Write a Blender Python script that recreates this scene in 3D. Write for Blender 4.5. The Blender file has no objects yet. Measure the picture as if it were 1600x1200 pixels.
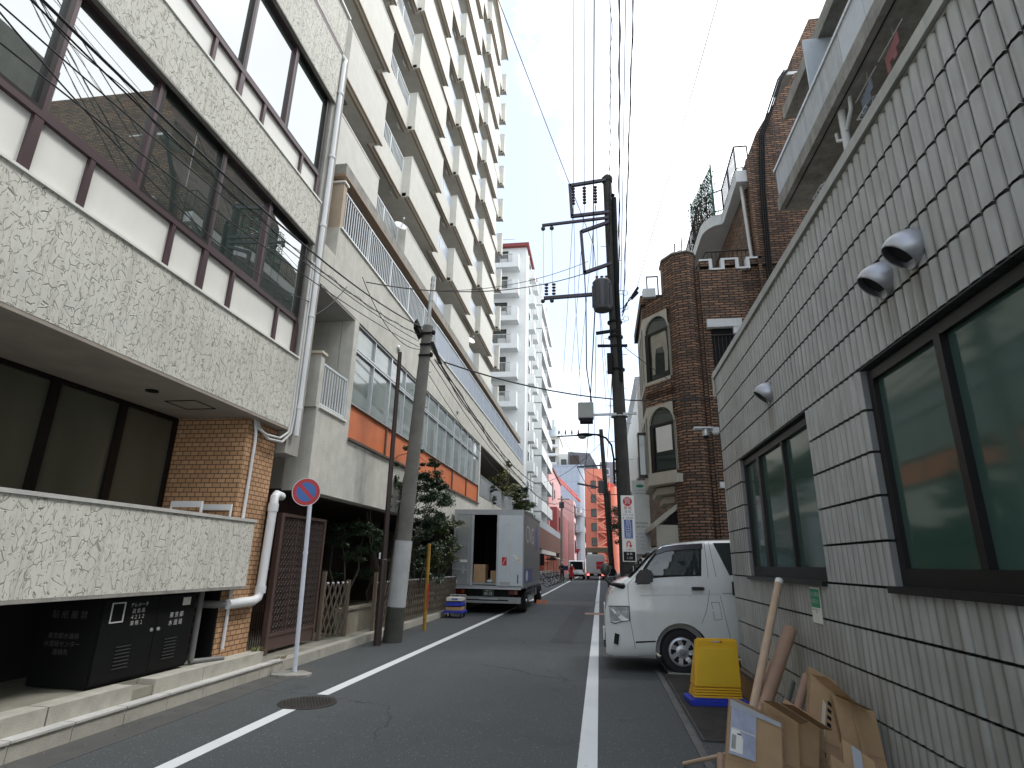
import bpy, bmesh, math, random
from mathutils import Vector, Matrix
random.seed(7)
R = math.radians
sc = bpy.context.scene
COL = sc.collection
# ---------------------------------------------------------------- camera, world, sun
cd = bpy.data.cameras.new('camera'); cam = bpy.data.objects.new('camera', cd); COL.objects.link(cam)
cd.sensor_width = 36.0; cd.lens = 899.3 / 1600 * 36.0
cd.clip_start = 0.05; cd.clip_end = 3000
M = Matrix(((0.98941831, 0.02487147, 0.14294339), (0.14387203, -0.29562026, -0.9444096), (0.0187681, 0.95498171, -0.29607041)))
cam.matrix_world = Matrix.Translation((0, 0, 1.6)) @ M.to_4x4()
sc.camera = cam
SUN_EL, SUN_AZ = R(56), R(62)          # azimuth measured from +Y towards +X
W = bpy.data.worlds.new('World'); sc.world = W; W.use_nodes = True
nt = W.node_tree; nt.nodes.clear()
out = nt.nodes.new('ShaderNodeOutputWorld')
sky = nt.nodes.new('ShaderNodeTexSky'); sky.sky_type = 'NISHITA'; sky.sun_disc = False
sky.sun_elevation = SUN_EL; sky.sun_rotation = SUN_AZ; sky.dust_density = 2.0
b1 = nt.nodes.new('ShaderNodeBackground'); b1.inputs[1].default_value = 0.15
nt.links.new(sky.outputs[0], b1.inputs[0])
b2 = nt.nodes.new('ShaderNodeBackground'); b2.inputs[0].default_value = (0.93, 0.97, 1.0, 1); b2.inputs[1].default_value = 1.3
tc = nt.nodes.new('ShaderNodeTexCoord')
mp = nt.nodes.new('ShaderNodeMapping'); mp.inputs['Scale'].default_value = (1.6, 1.6, 2.6); mp.inputs['Location'].default_value = (0.35, 0.2, 0.1)
nz = nt.nodes.new('ShaderNodeTexNoise'); nz.inputs['Scale'].default_value = 1.7; nz.inputs['Detail'].default_value = 9; nz.inputs['Roughness'].default_value = 0.58
sx = nt.nodes.new('ShaderNodeSeparateXYZ')
ad = nt.nodes.new('ShaderNodeMath'); ad.operation = 'MULTIPLY_ADD'; ad.inputs[1].default_value = 0.42
rp = nt.nodes.new('ShaderNodeValToRGB'); rp.color_ramp.elements[0].position = 0.44; rp.color_ramp.elements[1].position = 0.66
rp.color_ramp.elements[0].color = (.22, .22, .22, 1)
mx = nt.nodes.new('ShaderNodeMixShader')
L = nt.links.new
L(tc.outputs['Generated'], mp.inputs[0]); L(mp.outputs[0], nz.inputs['Vector']); L(tc.outputs['Generated'], sx.inputs[0])
L(sx.outputs['X'], ad.inputs[0]); L(nz.outputs['Fac'], ad.inputs[2]); L(ad.outputs[0], rp.inputs[0])
L(rp.outputs[0], mx.inputs[0]); L(b1.outputs[0], mx.inputs[1]); L(b2.outputs[0], mx.inputs[2]); L(mx.outputs[0], out.inputs[0])
sd = bpy.data.lights.new('sun', 'SUN'); sd.energy = 1.0; sd.angle = R(14); sd.color = (1, .975, .94)
so = bpy.data.objects.new('sun', sd); COL.objects.link(so)
sdir = Vector((math.cos(SUN_EL) * math.sin(SUN_AZ), math.cos(SUN_EL) * math.cos(SUN_AZ), math.sin(SUN_EL)))
so.rotation_euler = sdir.to_track_quat('Z', 'Y').to_euler(); so.location = (20, 20, 60)
vs = sc.view_settings; vs.view_transform = 'Standard'; vs.look = 'None'; vs.gamma = 1; vs.exposure = 0.85; vs.use_curve_mapping = False
sc.cycles.max_bounces = 6; sc.cycles.diffuse_bounces = 4; sc.cycles.glossy_bounces = 3; sc.cycles.transmission_bounces = 3
sc.cycles.use_denoising = True

# ---------------------------------------------------------------- materials
def newmat(name):
    m = bpy.data.materials.new(name); m.use_nodes = True
    n = m.node_tree; b = n.nodes['Principled BSDF']
    return m, n, b
def nd(n, t, **kw):
    x = n.nodes.new(t)
    for k, v in kw.items():
        if k.startswith('i_'): x.inputs[k[2:].replace('_', ' ')].default_value = v
        else: setattr(x, k, v)
    return x
def wallvec(n):
    """object coordinates laid on whichever vertical face: (horizontal, z, 0)"""
    t = nd(n, 'ShaderNodeTexCoord'); s = nd(n, 'ShaderNodeSeparateXYZ'); n.links.new(t.outputs['Object'], s.inputs[0])
    s2 = nd(n, 'ShaderNodeSeparateXYZ'); n.links.new(t.outputs['Normal'], s2.inputs[0])
    a = nd(n, 'ShaderNodeMath', operation='ABSOLUTE'); n.links.new(s2.outputs['X'], a.inputs[0])
    g = nd(n, 'ShaderNodeMath', operation='GREATER_THAN'); n.links.new(a.outputs[0], g.inputs[0]); g.inputs[1].default_value = .6
    m = nd(n, 'ShaderNodeMix'); n.links.new(g.outputs[0], m.inputs[0]); n.links.new(s.outputs['X'], m.inputs[2]); n.links.new(s.outputs['Y'], m.inputs[3])
    c = nd(n, 'ShaderNodeCombineXYZ'); n.links.new(m.outputs[0], c.inputs[0]); n.links.new(s.outputs['Z'], c.inputs[1])
    return c.outputs[0], t
def mixcol(n, fac, a, b, mode='MIX'):
    m = nd(n, 'ShaderNodeMix', data_type='RGBA', blend_type=mode)
    for sock, v in ((m.inputs[0], fac), (m.inputs[6], a), (m.inputs[7], b)):
        if hasattr(v, 'is_output'): n.links.new(v, sock)
        elif isinstance(v, (int, float)): sock.default_value = v
        else: sock.default_value = (*v, 1)
    return m.outputs[2]
def noise(n, vec, scale, detail=4, rough=.5, dist=0):
    x = nd(n, 'ShaderNodeTexNoise'); x.inputs['Scale'].default_value = scale; x.inputs['Detail'].default_value = detail
    x.inputs['Roughness'].default_value = rough; x.inputs['Distortion'].default_value = dist
    n.links.new(vec, x.inputs['Vector']); return x.outputs['Fac']
def ramp(n, v, p0, p1, c0=0., c1=1.):
    r = nd(n, 'ShaderNodeMapRange'); n.links.new(v, r.inputs[0])
    r.inputs[1].default_value = p0; r.inputs[2].default_value = p1; r.inputs[3].default_value = c0; r.inputs[4].default_value = c1
    return r.outputs[0]
def scalev(n, vec, s):
    m = nd(n, 'ShaderNodeMapping'); n.links.new(vec, m.inputs[0]); m.inputs['Scale'].default_value = s; return m.outputs[0]
def bump(n, b, h, strength, dist=.01):
    x = nd(n, 'ShaderNodeBump'); x.inputs['Strength'].default_value = strength; x.inputs['Distance'].default_value = dist
    n.links.new(h, x.inputs['Height']); n.links.new(x.outputs[0], b.inputs['Normal']); return x
def P(name, col, rough=.6, metal=0., var=.12, vscale=3., streak=0., bmp=0., bscale=60., spec=.5, coat=0.):
    m, n, b = newmat(name)
    t = nd(n, 'ShaderNodeTexCoord'); o = t.outputs['Object']
    f = ramp(n, noise(n, o, vscale, 6, .6), .3, .7)
    c = mixcol(n, f, tuple(x * (1 - var) for x in col), tuple(min(1, x * (1 + var)) for x in col))
    if streak:
        s = ramp(n, noise(n, scalev(n, o, (5, 5, .35)), 2.2, 6, .65), .48, .75)
        c = mixcol(n, nd_mul(n, s, streak), c, tuple(x * .35 for x in col))
    n.links.new(c, b.inputs['Base Color'])
    b.inputs['Roughness'].default_value = rough; b.inputs['Metallic'].default_value = metal
    b.inputs['Specular IOR Level'].default_value = spec; b.inputs['Coat Weight'].default_value = coat
    if bmp: bump(n, b, noise(n, o, bscale, 5, .6), bmp)
    return m
def nd_mul(n, v, k):
    m = nd(n, 'ShaderNodeMath', operation='MULTIPLY'); n.links.new(v, m.inputs[0])
    if hasattr(k, 'is_output'): n.links.new(k, m.inputs[1])
    else: m.inputs[1].default_value = k
    return m.outputs[0]
def flat(name, col, rough=.5, metal=0., emit=0.):
    m, n, b = newmat(name); b.inputs['Base Color'].default_value = (*col, 1); b.inputs['Roughness'].default_value = rough; b.inputs['Metallic'].default_value = metal
    if emit: b.inputs['Emission Color'].default_value = (*col, 1); b.inputs['Emission Strength'].default_value = emit
    return m
def glassm(name, col, rough=.03, spec=.6, wave=.0):
    m, n, b = newmat(name); t = nd(n, 'ShaderNodeTexCoord')
    f = noise(n, scalev(n, t.outputs['Object'], (1, 1, .4)), 1.1, 3)
    c = mixcol(n, f, tuple(x * .6 for x in col), tuple(x * 1.4 for x in col)); n.links.new(c, b.inputs['Base Color'])
    b.inputs['Roughness'].default_value = rough; b.inputs['IOR'].default_value = 1.55; b.inputs['Specular IOR Level'].default_value = spec
    if wave: bump(n, b, noise(n, t.outputs['Object'], .8, 2), wave, .05)
    return m
def brick(name, c1, c2, mortar, bw, rh, ms=.008, var=.5, bmp=.6, spots=None):
    m, n, b = newmat(name); v, t = wallvec(n)
    x = nd(n, 'ShaderNodeTexBrick'); n.links.new(v, x.inputs['Vector'])
    x.inputs['Color1'].default_value = (*c1, 1); x.inputs['Color2'].default_value = (*c2, 1); x.inputs['Mortar'].default_value = (*mortar, 1)
    x.inputs['Scale'].default_value = 1; x.inputs['Mortar Size'].default_value = ms; x.inputs['Mortar Smooth'].default_value = .15
    x.inputs['Brick Width'].default_value = bw; x.inputs['Row Height'].default_value = rh; x.inputs['Bias'].default_value = 0
    f = ramp(n, noise(n, v, 1.3, 6, .65), .3, .72)
    c = mixcol(n, f, (1 - var * .6,) * 3, (1 + .0,) * 3)
    n.links.new(mixcol(n, 1.0, x.outputs['Color'], c, 'MULTIPLY'), b.inputs['Base Color'])
    b.inputs['Roughness'].default_value = .75
    inv = nd(n, 'ShaderNodeMath', operation='SUBTRACT'); inv.inputs[0].default_value = 1; n.links.new(x.outputs['Fac'], inv.inputs[1])
    bump(n, b, inv.outputs[0], bmp, .012)
    return m

def trowel_mat():
    m, n, b = newmat('trowelled_stucco'); v, t = wallvec(n)
    nv = nd(n, 'ShaderNodeTexNoise'); nv.inputs['Scale'].default_value = 3.2; nv.inputs['Detail'].default_value = 2; n.links.new(v, nv.inputs['Vector'])
    mx_ = nd(n, 'ShaderNodeVectorMath', operation='MULTIPLY_ADD'); n.links.new(nv.outputs['Color'], mx_.inputs[0]); mx_.inputs[1].default_value = (.22, .22, 0); n.links.new(v, mx_.inputs[2])
    vo = nd(n, 'ShaderNodeTexVoronoi', feature='DISTANCE_TO_EDGE'); vo.inputs['Scale'].default_value = 10
    n.links.new(scalev(n, mx_.outputs[0], (1.25, .62, 1)), vo.inputs['Vector'])
    edge = ramp(n, vo.outputs['Distance'], .004, .034, 1, 0)
    gate = ramp(n, noise(n, v, 11, 2, .5), .45, .53)
    mark = nd_mul(n, edge, gate)
    vo2 = nd(n, 'ShaderNodeTexVoronoi', feature='DISTANCE_TO_EDGE'); vo2.inputs['Scale'].default_value = 14
    n.links.new(scalev(n, mx_.outputs[0], (1.3, .75, 1)), vo2.inputs['Vector'])
    e2 = ramp(n, vo2.outputs['Distance'], .004, .05, 1, 0); g2 = ramp(n, noise(n, v, 17, 2), .52, .58); m2 = nd_mul(n, e2, g2)
    base = mixcol(n, ramp(n, noise(n, v, 1.2, 6, .6), .3, .7), (.62, .61, .545), (.72, .71, .645))
    st = ramp(n, noise(n, scalev(n, v, (9, .35, 1)), 1.6, 6, .65), .48, .74, 0, .55)
    base = mixcol(n, st, base, (.36, .34, .29))
    mk = nd(n, 'ShaderNodeMath', operation='MAXIMUM'); n.links.new(mark, mk.inputs[0]); n.links.new(m2, mk.inputs[1])
    c = mixcol(n, nd_mul(n, mk.outputs[0], .62), base, (.17, .15, .12))  # trowel marks: relief shadow painted dark into the colour, with dirt in the grooves
    n.links.new(c, b.inputs['Base Color']); b.inputs['Roughness'].default_value = .85
    vc = nd(n, 'ShaderNodeTexVoronoi'); vc.inputs['Scale'].default_value = 7.5; n.links.new(scalev(n, mx_.outputs[0], (1.15, .8, 1)), vc.inputs['Vector'])
    sp = nd(n, 'ShaderNodeSeparateXYZ'); n.links.new(vc.outputs['Color'], sp.inputs[0])
    h = nd(n, 'ShaderNodeMath', operation='MULTIPLY_ADD'); n.links.new(mk.outputs[0], h.inputs[0]); h.inputs[1].default_value = -.8; n.links.new(sp.outputs[0], h.inputs[2])
    bump(n, b, h.outputs[0], .75, .014)
    return m
def asphalt_mat():
    m, n, b = newmat('asphalt'); t = nd(n, 'ShaderNodeTexCoord'); o = t.outputs['Object']
    a = noise(n, o, .35, 6, .6); c = mixcol(n, ramp(n, a, .3, .7), (.036, .043, .045), (.056, .064, .066))
    w = ramp(n, noise(n, scalev(n, o, (1.2, .12, 1)), 1.5, 5, .6), .45, .75, 0, .5)
    c = mixcol(n, w, c, (.032, .037, .039))
    g = noise(n, o, 110, 3, .7); c = mixcol(n, ramp(n, g, .45, .75, 0, .8), c, (.20, .205, .20))
    vo = nd(n, 'ShaderNodeTexVoronoi'); vo.inputs['Scale'].default_value = 9; n.links.new(o, vo.inputs['Vector'])
    sp = ramp(n, vo.outputs['Distance'], .02, .035, 1, 0); c = mixcol(n, nd_mul(n, sp, .8), c, (.4, .4, .38))
    v2 = nd(n, 'ShaderNodeTexVoronoi'); v2.inputs['Scale'].default_value = 38; n.links.new(o, v2.inputs['Vector'])
    s2 = ramp(n, v2.outputs['Distance'], .16, .30, 1, 0); sc2 = nd(n, 'ShaderNodeSeparateXYZ'); n.links.new(v2.outputs['Color'], sc2.inputs[0]); gt = ramp(n, sc2.outputs[0], .72, .78); c = mixcol(n, nd_mul(n, nd_mul(n, s2, gt), .8), c, (.26, .26, .25))
    v3 = nd(n, 'ShaderNodeTexVoronoi', feature='DISTANCE_TO_EDGE'); v3.inputs['Scale'].default_value = .33; wn = nd(n, 'ShaderNodeTexNoise'); wn.inputs['Scale'].default_value = 2.5; wn.inputs['Detail'].default_value = 6; n.links.new(o, wn.inputs['Vector'])
    wv = nd(n, 'ShaderNodeVectorMath', operation='MULTIPLY_ADD'); n.links.new(wn.outputs['Color'], wv.inputs[0]); wv.inputs[1].default_value = (.5, .5, 0); n.links.new(o, wv.inputs[2]); n.links.new(wv.outputs[0], v3.inputs['Vector'])
    ck = nd_mul(n, ramp(n, v3.outputs['Distance'], .0015, .004, 1, 0), ramp(n, noise(n, o, .4, 2), .5, .56)); c = mixcol(n, nd_mul(n, ck, .75), c, (.018, .018, .018))
    oil = ramp(n, noise(n, o, 1.1, 4, .7), .60, .74, 0, .45); c = mixcol(n, oil, c, (.026, .028, .03))
    n.links.new(c, b.inputs['Base Color']); b.inputs['Roughness'].default_value = .82
    bump(n, b, g, .5, .006); return m
def paint_mat():
    m, n, b = newmat('road_paint'); t = nd(n, 'ShaderNodeTexCoord'); o = t.outputs['Object']
    f = ramp(n, noise(n, o, 22, 6, .75), .26, .40); c = mixcol(n, f, (.30, .31, .31), (.76, .78, .78))
    c = mixcol(n, ramp(n, noise(n, o, 1.2, 3), .4, .8, 0, .3), c, (.5, .51, .5))
    n.links.new(c, b.inputs['Base Color']); b.inputs['Roughness'].default_value = .7; return m
JOFF = 0.0
def tile_mat():
    m, n, b = newmat('glazed_tile'); t = nd(n, 'ShaderNodeTexCoord'); o = t.outputs['Object']
    c = mixcol(n, ramp(n, noise(n, o, 1.4, 5, .6), .3, .7), (.43, .44, .43), (.54, .555, .545))
    tn = noise(n, scalev(n, o, (1, 10.08, 3.3)), 1.0, 1)
    c = mixcol(n, ramp(n, tn, .35, .65, 0, .5), c, (.36, .365, .35))
    s = ramp(n, noise(n, scalev(n, o, (1, 5, .6)), 1.3, 4, .6), .50, .75, 0, .38); c = mixcol(n, s, c, (.20, .18, .14))
    sz = nd(n, 'ShaderNodeSeparateXYZ'); n.links.new(o, sz.inputs[0])
    # soot lines along the upright joints (tile pitch .0995 m)
    fy = nd(n, 'ShaderNodeMath', operation='PINGPONG'); fy.inputs[1].default_value = .04975
    sh = nd(n, 'ShaderNodeMath', operation='ADD'); n.links.new(sz.outputs['Y'], sh.inputs[0]); sh.inputs[1].default_value = 8.0 + JOFF; n.links.new(sh.outputs[0], fy.inputs[0])
    j = ramp(n, fy.outputs[0], .0, .014, 1, 0); jn = ramp(n, noise(n, scalev(n, o, (1, 9, .8)), 1.3, 4), .3, .62, .25, 1); c = mixcol(n, nd_mul(n, nd_mul(n, j, jn), .8), c, (.075, .068, .052))
    # soot runs from each course down, and grime close to the ground
    d = ramp(n, sz.outputs['Z'], 0, 1.4, .55, 0); c = mixcol(n, nd_mul(n, d, ramp(n, noise(n, o, 3, 5), .35, .65)), c, (.16, .15, .12))
    for cy in (2.45, -.27, -.62):      # rust and soot runs under the vent hoods
        ds = nd(n, 'ShaderNodeMath', operation='SUBTRACT'); n.links.new(sz.outputs['Y'], ds.inputs[0]); ds.inputs[1].default_value = cy
        da = nd(n, 'ShaderNodeMath', operation='ABSOLUTE'); n.links.new(ds.outputs[0], da.inputs[0])
        m1 = nd_mul(n, ramp(n, da.outputs[0], .03, .16, 1, 0), ramp(n, sz.outputs['Z'], 2.9, 3.3, .45, 1)); m1 = nd_mul(n, m1, ramp(n, sz.outputs['Z'], 3.62, 3.5, 0, 1))
        c = mixcol(n, nd_mul(n, nd_mul(n, m1, ramp(n, noise(n, scalev(n, o, (1, 14, .6)), 1.5, 4), .3, .6, .4, 1)), .75), c, (.12, .095, .06))
    st = ramp(n, noise(n, o, .55, 5, .7), .46, .7, 0, .5); c = mixcol(n, st, c, (.25, .235, .20))
    n.links.new(c, b.inputs['Base Color']); b.inputs['Roughness'].default_value = .24; b.inputs['Specular IOR Level'].default_value = .7
    bump(n, b, noise(n, o, 30, 3), .12, .004); return m
def leaf_mat(name, c1, c2):
    m, n, b = newmat(name); t = nd(n, 'ShaderNodeTexCoord')
    f = noise(n, t.outputs['Object'], 6, 3); c = mixcol(n, ramp(n, f, .3, .7), c1, c2)
    n.links.new(c, b.inputs['Base Color']); b.inputs['Roughness'].default_value = .42; return m

TROWEL = trowel_mat(); ASPH = asphalt_mat(); PAINT = paint_mat(); TILE = tile_mat()
STUC = P('beige_stucco', (.58, .57, .515), .9, streak=.25, bmp=.9, bscale=38)
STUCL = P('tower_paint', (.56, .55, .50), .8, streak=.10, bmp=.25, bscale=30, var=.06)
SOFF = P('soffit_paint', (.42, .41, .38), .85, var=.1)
BRTRIM = flat('tan_trim', (.30, .215, .145), .6)
DKFR = flat('dark_bronze_frame', (.022, .018, .017), .35, .6)
PURP = flat('maroon_frame', (.075, .045, .05), .35, .3)
BRNZ = P('bronze_metal', (.13, .09, .075), .45, .2)
WPANEL = P('white_panel', (.80, .79, .74), .35, var=.03, streak=.05)
GLASS = glassm('dark_window_glass', (.022, .030, .028), .03, .5)
GLASSR = glassm('reflective_glass', (.045, .065, .058), .012, 1.0); GLASSR.node_tree.nodes['Principled BSDF'].inputs['IOR'].default_value = 2.7
GLCURT = glassm('curtained_glass', (.115, .115, .085), .06, .5)
GLFROST = glassm('frosted_glass', (.055, .105, .088), .07, .55, .03)
GLPALE = glassm('pale_glass', (.25, .29, .275), .05, .7)
ORTILE = brick('orange_tile', (.50, .285, .14), (.62, .37, .20), (.14, .08, .055), .125, .066, .007, .35, .5)
DKBRICK = brick('dark_roman_brick', (.14, .080, .050), (.44, .23, .125), (.030, .025, .022), .30, .082, .020, .6, .9)
CONC = P('concrete', (.36, .35, .32), .85, streak=.25, bmp=.4, bscale=25)
CONCD = P('stained_concrete', (.30, .29, .26), .9, var=.3, streak=.45, bmp=.5, bscale=18)
KERB = P('kerb_stone', (.44, .42, .36), .85, var=.16, vscale=5, bmp=.6, bscale=80)
KERBL = P('worn_light_kerb', (.52, .51, .48), .8, var=.12, vscale=4, bmp=.5, bscale=70)
TERR = P('terrace_concrete', (.27, .26, .21), .9, var=.3, vscale=2.2, bmp=.4)
DIRT = P('damp_soil', (.09, .075, .05), .95, var=.3, bmp=.8, bscale=30)
BLACKM = P('black_painted_steel', (.006, .0065, .0065), .6, var=.2, spec=.2)
BLACK = flat('black', (.005, .005, .005), .8)
WHITEP = P('white_paint', (.72, .73, .74), .45, var=.05)
WHITET = flat('white_lettering', (.62, .62, .60), .6)
PVC = P('grey_pvc', (.62, .62, .60), .4, var=.06)
ALU = P('aluminium', (.55, .56, .57), .35, .6, var=.08)
RAIL = P('painted_railing', (.66, .70, .72), .45, var=.05)
BLUEP = P('pale_blue_panel', (.42, .47, .55), .35, var=.06)
ORPANEL = P('orange_panel', (.72, .20, .07), .45, var=.08, streak=.12)
GALV = P('galvanised_steel', (.42, .43, .43), .45, .4, var=.12)
POLEC = P('pole_concrete', (.15, .145, .13), .8, var=.2, bmp=.4, bscale=40)
POLED = P('dark_pole', (.035, .033, .03), .75, var=.3, bmp=.4, bscale=50)
POLEW = P('pale_pole_sleeve', (.42, .43, .43), .6, var=.12, streak=.2)
WIRE = flat('black_cable', (.012, .012, .014), .6)
BROWND = P('dark_brown_paint', (.035, .022, .018), .5, var=.2)
BROWNG = P('brown_gate_paint', (.10, .062, .055), .45, var=.15)
BAMB = P('weathered_lattice', (.13, .105, .08), .7, var=.25, vscale=8)
YEL = P('yellow_plastic', (.80, .46, .02), .38, var=.05)
BLU = P('blue_plastic', (.035, .06, .50), .35, var=.08)
CARD = P('cardboard', (.42, .275, .15), .8, var=.1, vscale=4, bmp=.15, bscale=50)
CARDD = P('cardboard_edge', (.33, .22, .125), .85, var=.2, vscale=30)
CARDT = P('cardboard_tube', (.50, .36, .25), .7, var=.08, vscale=10)
TAPE = flat('clear_tape', (.40, .42, .46), .15)
RED = flat('red_paint', (.55, .02, .03), .4)
BLUEPT = flat('blue_paint', (.03, .10, .42), .4)
GRN = flat('green_print', (.02, .28, .15), .5)
TYRE = P('tyre_rubber', (.014, .014, .015), .8, var=.2)
VANW = P('van_white_paint', (.74, .76, .745), .2, var=.03, streak=.06, coat=.8)
PLASB = P('black_plastic', (.018, .018, .02), .35, var=.1)
RIM = P('silver_hubcap', (.52, .54, .56), .3, .5, var=.05)
HEAD = flat('headlamp_glass', (.55, .57, .58), .08, .3)
TRUCKG = P('truck_grey_panel', (.33, .35, .355), .35, .3, var=.07, streak=.15)
TRUCKW = P('truck_pale_door', (.56, .61, .65), .35, .1, var=.04, streak=.05)
MATG = P('ribbed_steel_plate', (.07, .062, .058), .7, var=.25, bmp=.4, bscale=60)
BARK = P('bark', (.07, .055, .04), .9, var=.3, bmp=.6)
LEAFD = leaf_mat('dark_glossy_leaves', (.022, .048, .022), (.065, .105, .05))
LEAFM = leaf_mat('mid_green_leaves', (.05, .085, .03), (.11, .14, .05))
LEAFO = leaf_mat('olive_leaves', (.10, .12, .03), (.20, .19, .06))
SKIN = flat('skin', (.5, .33, .25), .5)

# ---------------------------------------------------------------- geometry helpers
class MB:
    def __init__(s): s.v = []; s.f = []
    def quad(s, *p):
        i = len(s.v); s.v += [tuple(q) for q in p]; s.f.append(tuple(range(i, i + len(p)))); return s
    def box(s, x0, x1, y0, y1, z0, z1):
        i = len(s.v); s.v += [(x, y, z) for z in (z0, z1) for y in (y0, y1) for x in (x0, x1)]
        s.f += [tuple(i + k for k in q) for q in ((0, 2, 3, 1), (4, 5, 7, 6), (0, 1, 5, 4), (2, 6, 7, 3), (0, 4, 6, 2), (1, 3, 7, 5))]; return s
    def obox(s, c, ax, ay, az):
        """oriented box: centre and three half-axis vectors"""
        c, ax, ay, az = map(Vector, (c, ax, ay, az)); i = len(s.v)
        s.v += [tuple(c + ax * a + ay * b + az * d) for d in (-1, 1) for b in (-1, 1) for a in (-1, 1)]
        s.f += [tuple(i + k for k in q) for q in ((0, 2, 3, 1), (4, 5, 7, 6), (0, 1, 5, 4), (2, 6, 7, 3), (0, 4, 6, 2), (1, 3, 7, 5))]; return s
    def prism(s, poly, axis, a0, a1):
        """poly 2-D, extruded along axis: 'x' poly=(y,z), 'y' poly=(x,z), 'z' poly=(x,y)"""
        i = len(s.v); n = len(poly)
        mk = {'x': lambda p, a: (a, p[0], p[1]), 'y': lambda p, a: (p[0], a, p[1]), 'z': lambda p, a: (p[0], p[1], a)}[axis]
        s.v += [mk(p, a0) for p in poly] + [mk(p, a1) for p in poly]
        s.f.append(tuple(range(i, i + n))[::-1]); s.f.append(tuple(range(i + n, i + 2 * n)))
        for k in range(n): s.f.append((i + k, i + (k + 1) % n, i + n + (k + 1) % n, i + n + k))
        return s
    def tube(s, pts, r, n=8, caps=True):
        pts = [Vector(p) for p in pts]; rs = r if isinstance(r, (list, tuple)) else [r] * len(pts)
        i = len(s.v); m = len(pts); up = None
        for k, p in enumerate(pts):
            t = (pts[min(k + 1, m - 1)] - pts[max(k - 1, 0)]).normalized()
            if up is None or abs(up.dot(t)) > .97: up = Vector((0, 0, 1)) if abs(t.z) < .9 else Vector((1, 0, 0))
            a = t.cross(up).normalized(); b = t.cross(a).normalized(); up = up - t * up.dot(t); up.normalize()
            for j in range(n):
                q = 2 * math.pi * j / n; s.v.append(tuple(p + (a * math.cos(q) + b * math.sin(q)) * rs[k]))
        for k in range(m - 1):
            for j in range(n):
                s.f.append((i + k * n + j, i + k * n + (j + 1) % n, i + (k + 1) * n + (j + 1) % n, i + (k + 1) * n + j))
        if caps: s.f.append(tuple(i + j for j in range(n))[::-1]); s.f.append(tuple(i + (m - 1) * n + j for j in range(n)))
        return s
    def disc(s, c, nrm, r, n=24):
        c = Vector(c); nrm = Vector(nrm).normalized(); a = nrm.orthogonal().normalized(); b = nrm.cross(a)
        i = len(s.v); s.v += [tuple(c + (a * math.cos(2 * math.pi * k / n) + b * math.sin(2 * math.pi * k / n)) * r) for k in range(n)]
        s.f.append(tuple(range(i, i + n))); return s
    def lathe(s, prof, c, axis='z', n=24):
        i = len(s.v); c = Vector(c); m = len(prof)
        for r, h in prof:
            for k in range(n):
                a = 2 * math.pi * k / n; p, q = r * math.cos(a), r * math.sin(a)
                s.v.append(tuple(c + Vector({'z': (p, q, h), 'y': (p, h, q), 'x': (h, p, q)}[axis])))
        for k in range(m - 1):
            for j in range(n): s.f.append((i + k * n + j, i + k * n + (j + 1) % n, i + (k + 1) * n + (j + 1) % n, i + (k + 1) * n + j))
        s.f.append(tuple(i + j for j in range(n))[::-1]); s.f.append(tuple(i + (m - 1) * n + j for j in range(n)))
        return s
    def blob(s, c, r, seed=0, n=10, m=7):
        i = len(s.v); c = Vector(c); rr = r if isinstance(r, (tuple, list)) else (r, r, r)
        for a in range(m + 1):
            t = math.pi * a / m
            for k in range(n):
                u = 2 * math.pi * k / n; s.v.append((c.x + rr[0] * math.sin(t) * math.cos(u), c.y + rr[1] * math.sin(t) * math.sin(u), c.z + rr[2] * math.cos(t)))
        for a in range(m):
            for k in range(n): s.f.append((i + a * n + k, i + a * n + (k + 1) % n, i + (a + 1) * n + (k + 1) % n, i + (a + 1) * n + k))
        return s
    def build(s, name, mat, parent=None, smooth=False, bev=0, label=None):
        me = bpy.data.meshes.new(name); off = wloc(parent) if parent else Vector((0, 0, 0))
        me.from_pydata([(a - off.x, b - off.y, c - off.z) for a, b, c in s.v], [], s.f); me.validate(); 
        bm = bmesh.new(); bm.from_mesh(me); bmesh.ops.recalc_face_normals(bm, faces=bm.faces)
        if bev: bmesh.ops.bevel(bm, geom=list(bm.edges), offset=bev, segments=2, affect='EDGES', clamp_overlap=True)
        bm.to_mesh(me); bm.free()
        me.materials.append(mat); o = bpy.data.objects.new(name, me); COL.objects.link(o)
        if parent: o.parent = parent
        if smooth:
            for p in me.polygons: p.use_smooth = True
            me.set_sharp_from_angle(angle=R(38))
        if label: o['label'] = label
        return o
def wloc(o):
    v = Vector((0, 0, 0))
    while o is not None: v += o.location; o = o.parent
    return v
def thing(name, label, cat, loc=(0, 0, 0), group=None, kind=None):
    o = bpy.data.objects.new(name, None); COL.objects.link(o); o.location = loc; o.empty_display_size = .2
    return tag(o, label, cat, group, kind)
def tag(o, label=None, cat=None, group=None, kind=None):
    if label: o['label'] = label
    if cat: o['category'] = cat
    if group: o['group'] = group
    if kind: o['kind'] = kind
    return o
def struct(name, mb, mat, label=None):
    o = mb.build(name, mat); o['kind'] = 'structure'
    if label: o['label'] = label
    return o
def copy_tree(o, parent=None):
    c = o.copy(); COL.objects.link(c); c.parent = parent
    for ch in list(o.children): copy_tree(ch, c)
    return c
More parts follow.
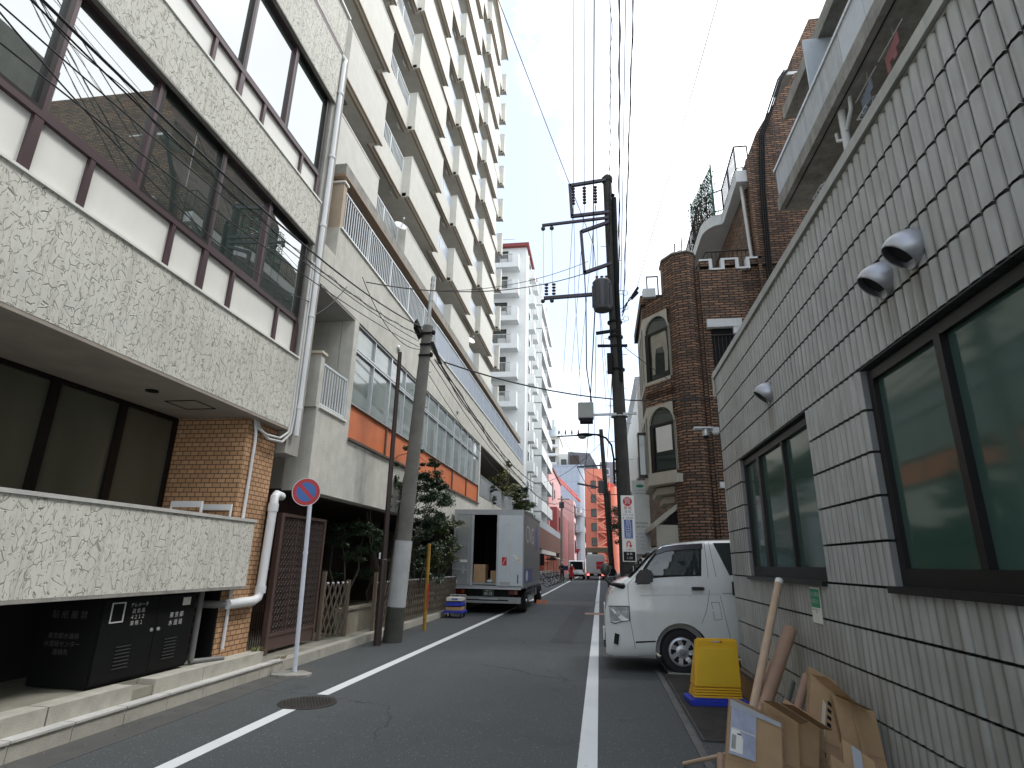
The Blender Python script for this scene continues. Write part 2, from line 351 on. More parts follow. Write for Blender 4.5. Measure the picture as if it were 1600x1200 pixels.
def text(body, size, mat, parent, loc, ux, uy, name='lettering', align='CENTER', thick=0.0, squash=1.0):
    """flat letters as mesh; ux = reading direction, uy = up direction (world)"""
    cu = bpy.data.curves.new(name, 'FONT'); cu.body = body; cu.size = size; cu.align_x = align; cu.align_y = 'CENTER'; cu.extrude = thick; cu.resolution_u = 2
    t = bpy.data.objects.new(name, cu); COL.objects.link(t)
    dg = bpy.context.evaluated_depsgraph_get(); me = bpy.data.meshes.new_from_object(t.evaluated_get(dg))
    bpy.data.objects.remove(t); bpy.data.curves.remove(cu)
    ux = Vector(ux).normalized(); uy = Vector(uy).normalized(); uz = ux.cross(uy); off = wloc(parent) if parent else Vector((0, 0, 0)); l = Vector(loc) - off
    for v in me.vertices: v.co = l + ux * (v.co.x * squash) + uy * v.co.y + uz * v.co.z
    me.materials.clear(); me.materials.append(mat); o = bpy.data.objects.new(name, me); COL.objects.link(o); o.parent = parent
    return o
def catenary(a, b, sag, n=14):
    a, b = Vector(a), Vector(b); return [a.lerp(b, k / n) - Vector((0, 0, sag * 4 * (k / n) * (1 - k / n))) for k in range(n + 1)]
# ================================================================ SETTING
struct('ground', MB().box(-60, -9.5, -15, 320, -.06, -.012).box(9.5, 60, -15, 320, -.06, -.012).box(-9.5, 9.5, 150, 320, -.06, -.012), CONC)
struct('road', MB().box(-9.5, 9.5, -12, 150, -.06, 0), ASPH)
def xl(y):      # left edge line of the carriageway, bending a little in the distance
    return -3.50 + max(0, (y - 6)) * .0205 if y < 30 else -3.01 + (y - 30) * .0035
mk = MB()
segs = [(-6, 6.72), (7.48, 20), (20, 34), (34, 60), (60, 100)]
for a, b in segs: mk.quad((xl(a) - .02, a, .004), (xl(a) + .13, a, .004), (xl(b) + .13, b, .004), (xl(b) - .02, b, .004))
for a, b in ((-6, 20.6), (21.4, 27), (27.2, 100)): mk.quad((-.23, a, .004), (-.06, a, .004), (.10 - .16 * (b < 50) , b, .004), (-.06 - .16 * (b < 50), b, .004))
mk.build('road_marking', PAINT)['kind'] = 'structure'
# asphalt patches and seams
pm = P('patched_asphalt', (.060, .063, .064), .85, var=.12, bmp=.4, bscale=90)
struct('road', MB().quad((-1.1, 13.2, .0035), (-.62, 13.2, .0035), (-.40, 24, .0035), (-.95, 24, .0035)).quad((.35, 13, .0035), (.9, 13, .0035), (.9, 30, .0035), (.4, 30, .0035)), pm)
struct('road', MB().quad((-3.3, 25, .003), (-.3, 25, .003), (-.3, 27.6, .003), (-3.1, 27.2, .003)), P('lighter_asphalt', (.11, .112, .11), .85, var=.1, bmp=.4, bscale=90))
struct('road', MB().box(-4.69, -4.30, -8, 9.2, -.01, .004), P('gutter_asphalt', (.085, .085, .08), .85, var=.2, bmp=.4, bscale=70))
# kerb line, left
k = MB(); y = -6.2
while y < 44: k.box(-4.86, -4.69, y, y + .592, 0, .145); y += .6
struct('kerb', k, KERB)
k = MB(); y = -6.2
while y < 8.5: k.box(-4.80, -4.672, y + .003, y + .589, .1455, .165); y += .6
struct('kerb', k, KERBL)
k = MB(); y = -6.0
for a, b in ((-6, 3.0), (3.01, 5.0), (5.02, 5.98), (6.3, 7.1), (7.11, 8.42)): k.box(-5.02, -4.80, a, b, .13, .315)
struct('kerb', k, KERB)
struct('pavement', MB().box(-9, -5.02, -6, 8.45, .1, .31).box(-5.02, -4.82, 5.98, 6.3, .1, .26), TERR)
struct('ground', MB().box(-12, -4.86, 8.45, 44, 0, .14), TERR)
struct('ground', MB().box(-12, -5.45, 12.2, 39, .14, .5), DIRT)
# right edge strip and covered drain
k = MB(); y = -3.
while y < 9.9: k.box(.83, .90, y, y + .95, 0, .012); y += .96
struct('kerb', k, P('dark_kerb', (.13, .13, .125), .85, var=.2))
k = MB()
pl = MB()
for j in range(2): pl.box(.93 + .0, 1.80, 6.45 + j * 1.76, 8.18 + j * 1.76, .0, .02)
rpt = thing('ramp_plate', 'ribbed steel plates lying over the gutter beneath the yellow stand', 'plate', (1.35, 8.2, 0)); pl.build('plate', MATG, rpt)
yy = 6.47
while yy < 9.9: k.box(.95, 1.78, yy, yy + .012, .02, .026); yy += .04
k.build('ribs', MATG, rpt)
struct('pavement', MB().box(1.0, 12, 9.96, 16.4, 0, .03), CONC)
mh = thing('manhole_cover', 'round cast iron cover set in the asphalt at the gap in the white line', 'manhole cover', (-3.39, 7.05, 0))
IRON = P('cast_iron', (.055, .05, .045), .55, .4, var=.3)
MB().lathe([(.33, 0), (.33, .006), (.30, .008)], (-3.39, 7.05, 0), n=40).build('rim', IRON, mh)
s = MB(); 
for i in range(-7, 8):
    for j in range(-7, 8):
        x, y = i * .04 + (j % 2) * .02, j * .036
        if math.hypot(x, y) < .27: s.lathe([(.014, .007), (.010, .014)], (-3.39 + x, 7.05 + y, 0), n=6)
s.build('raised_pattern', IRON, mh)
ub = MB().box(-.53, .3, 20.55, 21.25, .004, .008).build('road_marking', P('faded_orange_tile', (.42, .25, .17), .8, var=.25)); ub['kind'] = 'structure'

# ================================================================ helpers for facades
def glazing(parent, ax, pos, a0, a1, z0, z1, fm, gm, fw=.05, depth=.06, inward=-1, name='window', div=(), tr=(), gz=None, label=None):
    """a window = frame mesh + one pane sub-part. ax 'x': plane x=pos, spans y; inward: direction into the building"""
    f = MB(); g = MB(); gi = pos + inward * depth * .6
    def bx(mb, u0, u1, w0, w1, d0, d1):
        lo, hi = sorted((pos + inward * d0, pos + inward * d1))
        if ax == 'x': mb.box(lo, hi, u0, u1, w0, w1)
        else: mb.box(u0, u1, lo, hi, w0, w1)
    bx(f, a0, a1, z0, z0 + fw, 0, depth); bx(f, a0, a1, z1 - fw, z1, 0, depth)
    cuts = [a0] + [d for d in div] + [a1]
    bx(f, a0, a0 + fw, z0 + fw, z1 - fw, 0, depth); bx(f, a1 - fw, a1, z0 + fw, z1 - fw, 0, depth)
    for d in div: bx(f, d - fw / 2, d + fw / 2, z0 + fw, z1 - fw, .002, depth)
    for t in tr: bx(f, a0 + fw, a1 - fw, t - fw / 2, t + fw / 2, .006, depth - .004)
    fo = f.build(name, fm, parent, label=label)
    bx(g, a0 + fw * .5, a1 - fw * .5, z0 + fw * .5, z1 - fw * .5, depth * .5, depth * .5 + .012)
    g.build('pane', gm, fo)
    return fo

# ================================================================ B1 : trowelled stucco building, left foreground
B1 = thing('stucco_office_building', 'building with bands of rough trowelled stucco, maroon window frames and white panels', 'building', (-4.9, 2, .3))
PX = -4.88
B1Y0 = -7.0
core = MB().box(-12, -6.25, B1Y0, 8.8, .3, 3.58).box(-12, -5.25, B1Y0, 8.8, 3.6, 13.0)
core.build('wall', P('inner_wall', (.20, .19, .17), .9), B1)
def band(z0, z1, y1, nm='stucco_band', x=PX, th=.17):
    return MB().box(x - th, x, B1Y0, y1, z0, z1).build(nm, TROWEL, B1)
# balcony
b = band(1.22, 2.075, 7.86, 'balcony_parapet', th=.14)
MB().box(PX - .17, PX + .02, B1Y0, 7.88, 2.077, 2.115).build('coping', KERBL, b)
MB().box(-6.3, PX + .005, B1Y0, 7.865, 1.185, 1.218).build('balcony_slab_edge', CONCD, B1)
MB().box(-6.3, PX - .142, B1Y0, 7.6, 1.22, 1.36).build('balcony_floor', CONC, B1)
ys = [7.58 - i * 1.01 for i in range(14)]
for i in range(0, 13):
    glazing(B1, 'x', -6.18, ys[i + 1] + .001, ys[i] - .001, 1.37, 3.56, DKFR, GLCURT, .055, .09, name='balcony_window')
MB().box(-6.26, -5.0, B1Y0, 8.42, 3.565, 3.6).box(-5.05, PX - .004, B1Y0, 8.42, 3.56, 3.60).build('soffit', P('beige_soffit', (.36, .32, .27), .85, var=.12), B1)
h = MB(); hx0, hx1, hy0, hy1 = -5.67, -5.22, 6.62, 7.06
for a in (MB(),):
    h.box(hx0, hx1, hy0, hy0 + .012, 3.556, 3.566).box(hx0, hx1, hy1 - .012, hy1, 3.556, 3.566).box(hx0, hx0 + .012, hy0 + .012, hy1 - .012, 3.556, 3.566).box(hx1 - .012, hx1, hy0 + .012, hy1 - .012, 3.556, 3.566)
h.build('soffit_hatch', BLACKM, B1)
MB().lathe([(.075, 3.55), (.075, 3.566)], (-5.47, 6.16, 0)).build('downlight', BLACKM, B1)
# tile pillar
pil = MB().box(-6.2, -5.05, 7.6, 8.38, .31, 3.56).build('tiled_pillar', ORTILE, B1)
MB().box(-5.30, -5.06, 7.56, 7.598, .31, 1.18).build('pillar_edge', BLACKM, B1)
# void under balcony
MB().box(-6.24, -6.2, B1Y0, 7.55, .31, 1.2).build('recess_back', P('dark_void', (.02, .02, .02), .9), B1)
# bands and window rows
band(3.60, 4.765, 8.43)
MB().box(PX - .16, PX + .025, B1Y0, 8.44, 4.767, 4.795).build('sill', WPANEL, B1)
band(6.97, 7.80, 8.45)
MB().box(PX - .17, PX + .02, B1Y0, 8.46, 7.80, 7.83).build('sill', WPANEL, B1)
MB().box(PX - .17, PX + .012, B1Y0, 8.452, 6.94, 6.969).build('drip_edge', CONCD, B1)
band(10.10, 11.27, 8.50)
MB().box(PX - .17, PX + .012, B1Y0, 8.502, 10.07, 10.099).build('drip_edge', CONCD, B1)
MB().box(PX - .3, PX - .02, B1Y0, 8.52, 11.275, 11.42).build('parapet_groove', PURP, B1)
band(11.42, 12.35, 8.6, x=PX - .015)
MB().box(PX - .2, PX + .03, B1Y0, 8.62, 12.352, 12.40).build('coping', WPANEL, B1)
def row(zp0, zp1, zt, zg1, y1):
    yb = y1
    # vertical dividers of the panel row
    off = [0, .59, 1.76, 2.36]; y = y1 - 2.36
    while y > B1Y0 - 2:
        cuts = [y + o for o in off]
        for a, c in zip(cuts[:-1], cuts[1:]):
            if a > B1Y0: MB().box(PX - .13, PX - .10, a + .03, c - .03, zp0, zp1).build('white_panel', WPANEL, B1)
        f = MB()
        for j, c in enumerate(cuts[1:]):
            w = .045 if j == 2 else .028
            f.box(PX - .14, PX - .055, c - w, c + w, zp0, zp1)
        f.box(PX - .14, PX - .05, max(y, B1Y0), y + 2.36, zp1, zt)
        f.build('panel_frame', PURP, B1)
        for a in (y, y + 1.18):
            if a > B1Y0: glazing(B1, 'x', PX - .06, a, a + 1.178, zt + .001, zg1, PURP if a == y else DKFR, GLASSR, .045, .10, name='window')
        y -= 2.36
row(4.80, 5.39, 5.455, 6.94, 8.33)
row(7.835, 8.30, 8.365, 10.07, 8.36)
# end column beside the windows
MB().box(-5.6, -4.915, 8.45, 8.86, 3.2, 12.4).build('end_column', CONC, B1)
MB().box(-7.0, -5.75, 8.40, 8.80, .31, 3.2).build('column_base', CONCD, B1)
# pipes on the column
p = MB().tube([(-4.86, 8.60, 11.15), (-4.86, 8.64, 11.3), (-4.95, 8.60, 11.42)], .04).tube([(-4.86, 8.60, 11.15), (-4.85, 8.60, 3.5)], .045)
for z in (10.4, 8.9, 7.4, 5.6, 3.95): p.lathe([(.058, z), (.058, z + .06)], (-4.857, 8.60, 0), n=10)
p.build('downpipe', WHITEP, B1, smooth=True)
p = MB()
for j, (dy, dr) in enumerate(((.0, .022), (-.07, .018))):
    pts = [(-4.87, 8.48 + dy, 6.6), (-4.87, 8.50 + dy, 3.8), (-4.87, 8.47 + dy, 3.52), (-4.90, 8.30 + dy, 3.34 + j * .05), (-4.95, 8.0 + dy, 3.33 + j * .05), (-5.0, 7.82 + dy, 3.45), (-5.02, 7.75 + dy, 3.58)]
    p.tube(pts, dr)
p.build('conduit', PVC, B1, smooth=True)
MB().tube([(-5.03, 7.72, 3.57), (-5.02, 7.76, 3.40), (-5.02, 7.78, 3.25), (-5.02, 7.76, 1.4), (-5.02, 7.75, .42)], .022).build('drain_pipe', WHITEP, B1, smooth=True)
# soil pipe with elbows by the gate
p = MB().tube([(-5.02, 8.72, 2.54), (-4.98, 8.50, 2.55), (-4.96, 8.42, 2.50), (-4.95, 8.40, 2.36), (-4.95, 8.36, 1.14), (-4.95, 8.32, 1.04), (-4.96, 8.22, 1.0), (-4.98, 7.65, .99)], .065, 14)
p.lathe([(.077, 2.28), (.077, 2.40)], (-4.95, 8.398, 0), n=14).lathe([(.077, 1.10), (.077, 1.2)], (-4.95, 8.361, 0), n=14)
p.build('waste_pipe', WHITEP, B1, smooth=True)
MB().tube([(-5.0, 7.64, .985), (-5.3, 7.4, 1.0), (-5.3, 6.4, 1.0)], .05, 10).tube([(-5.08, 7.22, 1.18), (-5.08, 7.22, .36)], .04, 10).tube([(-5.08, 7.2, .345), (-4.90, 7.62, .335)], .032, 10).build('grey_pipe', P('grey_pipe', (.16, .16, .155), .5), B1, smooth=True)
# white chairs on the balcony
def chair(y, label, x0):
    t = thing('balcony_chair', label, 'chair', (x0, y, 1.36), 'white chairs on the balcony')
    MB().box(x0 - .24, x0 + .24, y - .24, y + .2, 1.80, 1.83).build('seat', WHITEP, t, bev=.008)
    f = MB()
    for dx in (-.22, .22): f.tube([(x0 + dx, y + .22, 1.37), (x0 + dx, y + .24, 2.3)], .016)
    f.build('back_frame', WHITEP, t)
    s_ = MB().box(x0 - .22, x0 + .22, y + .225, y + .245, 2.22, 2.30)
    s_.build('backrest', WHITEP, t)
    l = MB()
    for dx in (-.22, .22): MB().tube([(x0 + dx, y - .22, 1.37), (x0 + dx, y - .22, 1.80)], .015).build('leg', WHITEP, t)
chair(6.85, 'white balcony chair whose back shows before the dark window frame', -5.42)
chair(7.28, 'white balcony chair whose back shows nearest the tiled pillar and thin drain pipe', -5.28)
# black utility cabinet
cb = thing('utility_cabinet', 'black steel cabinet with white characters and two louvred doors under the balcony', 'cabinet', (-5.3, 6.3, .31))
MB().box(-5.72, -5.03, 5.62, 7.05, .33, 1.17).build('body', BLACKM, cb, bev=.006)
for a, b_ in ((5.63, 6.395), (6.405, 7.04)):
    d = MB().box(-5.029, -5.012, a, b_, .36, 1.15).build('door', BLACKM, cb)
    l = MB(); yc = (a + b_) / 2 - .03
    for i in range(7): l.box(-5.012, -5.004, yc - .10, yc + .10, .46 + i * .035, .47 + i * .035)
    l.build('louvre', P('louvre_grey', (.05, .05, .05), .4), d)
    ky = 6.35 if a < 6 else 6.455
    MB().lathe([(.022, -5.012), (.018, -5.0)], (0, ky, .80), 'x', 12).build('lock', ALU, d)
# MB.lathe axis x uses x as height: fine
s = MB(); y0, y1, z0, z1 = 5.72, 5.90, .92, 1.12
s.box(-5.011, -5.004, y0, y1, z0, z0 + .012).box(-5.011, -5.004, y0, y1, z1 - .012, z1).box(-5.011, -5.004, y0, y0 + .012, z0 + .012, z1 - .012).box(-5.011, -5.004, y1 - .012, y1, z0 + .012, z1 - .012)
s.build('label_frame', WHITET, cb)
UX, UZ = (0, 1, 0), (0, 0, 1)
for i, tx in enumerate(('テレメータ', '送 信 局', '４２１２', '巣 鴨 １')): text(tx, .052, WHITET, cb, (-5.006, 6.10, 1.08 - i * .062), UX, UZ)
for i, tx in enumerate(('東 京 都', '水 道 局')): text(tx, .066, WHITET, cb, (-5.006, 6.72, .93 - i * .085), UX, UZ)
UXS = (1, 0, 0)
text('貼 紙 厳 禁', .085, P('dark_grey_lettering', (.09, .09, .085), .6), cb, (-5.38, 5.615, 1.0), UXS, UZ)  # side lettering set far darker than the white lettering on the doors
for i, tx in enumerate(('東京都水道局', '水道局センター', '連絡先')): text(tx, .06, bpy.data.materials['dark_grey_lettering'], cb, (-5.40, 5.615, .80 - i * .075), UXS, UZ)
MB().box(-5.011, -5.004, 6.80, 6.93, 1.03, 1.12).build('sticker', WPANEL, cb)

# ================================================================ B2 : long podium and balcony tower
B2 = thing('balcony_tower_block', 'long beige block with orange panel windows below a tall tower of stepped balconies', 'building', (-4.95, 9.4, 0))
X = -4.95; TH = .28
def w2(y0, y1, z0, z1, nm='wall', x=X, th=TH, m=STUC): return MB().box(x - th, x, y0, y1, z0, z1).build(nm, m, B2)
w2(9.38, 39.2, 2.72, 3.88)
w2(9.38, 10.56, 3.88, 4.20)
w2(10.56, 10.77, 3.88, 6.43)
w2(23.86, 24.12, 3.88, 6.43)
w2(9.38, 39.2, 6.44, 7.90)
w2(8.88, 9.38, 6.44, 7.25)
MB().box(-5.42, X - .002, 9.375, 9.55, 2.72, 4.2).build('return_wall', STUC, B2); MB().box(-8.5, -5.43, 9.6, 9.75, 2.72, 6.4).build('inner_return_wall', STUC, B2)
pr = MB().box(X - .75, X - .001, 9.32, 9.46, 4.2, 5.20).build('balcony_pier', STUC, B2); MB().box(X - .80, X + .03, 9.28, 9.50, 5.2, 5.25).build('cap', P('cream_cap', (.60, .53, .44), .7), pr)
pr = MB().box(X - 1.2, X - .001, 9.39, 9.52, 7.28, 8.95).build('gallery_pier', P('tan_stucco', (.47, .38, .29), .85, bmp=.3), B2); MB().box(X - 1.22, X + .03, 9.35, 9.56, 8.93, 8.97).build('cap', WPANEL, pr)
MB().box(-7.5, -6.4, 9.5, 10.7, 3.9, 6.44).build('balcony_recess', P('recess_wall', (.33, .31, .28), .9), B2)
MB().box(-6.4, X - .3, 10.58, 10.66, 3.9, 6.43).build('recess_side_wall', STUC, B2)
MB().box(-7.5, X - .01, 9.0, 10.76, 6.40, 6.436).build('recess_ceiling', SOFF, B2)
MB().box(X - .12, X + .04, 9.44, 10.58, 4.20, 4.245).build('balcony_sill', WPANEL, B2)
def railing(y0, y1, zb, zt, x, parent, mat=RAIL, step=.11, post=1.55, name='railing'):
    f = MB().box(x - .02, x + .02, y0, y1, zt - .04, zt).box(x - .015, x + .015, y0, y1, zb + .04, zb + .065)
    n = max(1, round((y1 - y0) / post))
    for i in range(n + 1):
        y = y0 + (y1 - y0) * i / n; f.box(x - .024, x + .024, y - .02, y + .02, zb, zt - .04)
    y = y0 + step
    while y < y1 - .03: f.box(x - .009, x + .009, y - .012, y + .012, zb + .065, zt - .04); y += step
    return f.build(name, mat, parent)
railing(9.48, 10.55, 4.25, 5.08, X - .04, B2)
# window band with orange panels
ms = [10.77 + 2.18 * i for i in range(7)]
for i in range(6):
    a, c = ms[i], ms[i + 1]
    MB().box(X - .09, X - .05, a + .03, c - .03, 3.95, 4.63).build('orange_panel', ORPANEL, B2)
    glazing(B2, 'x', X - .03, a, c, 4.65, 5.84, ALU if i else ALU, GLPALE, .04, .10, name='sash_window', div=[(a + c) / 2])
    glazing(B2, 'x', X - .03, a, c, 5.86, 6.43, ALU, GLPALE, .035, .10, name='top_light', div=[(a + c) / 2])
fr = MB()
for a in ms: fr.box(X - .12, X - .012, a - .03, a + .03, 3.92, 4.64)
fr.box(X - .12, X + .0, 10.77, 23.85, 4.632, 4.65); fr.build('mullion', BRNZ, B2)
MB().box(X - .12, X + .06, 10.77, 23.9, 3.885, 3.935).build('window_sill', P('brown_sill', (.14, .11, .09), .5, .2), B2)
for y in (13.16, 19.62): MB().lathe([(.085, X), (.085, X + .03), (.05, X + .06)], (0, y, 6.75), 'x', 16).build('vent_cap', GALV, B2, smooth=True)
# recess after the windows
w2(24.12, 39.0, 3.88, 4.25)
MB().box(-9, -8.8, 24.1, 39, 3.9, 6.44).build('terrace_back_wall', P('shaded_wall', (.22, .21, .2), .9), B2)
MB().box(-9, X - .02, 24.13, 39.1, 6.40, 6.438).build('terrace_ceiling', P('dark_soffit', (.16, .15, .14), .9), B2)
MB().box(-9, X - .3, 24.13, 39.1, 4.20, 4.25).build('terrace_floor', CONC, B2)
f = MB().box(X - .06, X, 24.3, 33.6, 5.10, 5.15).box(X - .05, X - .01, 24.3, 33.6, 4.29, 4.33)
for i in range(8): y = 24.32 + i * 1.32; f.box(X - .06, X, y - .02, y + .02, 4.25, 5.10)
g = f.build('terrace_railing', ALU, B2); MB().box(X - .04, X - .02, 24.3, 33.6, 4.33, 5.10).build('grey_infill', P('grey_infill', (.30, .32, .33), .4), g)
# gallery with railing
MB().box(-6.55, -6.45, 9.4, 38.6, 7.9, 9.16).build('gallery_wall', P('gallery_grey', (.24, .25, .24), .9), B2)
MB().box(X - .1, X + .035, 9.42, 38.5, 7.903, 7.935).build('gallery_sill', WPANEL, B2)
railing(9.50, 16.5, 7.94, 8.82, X - .03, B2, name='gallery_railing')
f = MB().box(X - .06, X - .0, 16.5, 38.4, 8.80, 8.84).box(X - .05, X - .01, 16.5, 38.4, 7.97, 8.0); y = 16.5; pn = MB()
while y < 38.4: f.box(X - .055, X - .005, y - .018, y + .018, 7.94, 8.8); y += 1.56
g = f.build('gallery_screen', RAIL, B2); MB().box(X - .04, X - .025, 16.52, 38.38, 8.0, 8.80).build('blue_infill', BLUEP, g)
st_ = MB()
y = 16.62
while y < 38.3: st_.box(X - .024, X - .016, y, y + .012, 8.0, 8.8); y += .13
st_.build('infill_rib', P('pale_rib', (.33, .38, .45), .4), g)
MB().box(-6.5, X + .0, 9.38, 37.0, 9.16, 9.40).build('roof_beam', CONCD, B2)
MB().box(-5.5, X + .012, 9.37, 37.02, 9.10, 9.158).build('roof_trim', BRTRIM, B2)
MB().box(-14, -6.5, 9.38, 37.0, 9.2, 9.42).build('podium_roof', CONC, B2)
MB().box(-14, -6.56, 9.4, 39.1, 2.9, 9.15).build('core', P('core_grey', (.3, .29, .27), .9), B2)
MB().box(-13, X - .29, 9.38, 39.2, 2.70, 2.75).build('undercroft_soffit', BROWND, B2)
MB().box(-8.3, -8.2, 8.9, 39, .14, 2.7).build('undercroft_wall', BROWND, B2)
for y in (16.5, 23, 29.5, 36): MB().box(-7.0, -6.5, y, y + .5, .14, 2.7).build('undercroft_column', BROWND, B2)
# tower
TX = -6.30; RX = -6.57; BK = -7.95; PI = 6.35
prot = [(3.9, 7.65), (10.25, 14.0), (16.6, 20.4), (22.95, 26.75), (29.3, 33.05), (35.45, 35.85)]
tw_y0, tw_y1 = 1.5, 35.85
MB().box(-16, BK, tw_y0, tw_y1, 9.4, 40.2).build('tower_wall', P('tower_wall_paint', (.60, .57, .50), .85, streak=.1), B2)
for kf in range(10):
    zb = 10.95 + 2.85 * kf
    sl = MB().box(BK, RX - .13, tw_y0, tw_y1, zb + .02, zb + .16)
    CW = bpy.data.materials.get('coping_white') or P('coping_white', (.66, .65, .60), .6)
    for a, c in prot:
        sl.box(RX - .13, TX - .12, a, c, zb + .02, zb + .16)
        par = MB().box(TX - .12, TX, a, c, zb, zb + 1.62)
        par.box(RX - .12, TX - .121, a, a + .11, zb, zb + 1.62).box(RX - .12, TX - .121, c - .11, c, zb, zb + 1.62)
        po = par.build('balcony_front', STUCL, B2); MB().box(RX - .14, TX + .015, a - .01, c + .01, zb + 1.622, zb + 1.66).build('coping', CW, po)
        MB().box(TX - .20, TX - .16, a + .05, c - .05, zb - .02, zb + .019).box(TX - .055, TX + .008, a - .008, c + .008, zb - .035, zb - .001).build('tan_edge', BRTRIM, po)
    gaps = [(tw_y0, 3.9)] + [(prot[i][1], prot[i + 1][0]) for i in range(len(prot) - 1)]
    for a, c in gaps:
        lo_ = MB().box(RX - .12, RX, a + .001, c - .001, zb, zb + .88).build('low_parapet', STUCL, B2)
        MB().box(RX - .20, RX - .16, a - .1, c + .1, zb - .02, zb + .019).box(RX - .055, RX + .008, a, c, zb - .035, zb - .001).build('tan_edge', BRTRIM, lo_)
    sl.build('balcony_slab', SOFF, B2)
    for j, (a, c) in enumerate(gaps):
        if j < 3: railing(a + .02, c - .02, zb + .88, zb + 1.60, RX - .05, B2, step=.115, post=1.2, name='balcony_railing')
        else:
            f = MB().box(RX - .07, RX - .03, a + .02, c - .02, zb + 1.56, zb + 1.60)
            for q in range(3): y = a + .04 + (c - a - .08) * q / 2; f.box(RX - .07, RX - .03, y - .02, y + .02, zb + .88, zb + 1.56)
            g = f.build('balcony_railing', RAIL, B2); MB().box(RX - .055, RX - .045, a + .03, c - .03, zb + .9, zb + 1.56).build('infill', BLUEP, g)
    # drain pipes under the slabs, partition walls and balcony doors
    for a, c in prot[1:5]:
        MB().tube([(TX - .5, a - .5, zb + .02), (TX - .5, a - .5, zb - .12), (TX - .5, a - .22, zb - .12)], .025, 8).build('drain', GALV, B2, smooth=True)
    if kf < 9:
        for a, c in gaps[1:]:
            glazing(B2, 'x', BK + .06, a - .9, c + .1, zb + .2, zb + 2.2, ALU, GLASS, .05, .06, name='balcony_door', div=[(a + c) / 2 - .4])
MB().box(-16.2, -6.12, tw_y0, 35.1, 39.3, 39.5).box(-16.2, -6.12, tw_y0, 35.1, 39.5, 40.9).build('roof_parapet', STUCL, B2)
MB().box(-6.2, -6.10, tw_y0, 35.12, 39.22, 39.34).build('roof_trim', BRTRIM, B2)
MB().box(-7.2, -6.12, 5, 9.3, 7.2, 12.3).build('link_wall', STUC, B2)
MB().box(-7.0, -6.7, 11.6, 12.3, 13.79, 13.82).build('soffit_vent', P('vent_dark', (.12, .12, .12), .7), B2)
# satellite dishes on the parapets
def dish(x, y, z, label):
    t = thing('satellite_dish', label, 'satellite dish', (x, y, z), 'satellite dishes on the balconies')
    b = MB(); n_ = Vector((.55, -.6, .45)).normalized(); 
    prof = [(.001, .055), (.09, .045), (.16, .025), (.21, 0), (.215, .004), (.001, .062)]
    me = MB().lathe([(.215, 0), (.16, -.025), (.09, -.045), (.002, -.052), (.002, -.058), (.09, -.052), (.16, -.032), (.22, -.004)], (0, 0, 0))
    rot = n_.to_track_quat('Z', 'Y').to_matrix()
    me.v = [tuple(rot @ Vector(v) + Vector((x, y, z + .25))) for v in me.v]
    me.build('reflector', P('dish_grey', (.6, .6, .6), .4) if 'dish_grey' not in bpy.data.materials else bpy.data.materials['dish_grey'], t, smooth=True)
    c = Vector((x, y, z + .25))
    MB().tube([(x, y, z), (x, y, z + .25)], .015).build('mast', GALV, t)
    e = c + n_ * .28; MB().tube([c - Vector((0, 0, .18)), e], .01).build('arm', GALV, t); MB().blob(e, .035).build('receiver', WHITEP, t, smooth=True)
dish(-6.33, 16.15, 12.1, 'round white satellite dish on the lowest balcony of the tower, nearest the street camera side')
dish(-6.33, 27.3, 12.35, 'small satellite dish on the lowest tower balcony further along, above the blue screens')

# ---------------------------------------------------------------- decorative gate, lattice fences, garden wall
gt = thing('ornamental_gate', 'dark brown metal gate with a cast openwork pattern behind the no parking sign', 'gate', (-5.25, 9.8, .14))
gy0, gy1, gz0, gz1 = 9.12, 10.78, .18, 2.32; gx = -5.23
f = MB().box(gx - .04, gx + .04, gy0, gy0 + .09, gz0 - .04, gz1).box(gx - .03, gx + .03, gy1 - .06, gy1, gz0, gz1).box(gx - .03, gx + .03, gy0 + .09, gy1 - .06, gz1 - .05, gz1).box(gx - .03, gx + .03, gy0 + .09, gy1 - .06, .40, .45).box(gx - .012, gx + .012, gy0 + .09, gy1 - .06, .2, .40)
f.build('frame', BROWNG, gt)
f = MB(); nx = 15; nz = 17; px_ = (gy1 - gy0 - .15) / nx; pz_ = (gz1 - .5) / nz
for i in range(nx):
    for j in range(nz):
        cy = gy0 + .09 + px_ * (i + .5); cz = .45 + pz_ * (j + .5); r = .040
        f.tube([(gx, cy + r * math.cos(q * math.pi / 4), cz + r * math.sin(q * math.pi / 4)) for q in range(9)], .0065, 4, caps=False)
for i in range(nx): 
    if i % 2 == 0: f.box(gx - .006, gx + .006, gy0 + .088 + px_ * i, gy0 + .098 + px_ * i, .45, gz1 - .05)
for j in range(0, nz): f.box(gx - .004, gx + .004, gy0 + .09, gy1 - .06, .447 + pz_ * j, .453 + pz_ * j)
f.build('openwork', P('openwork_brown', (.085, .06, .052), .5, .2), gt)
MB().box(gx - .02, gx + .02, gy0 + .08 + px_ * 5, gy0 + .10 + px_ * 5, .45, gz1 - .05).build('stile', BROWNG, gt)
bars = thing('barred_fence', 'thin dark brown vertical bars behind and above the ornamental gate', 'fence', (-5.6, 9.8, .14))
f = MB()
for i in range(30): f.box(-5.61, -5.595, 8.9 + i * .065, 8.91 + i * .065, .2, 2.68)
f.box(-5.62, -5.585, 8.9, 10.84, 1.4, 1.43); f.build('bars', BROWNG, bars)
MB().box(-5.62, -5.58, 8.88, 8.93, .14, 2.7).build('post', BROWNG, bars)
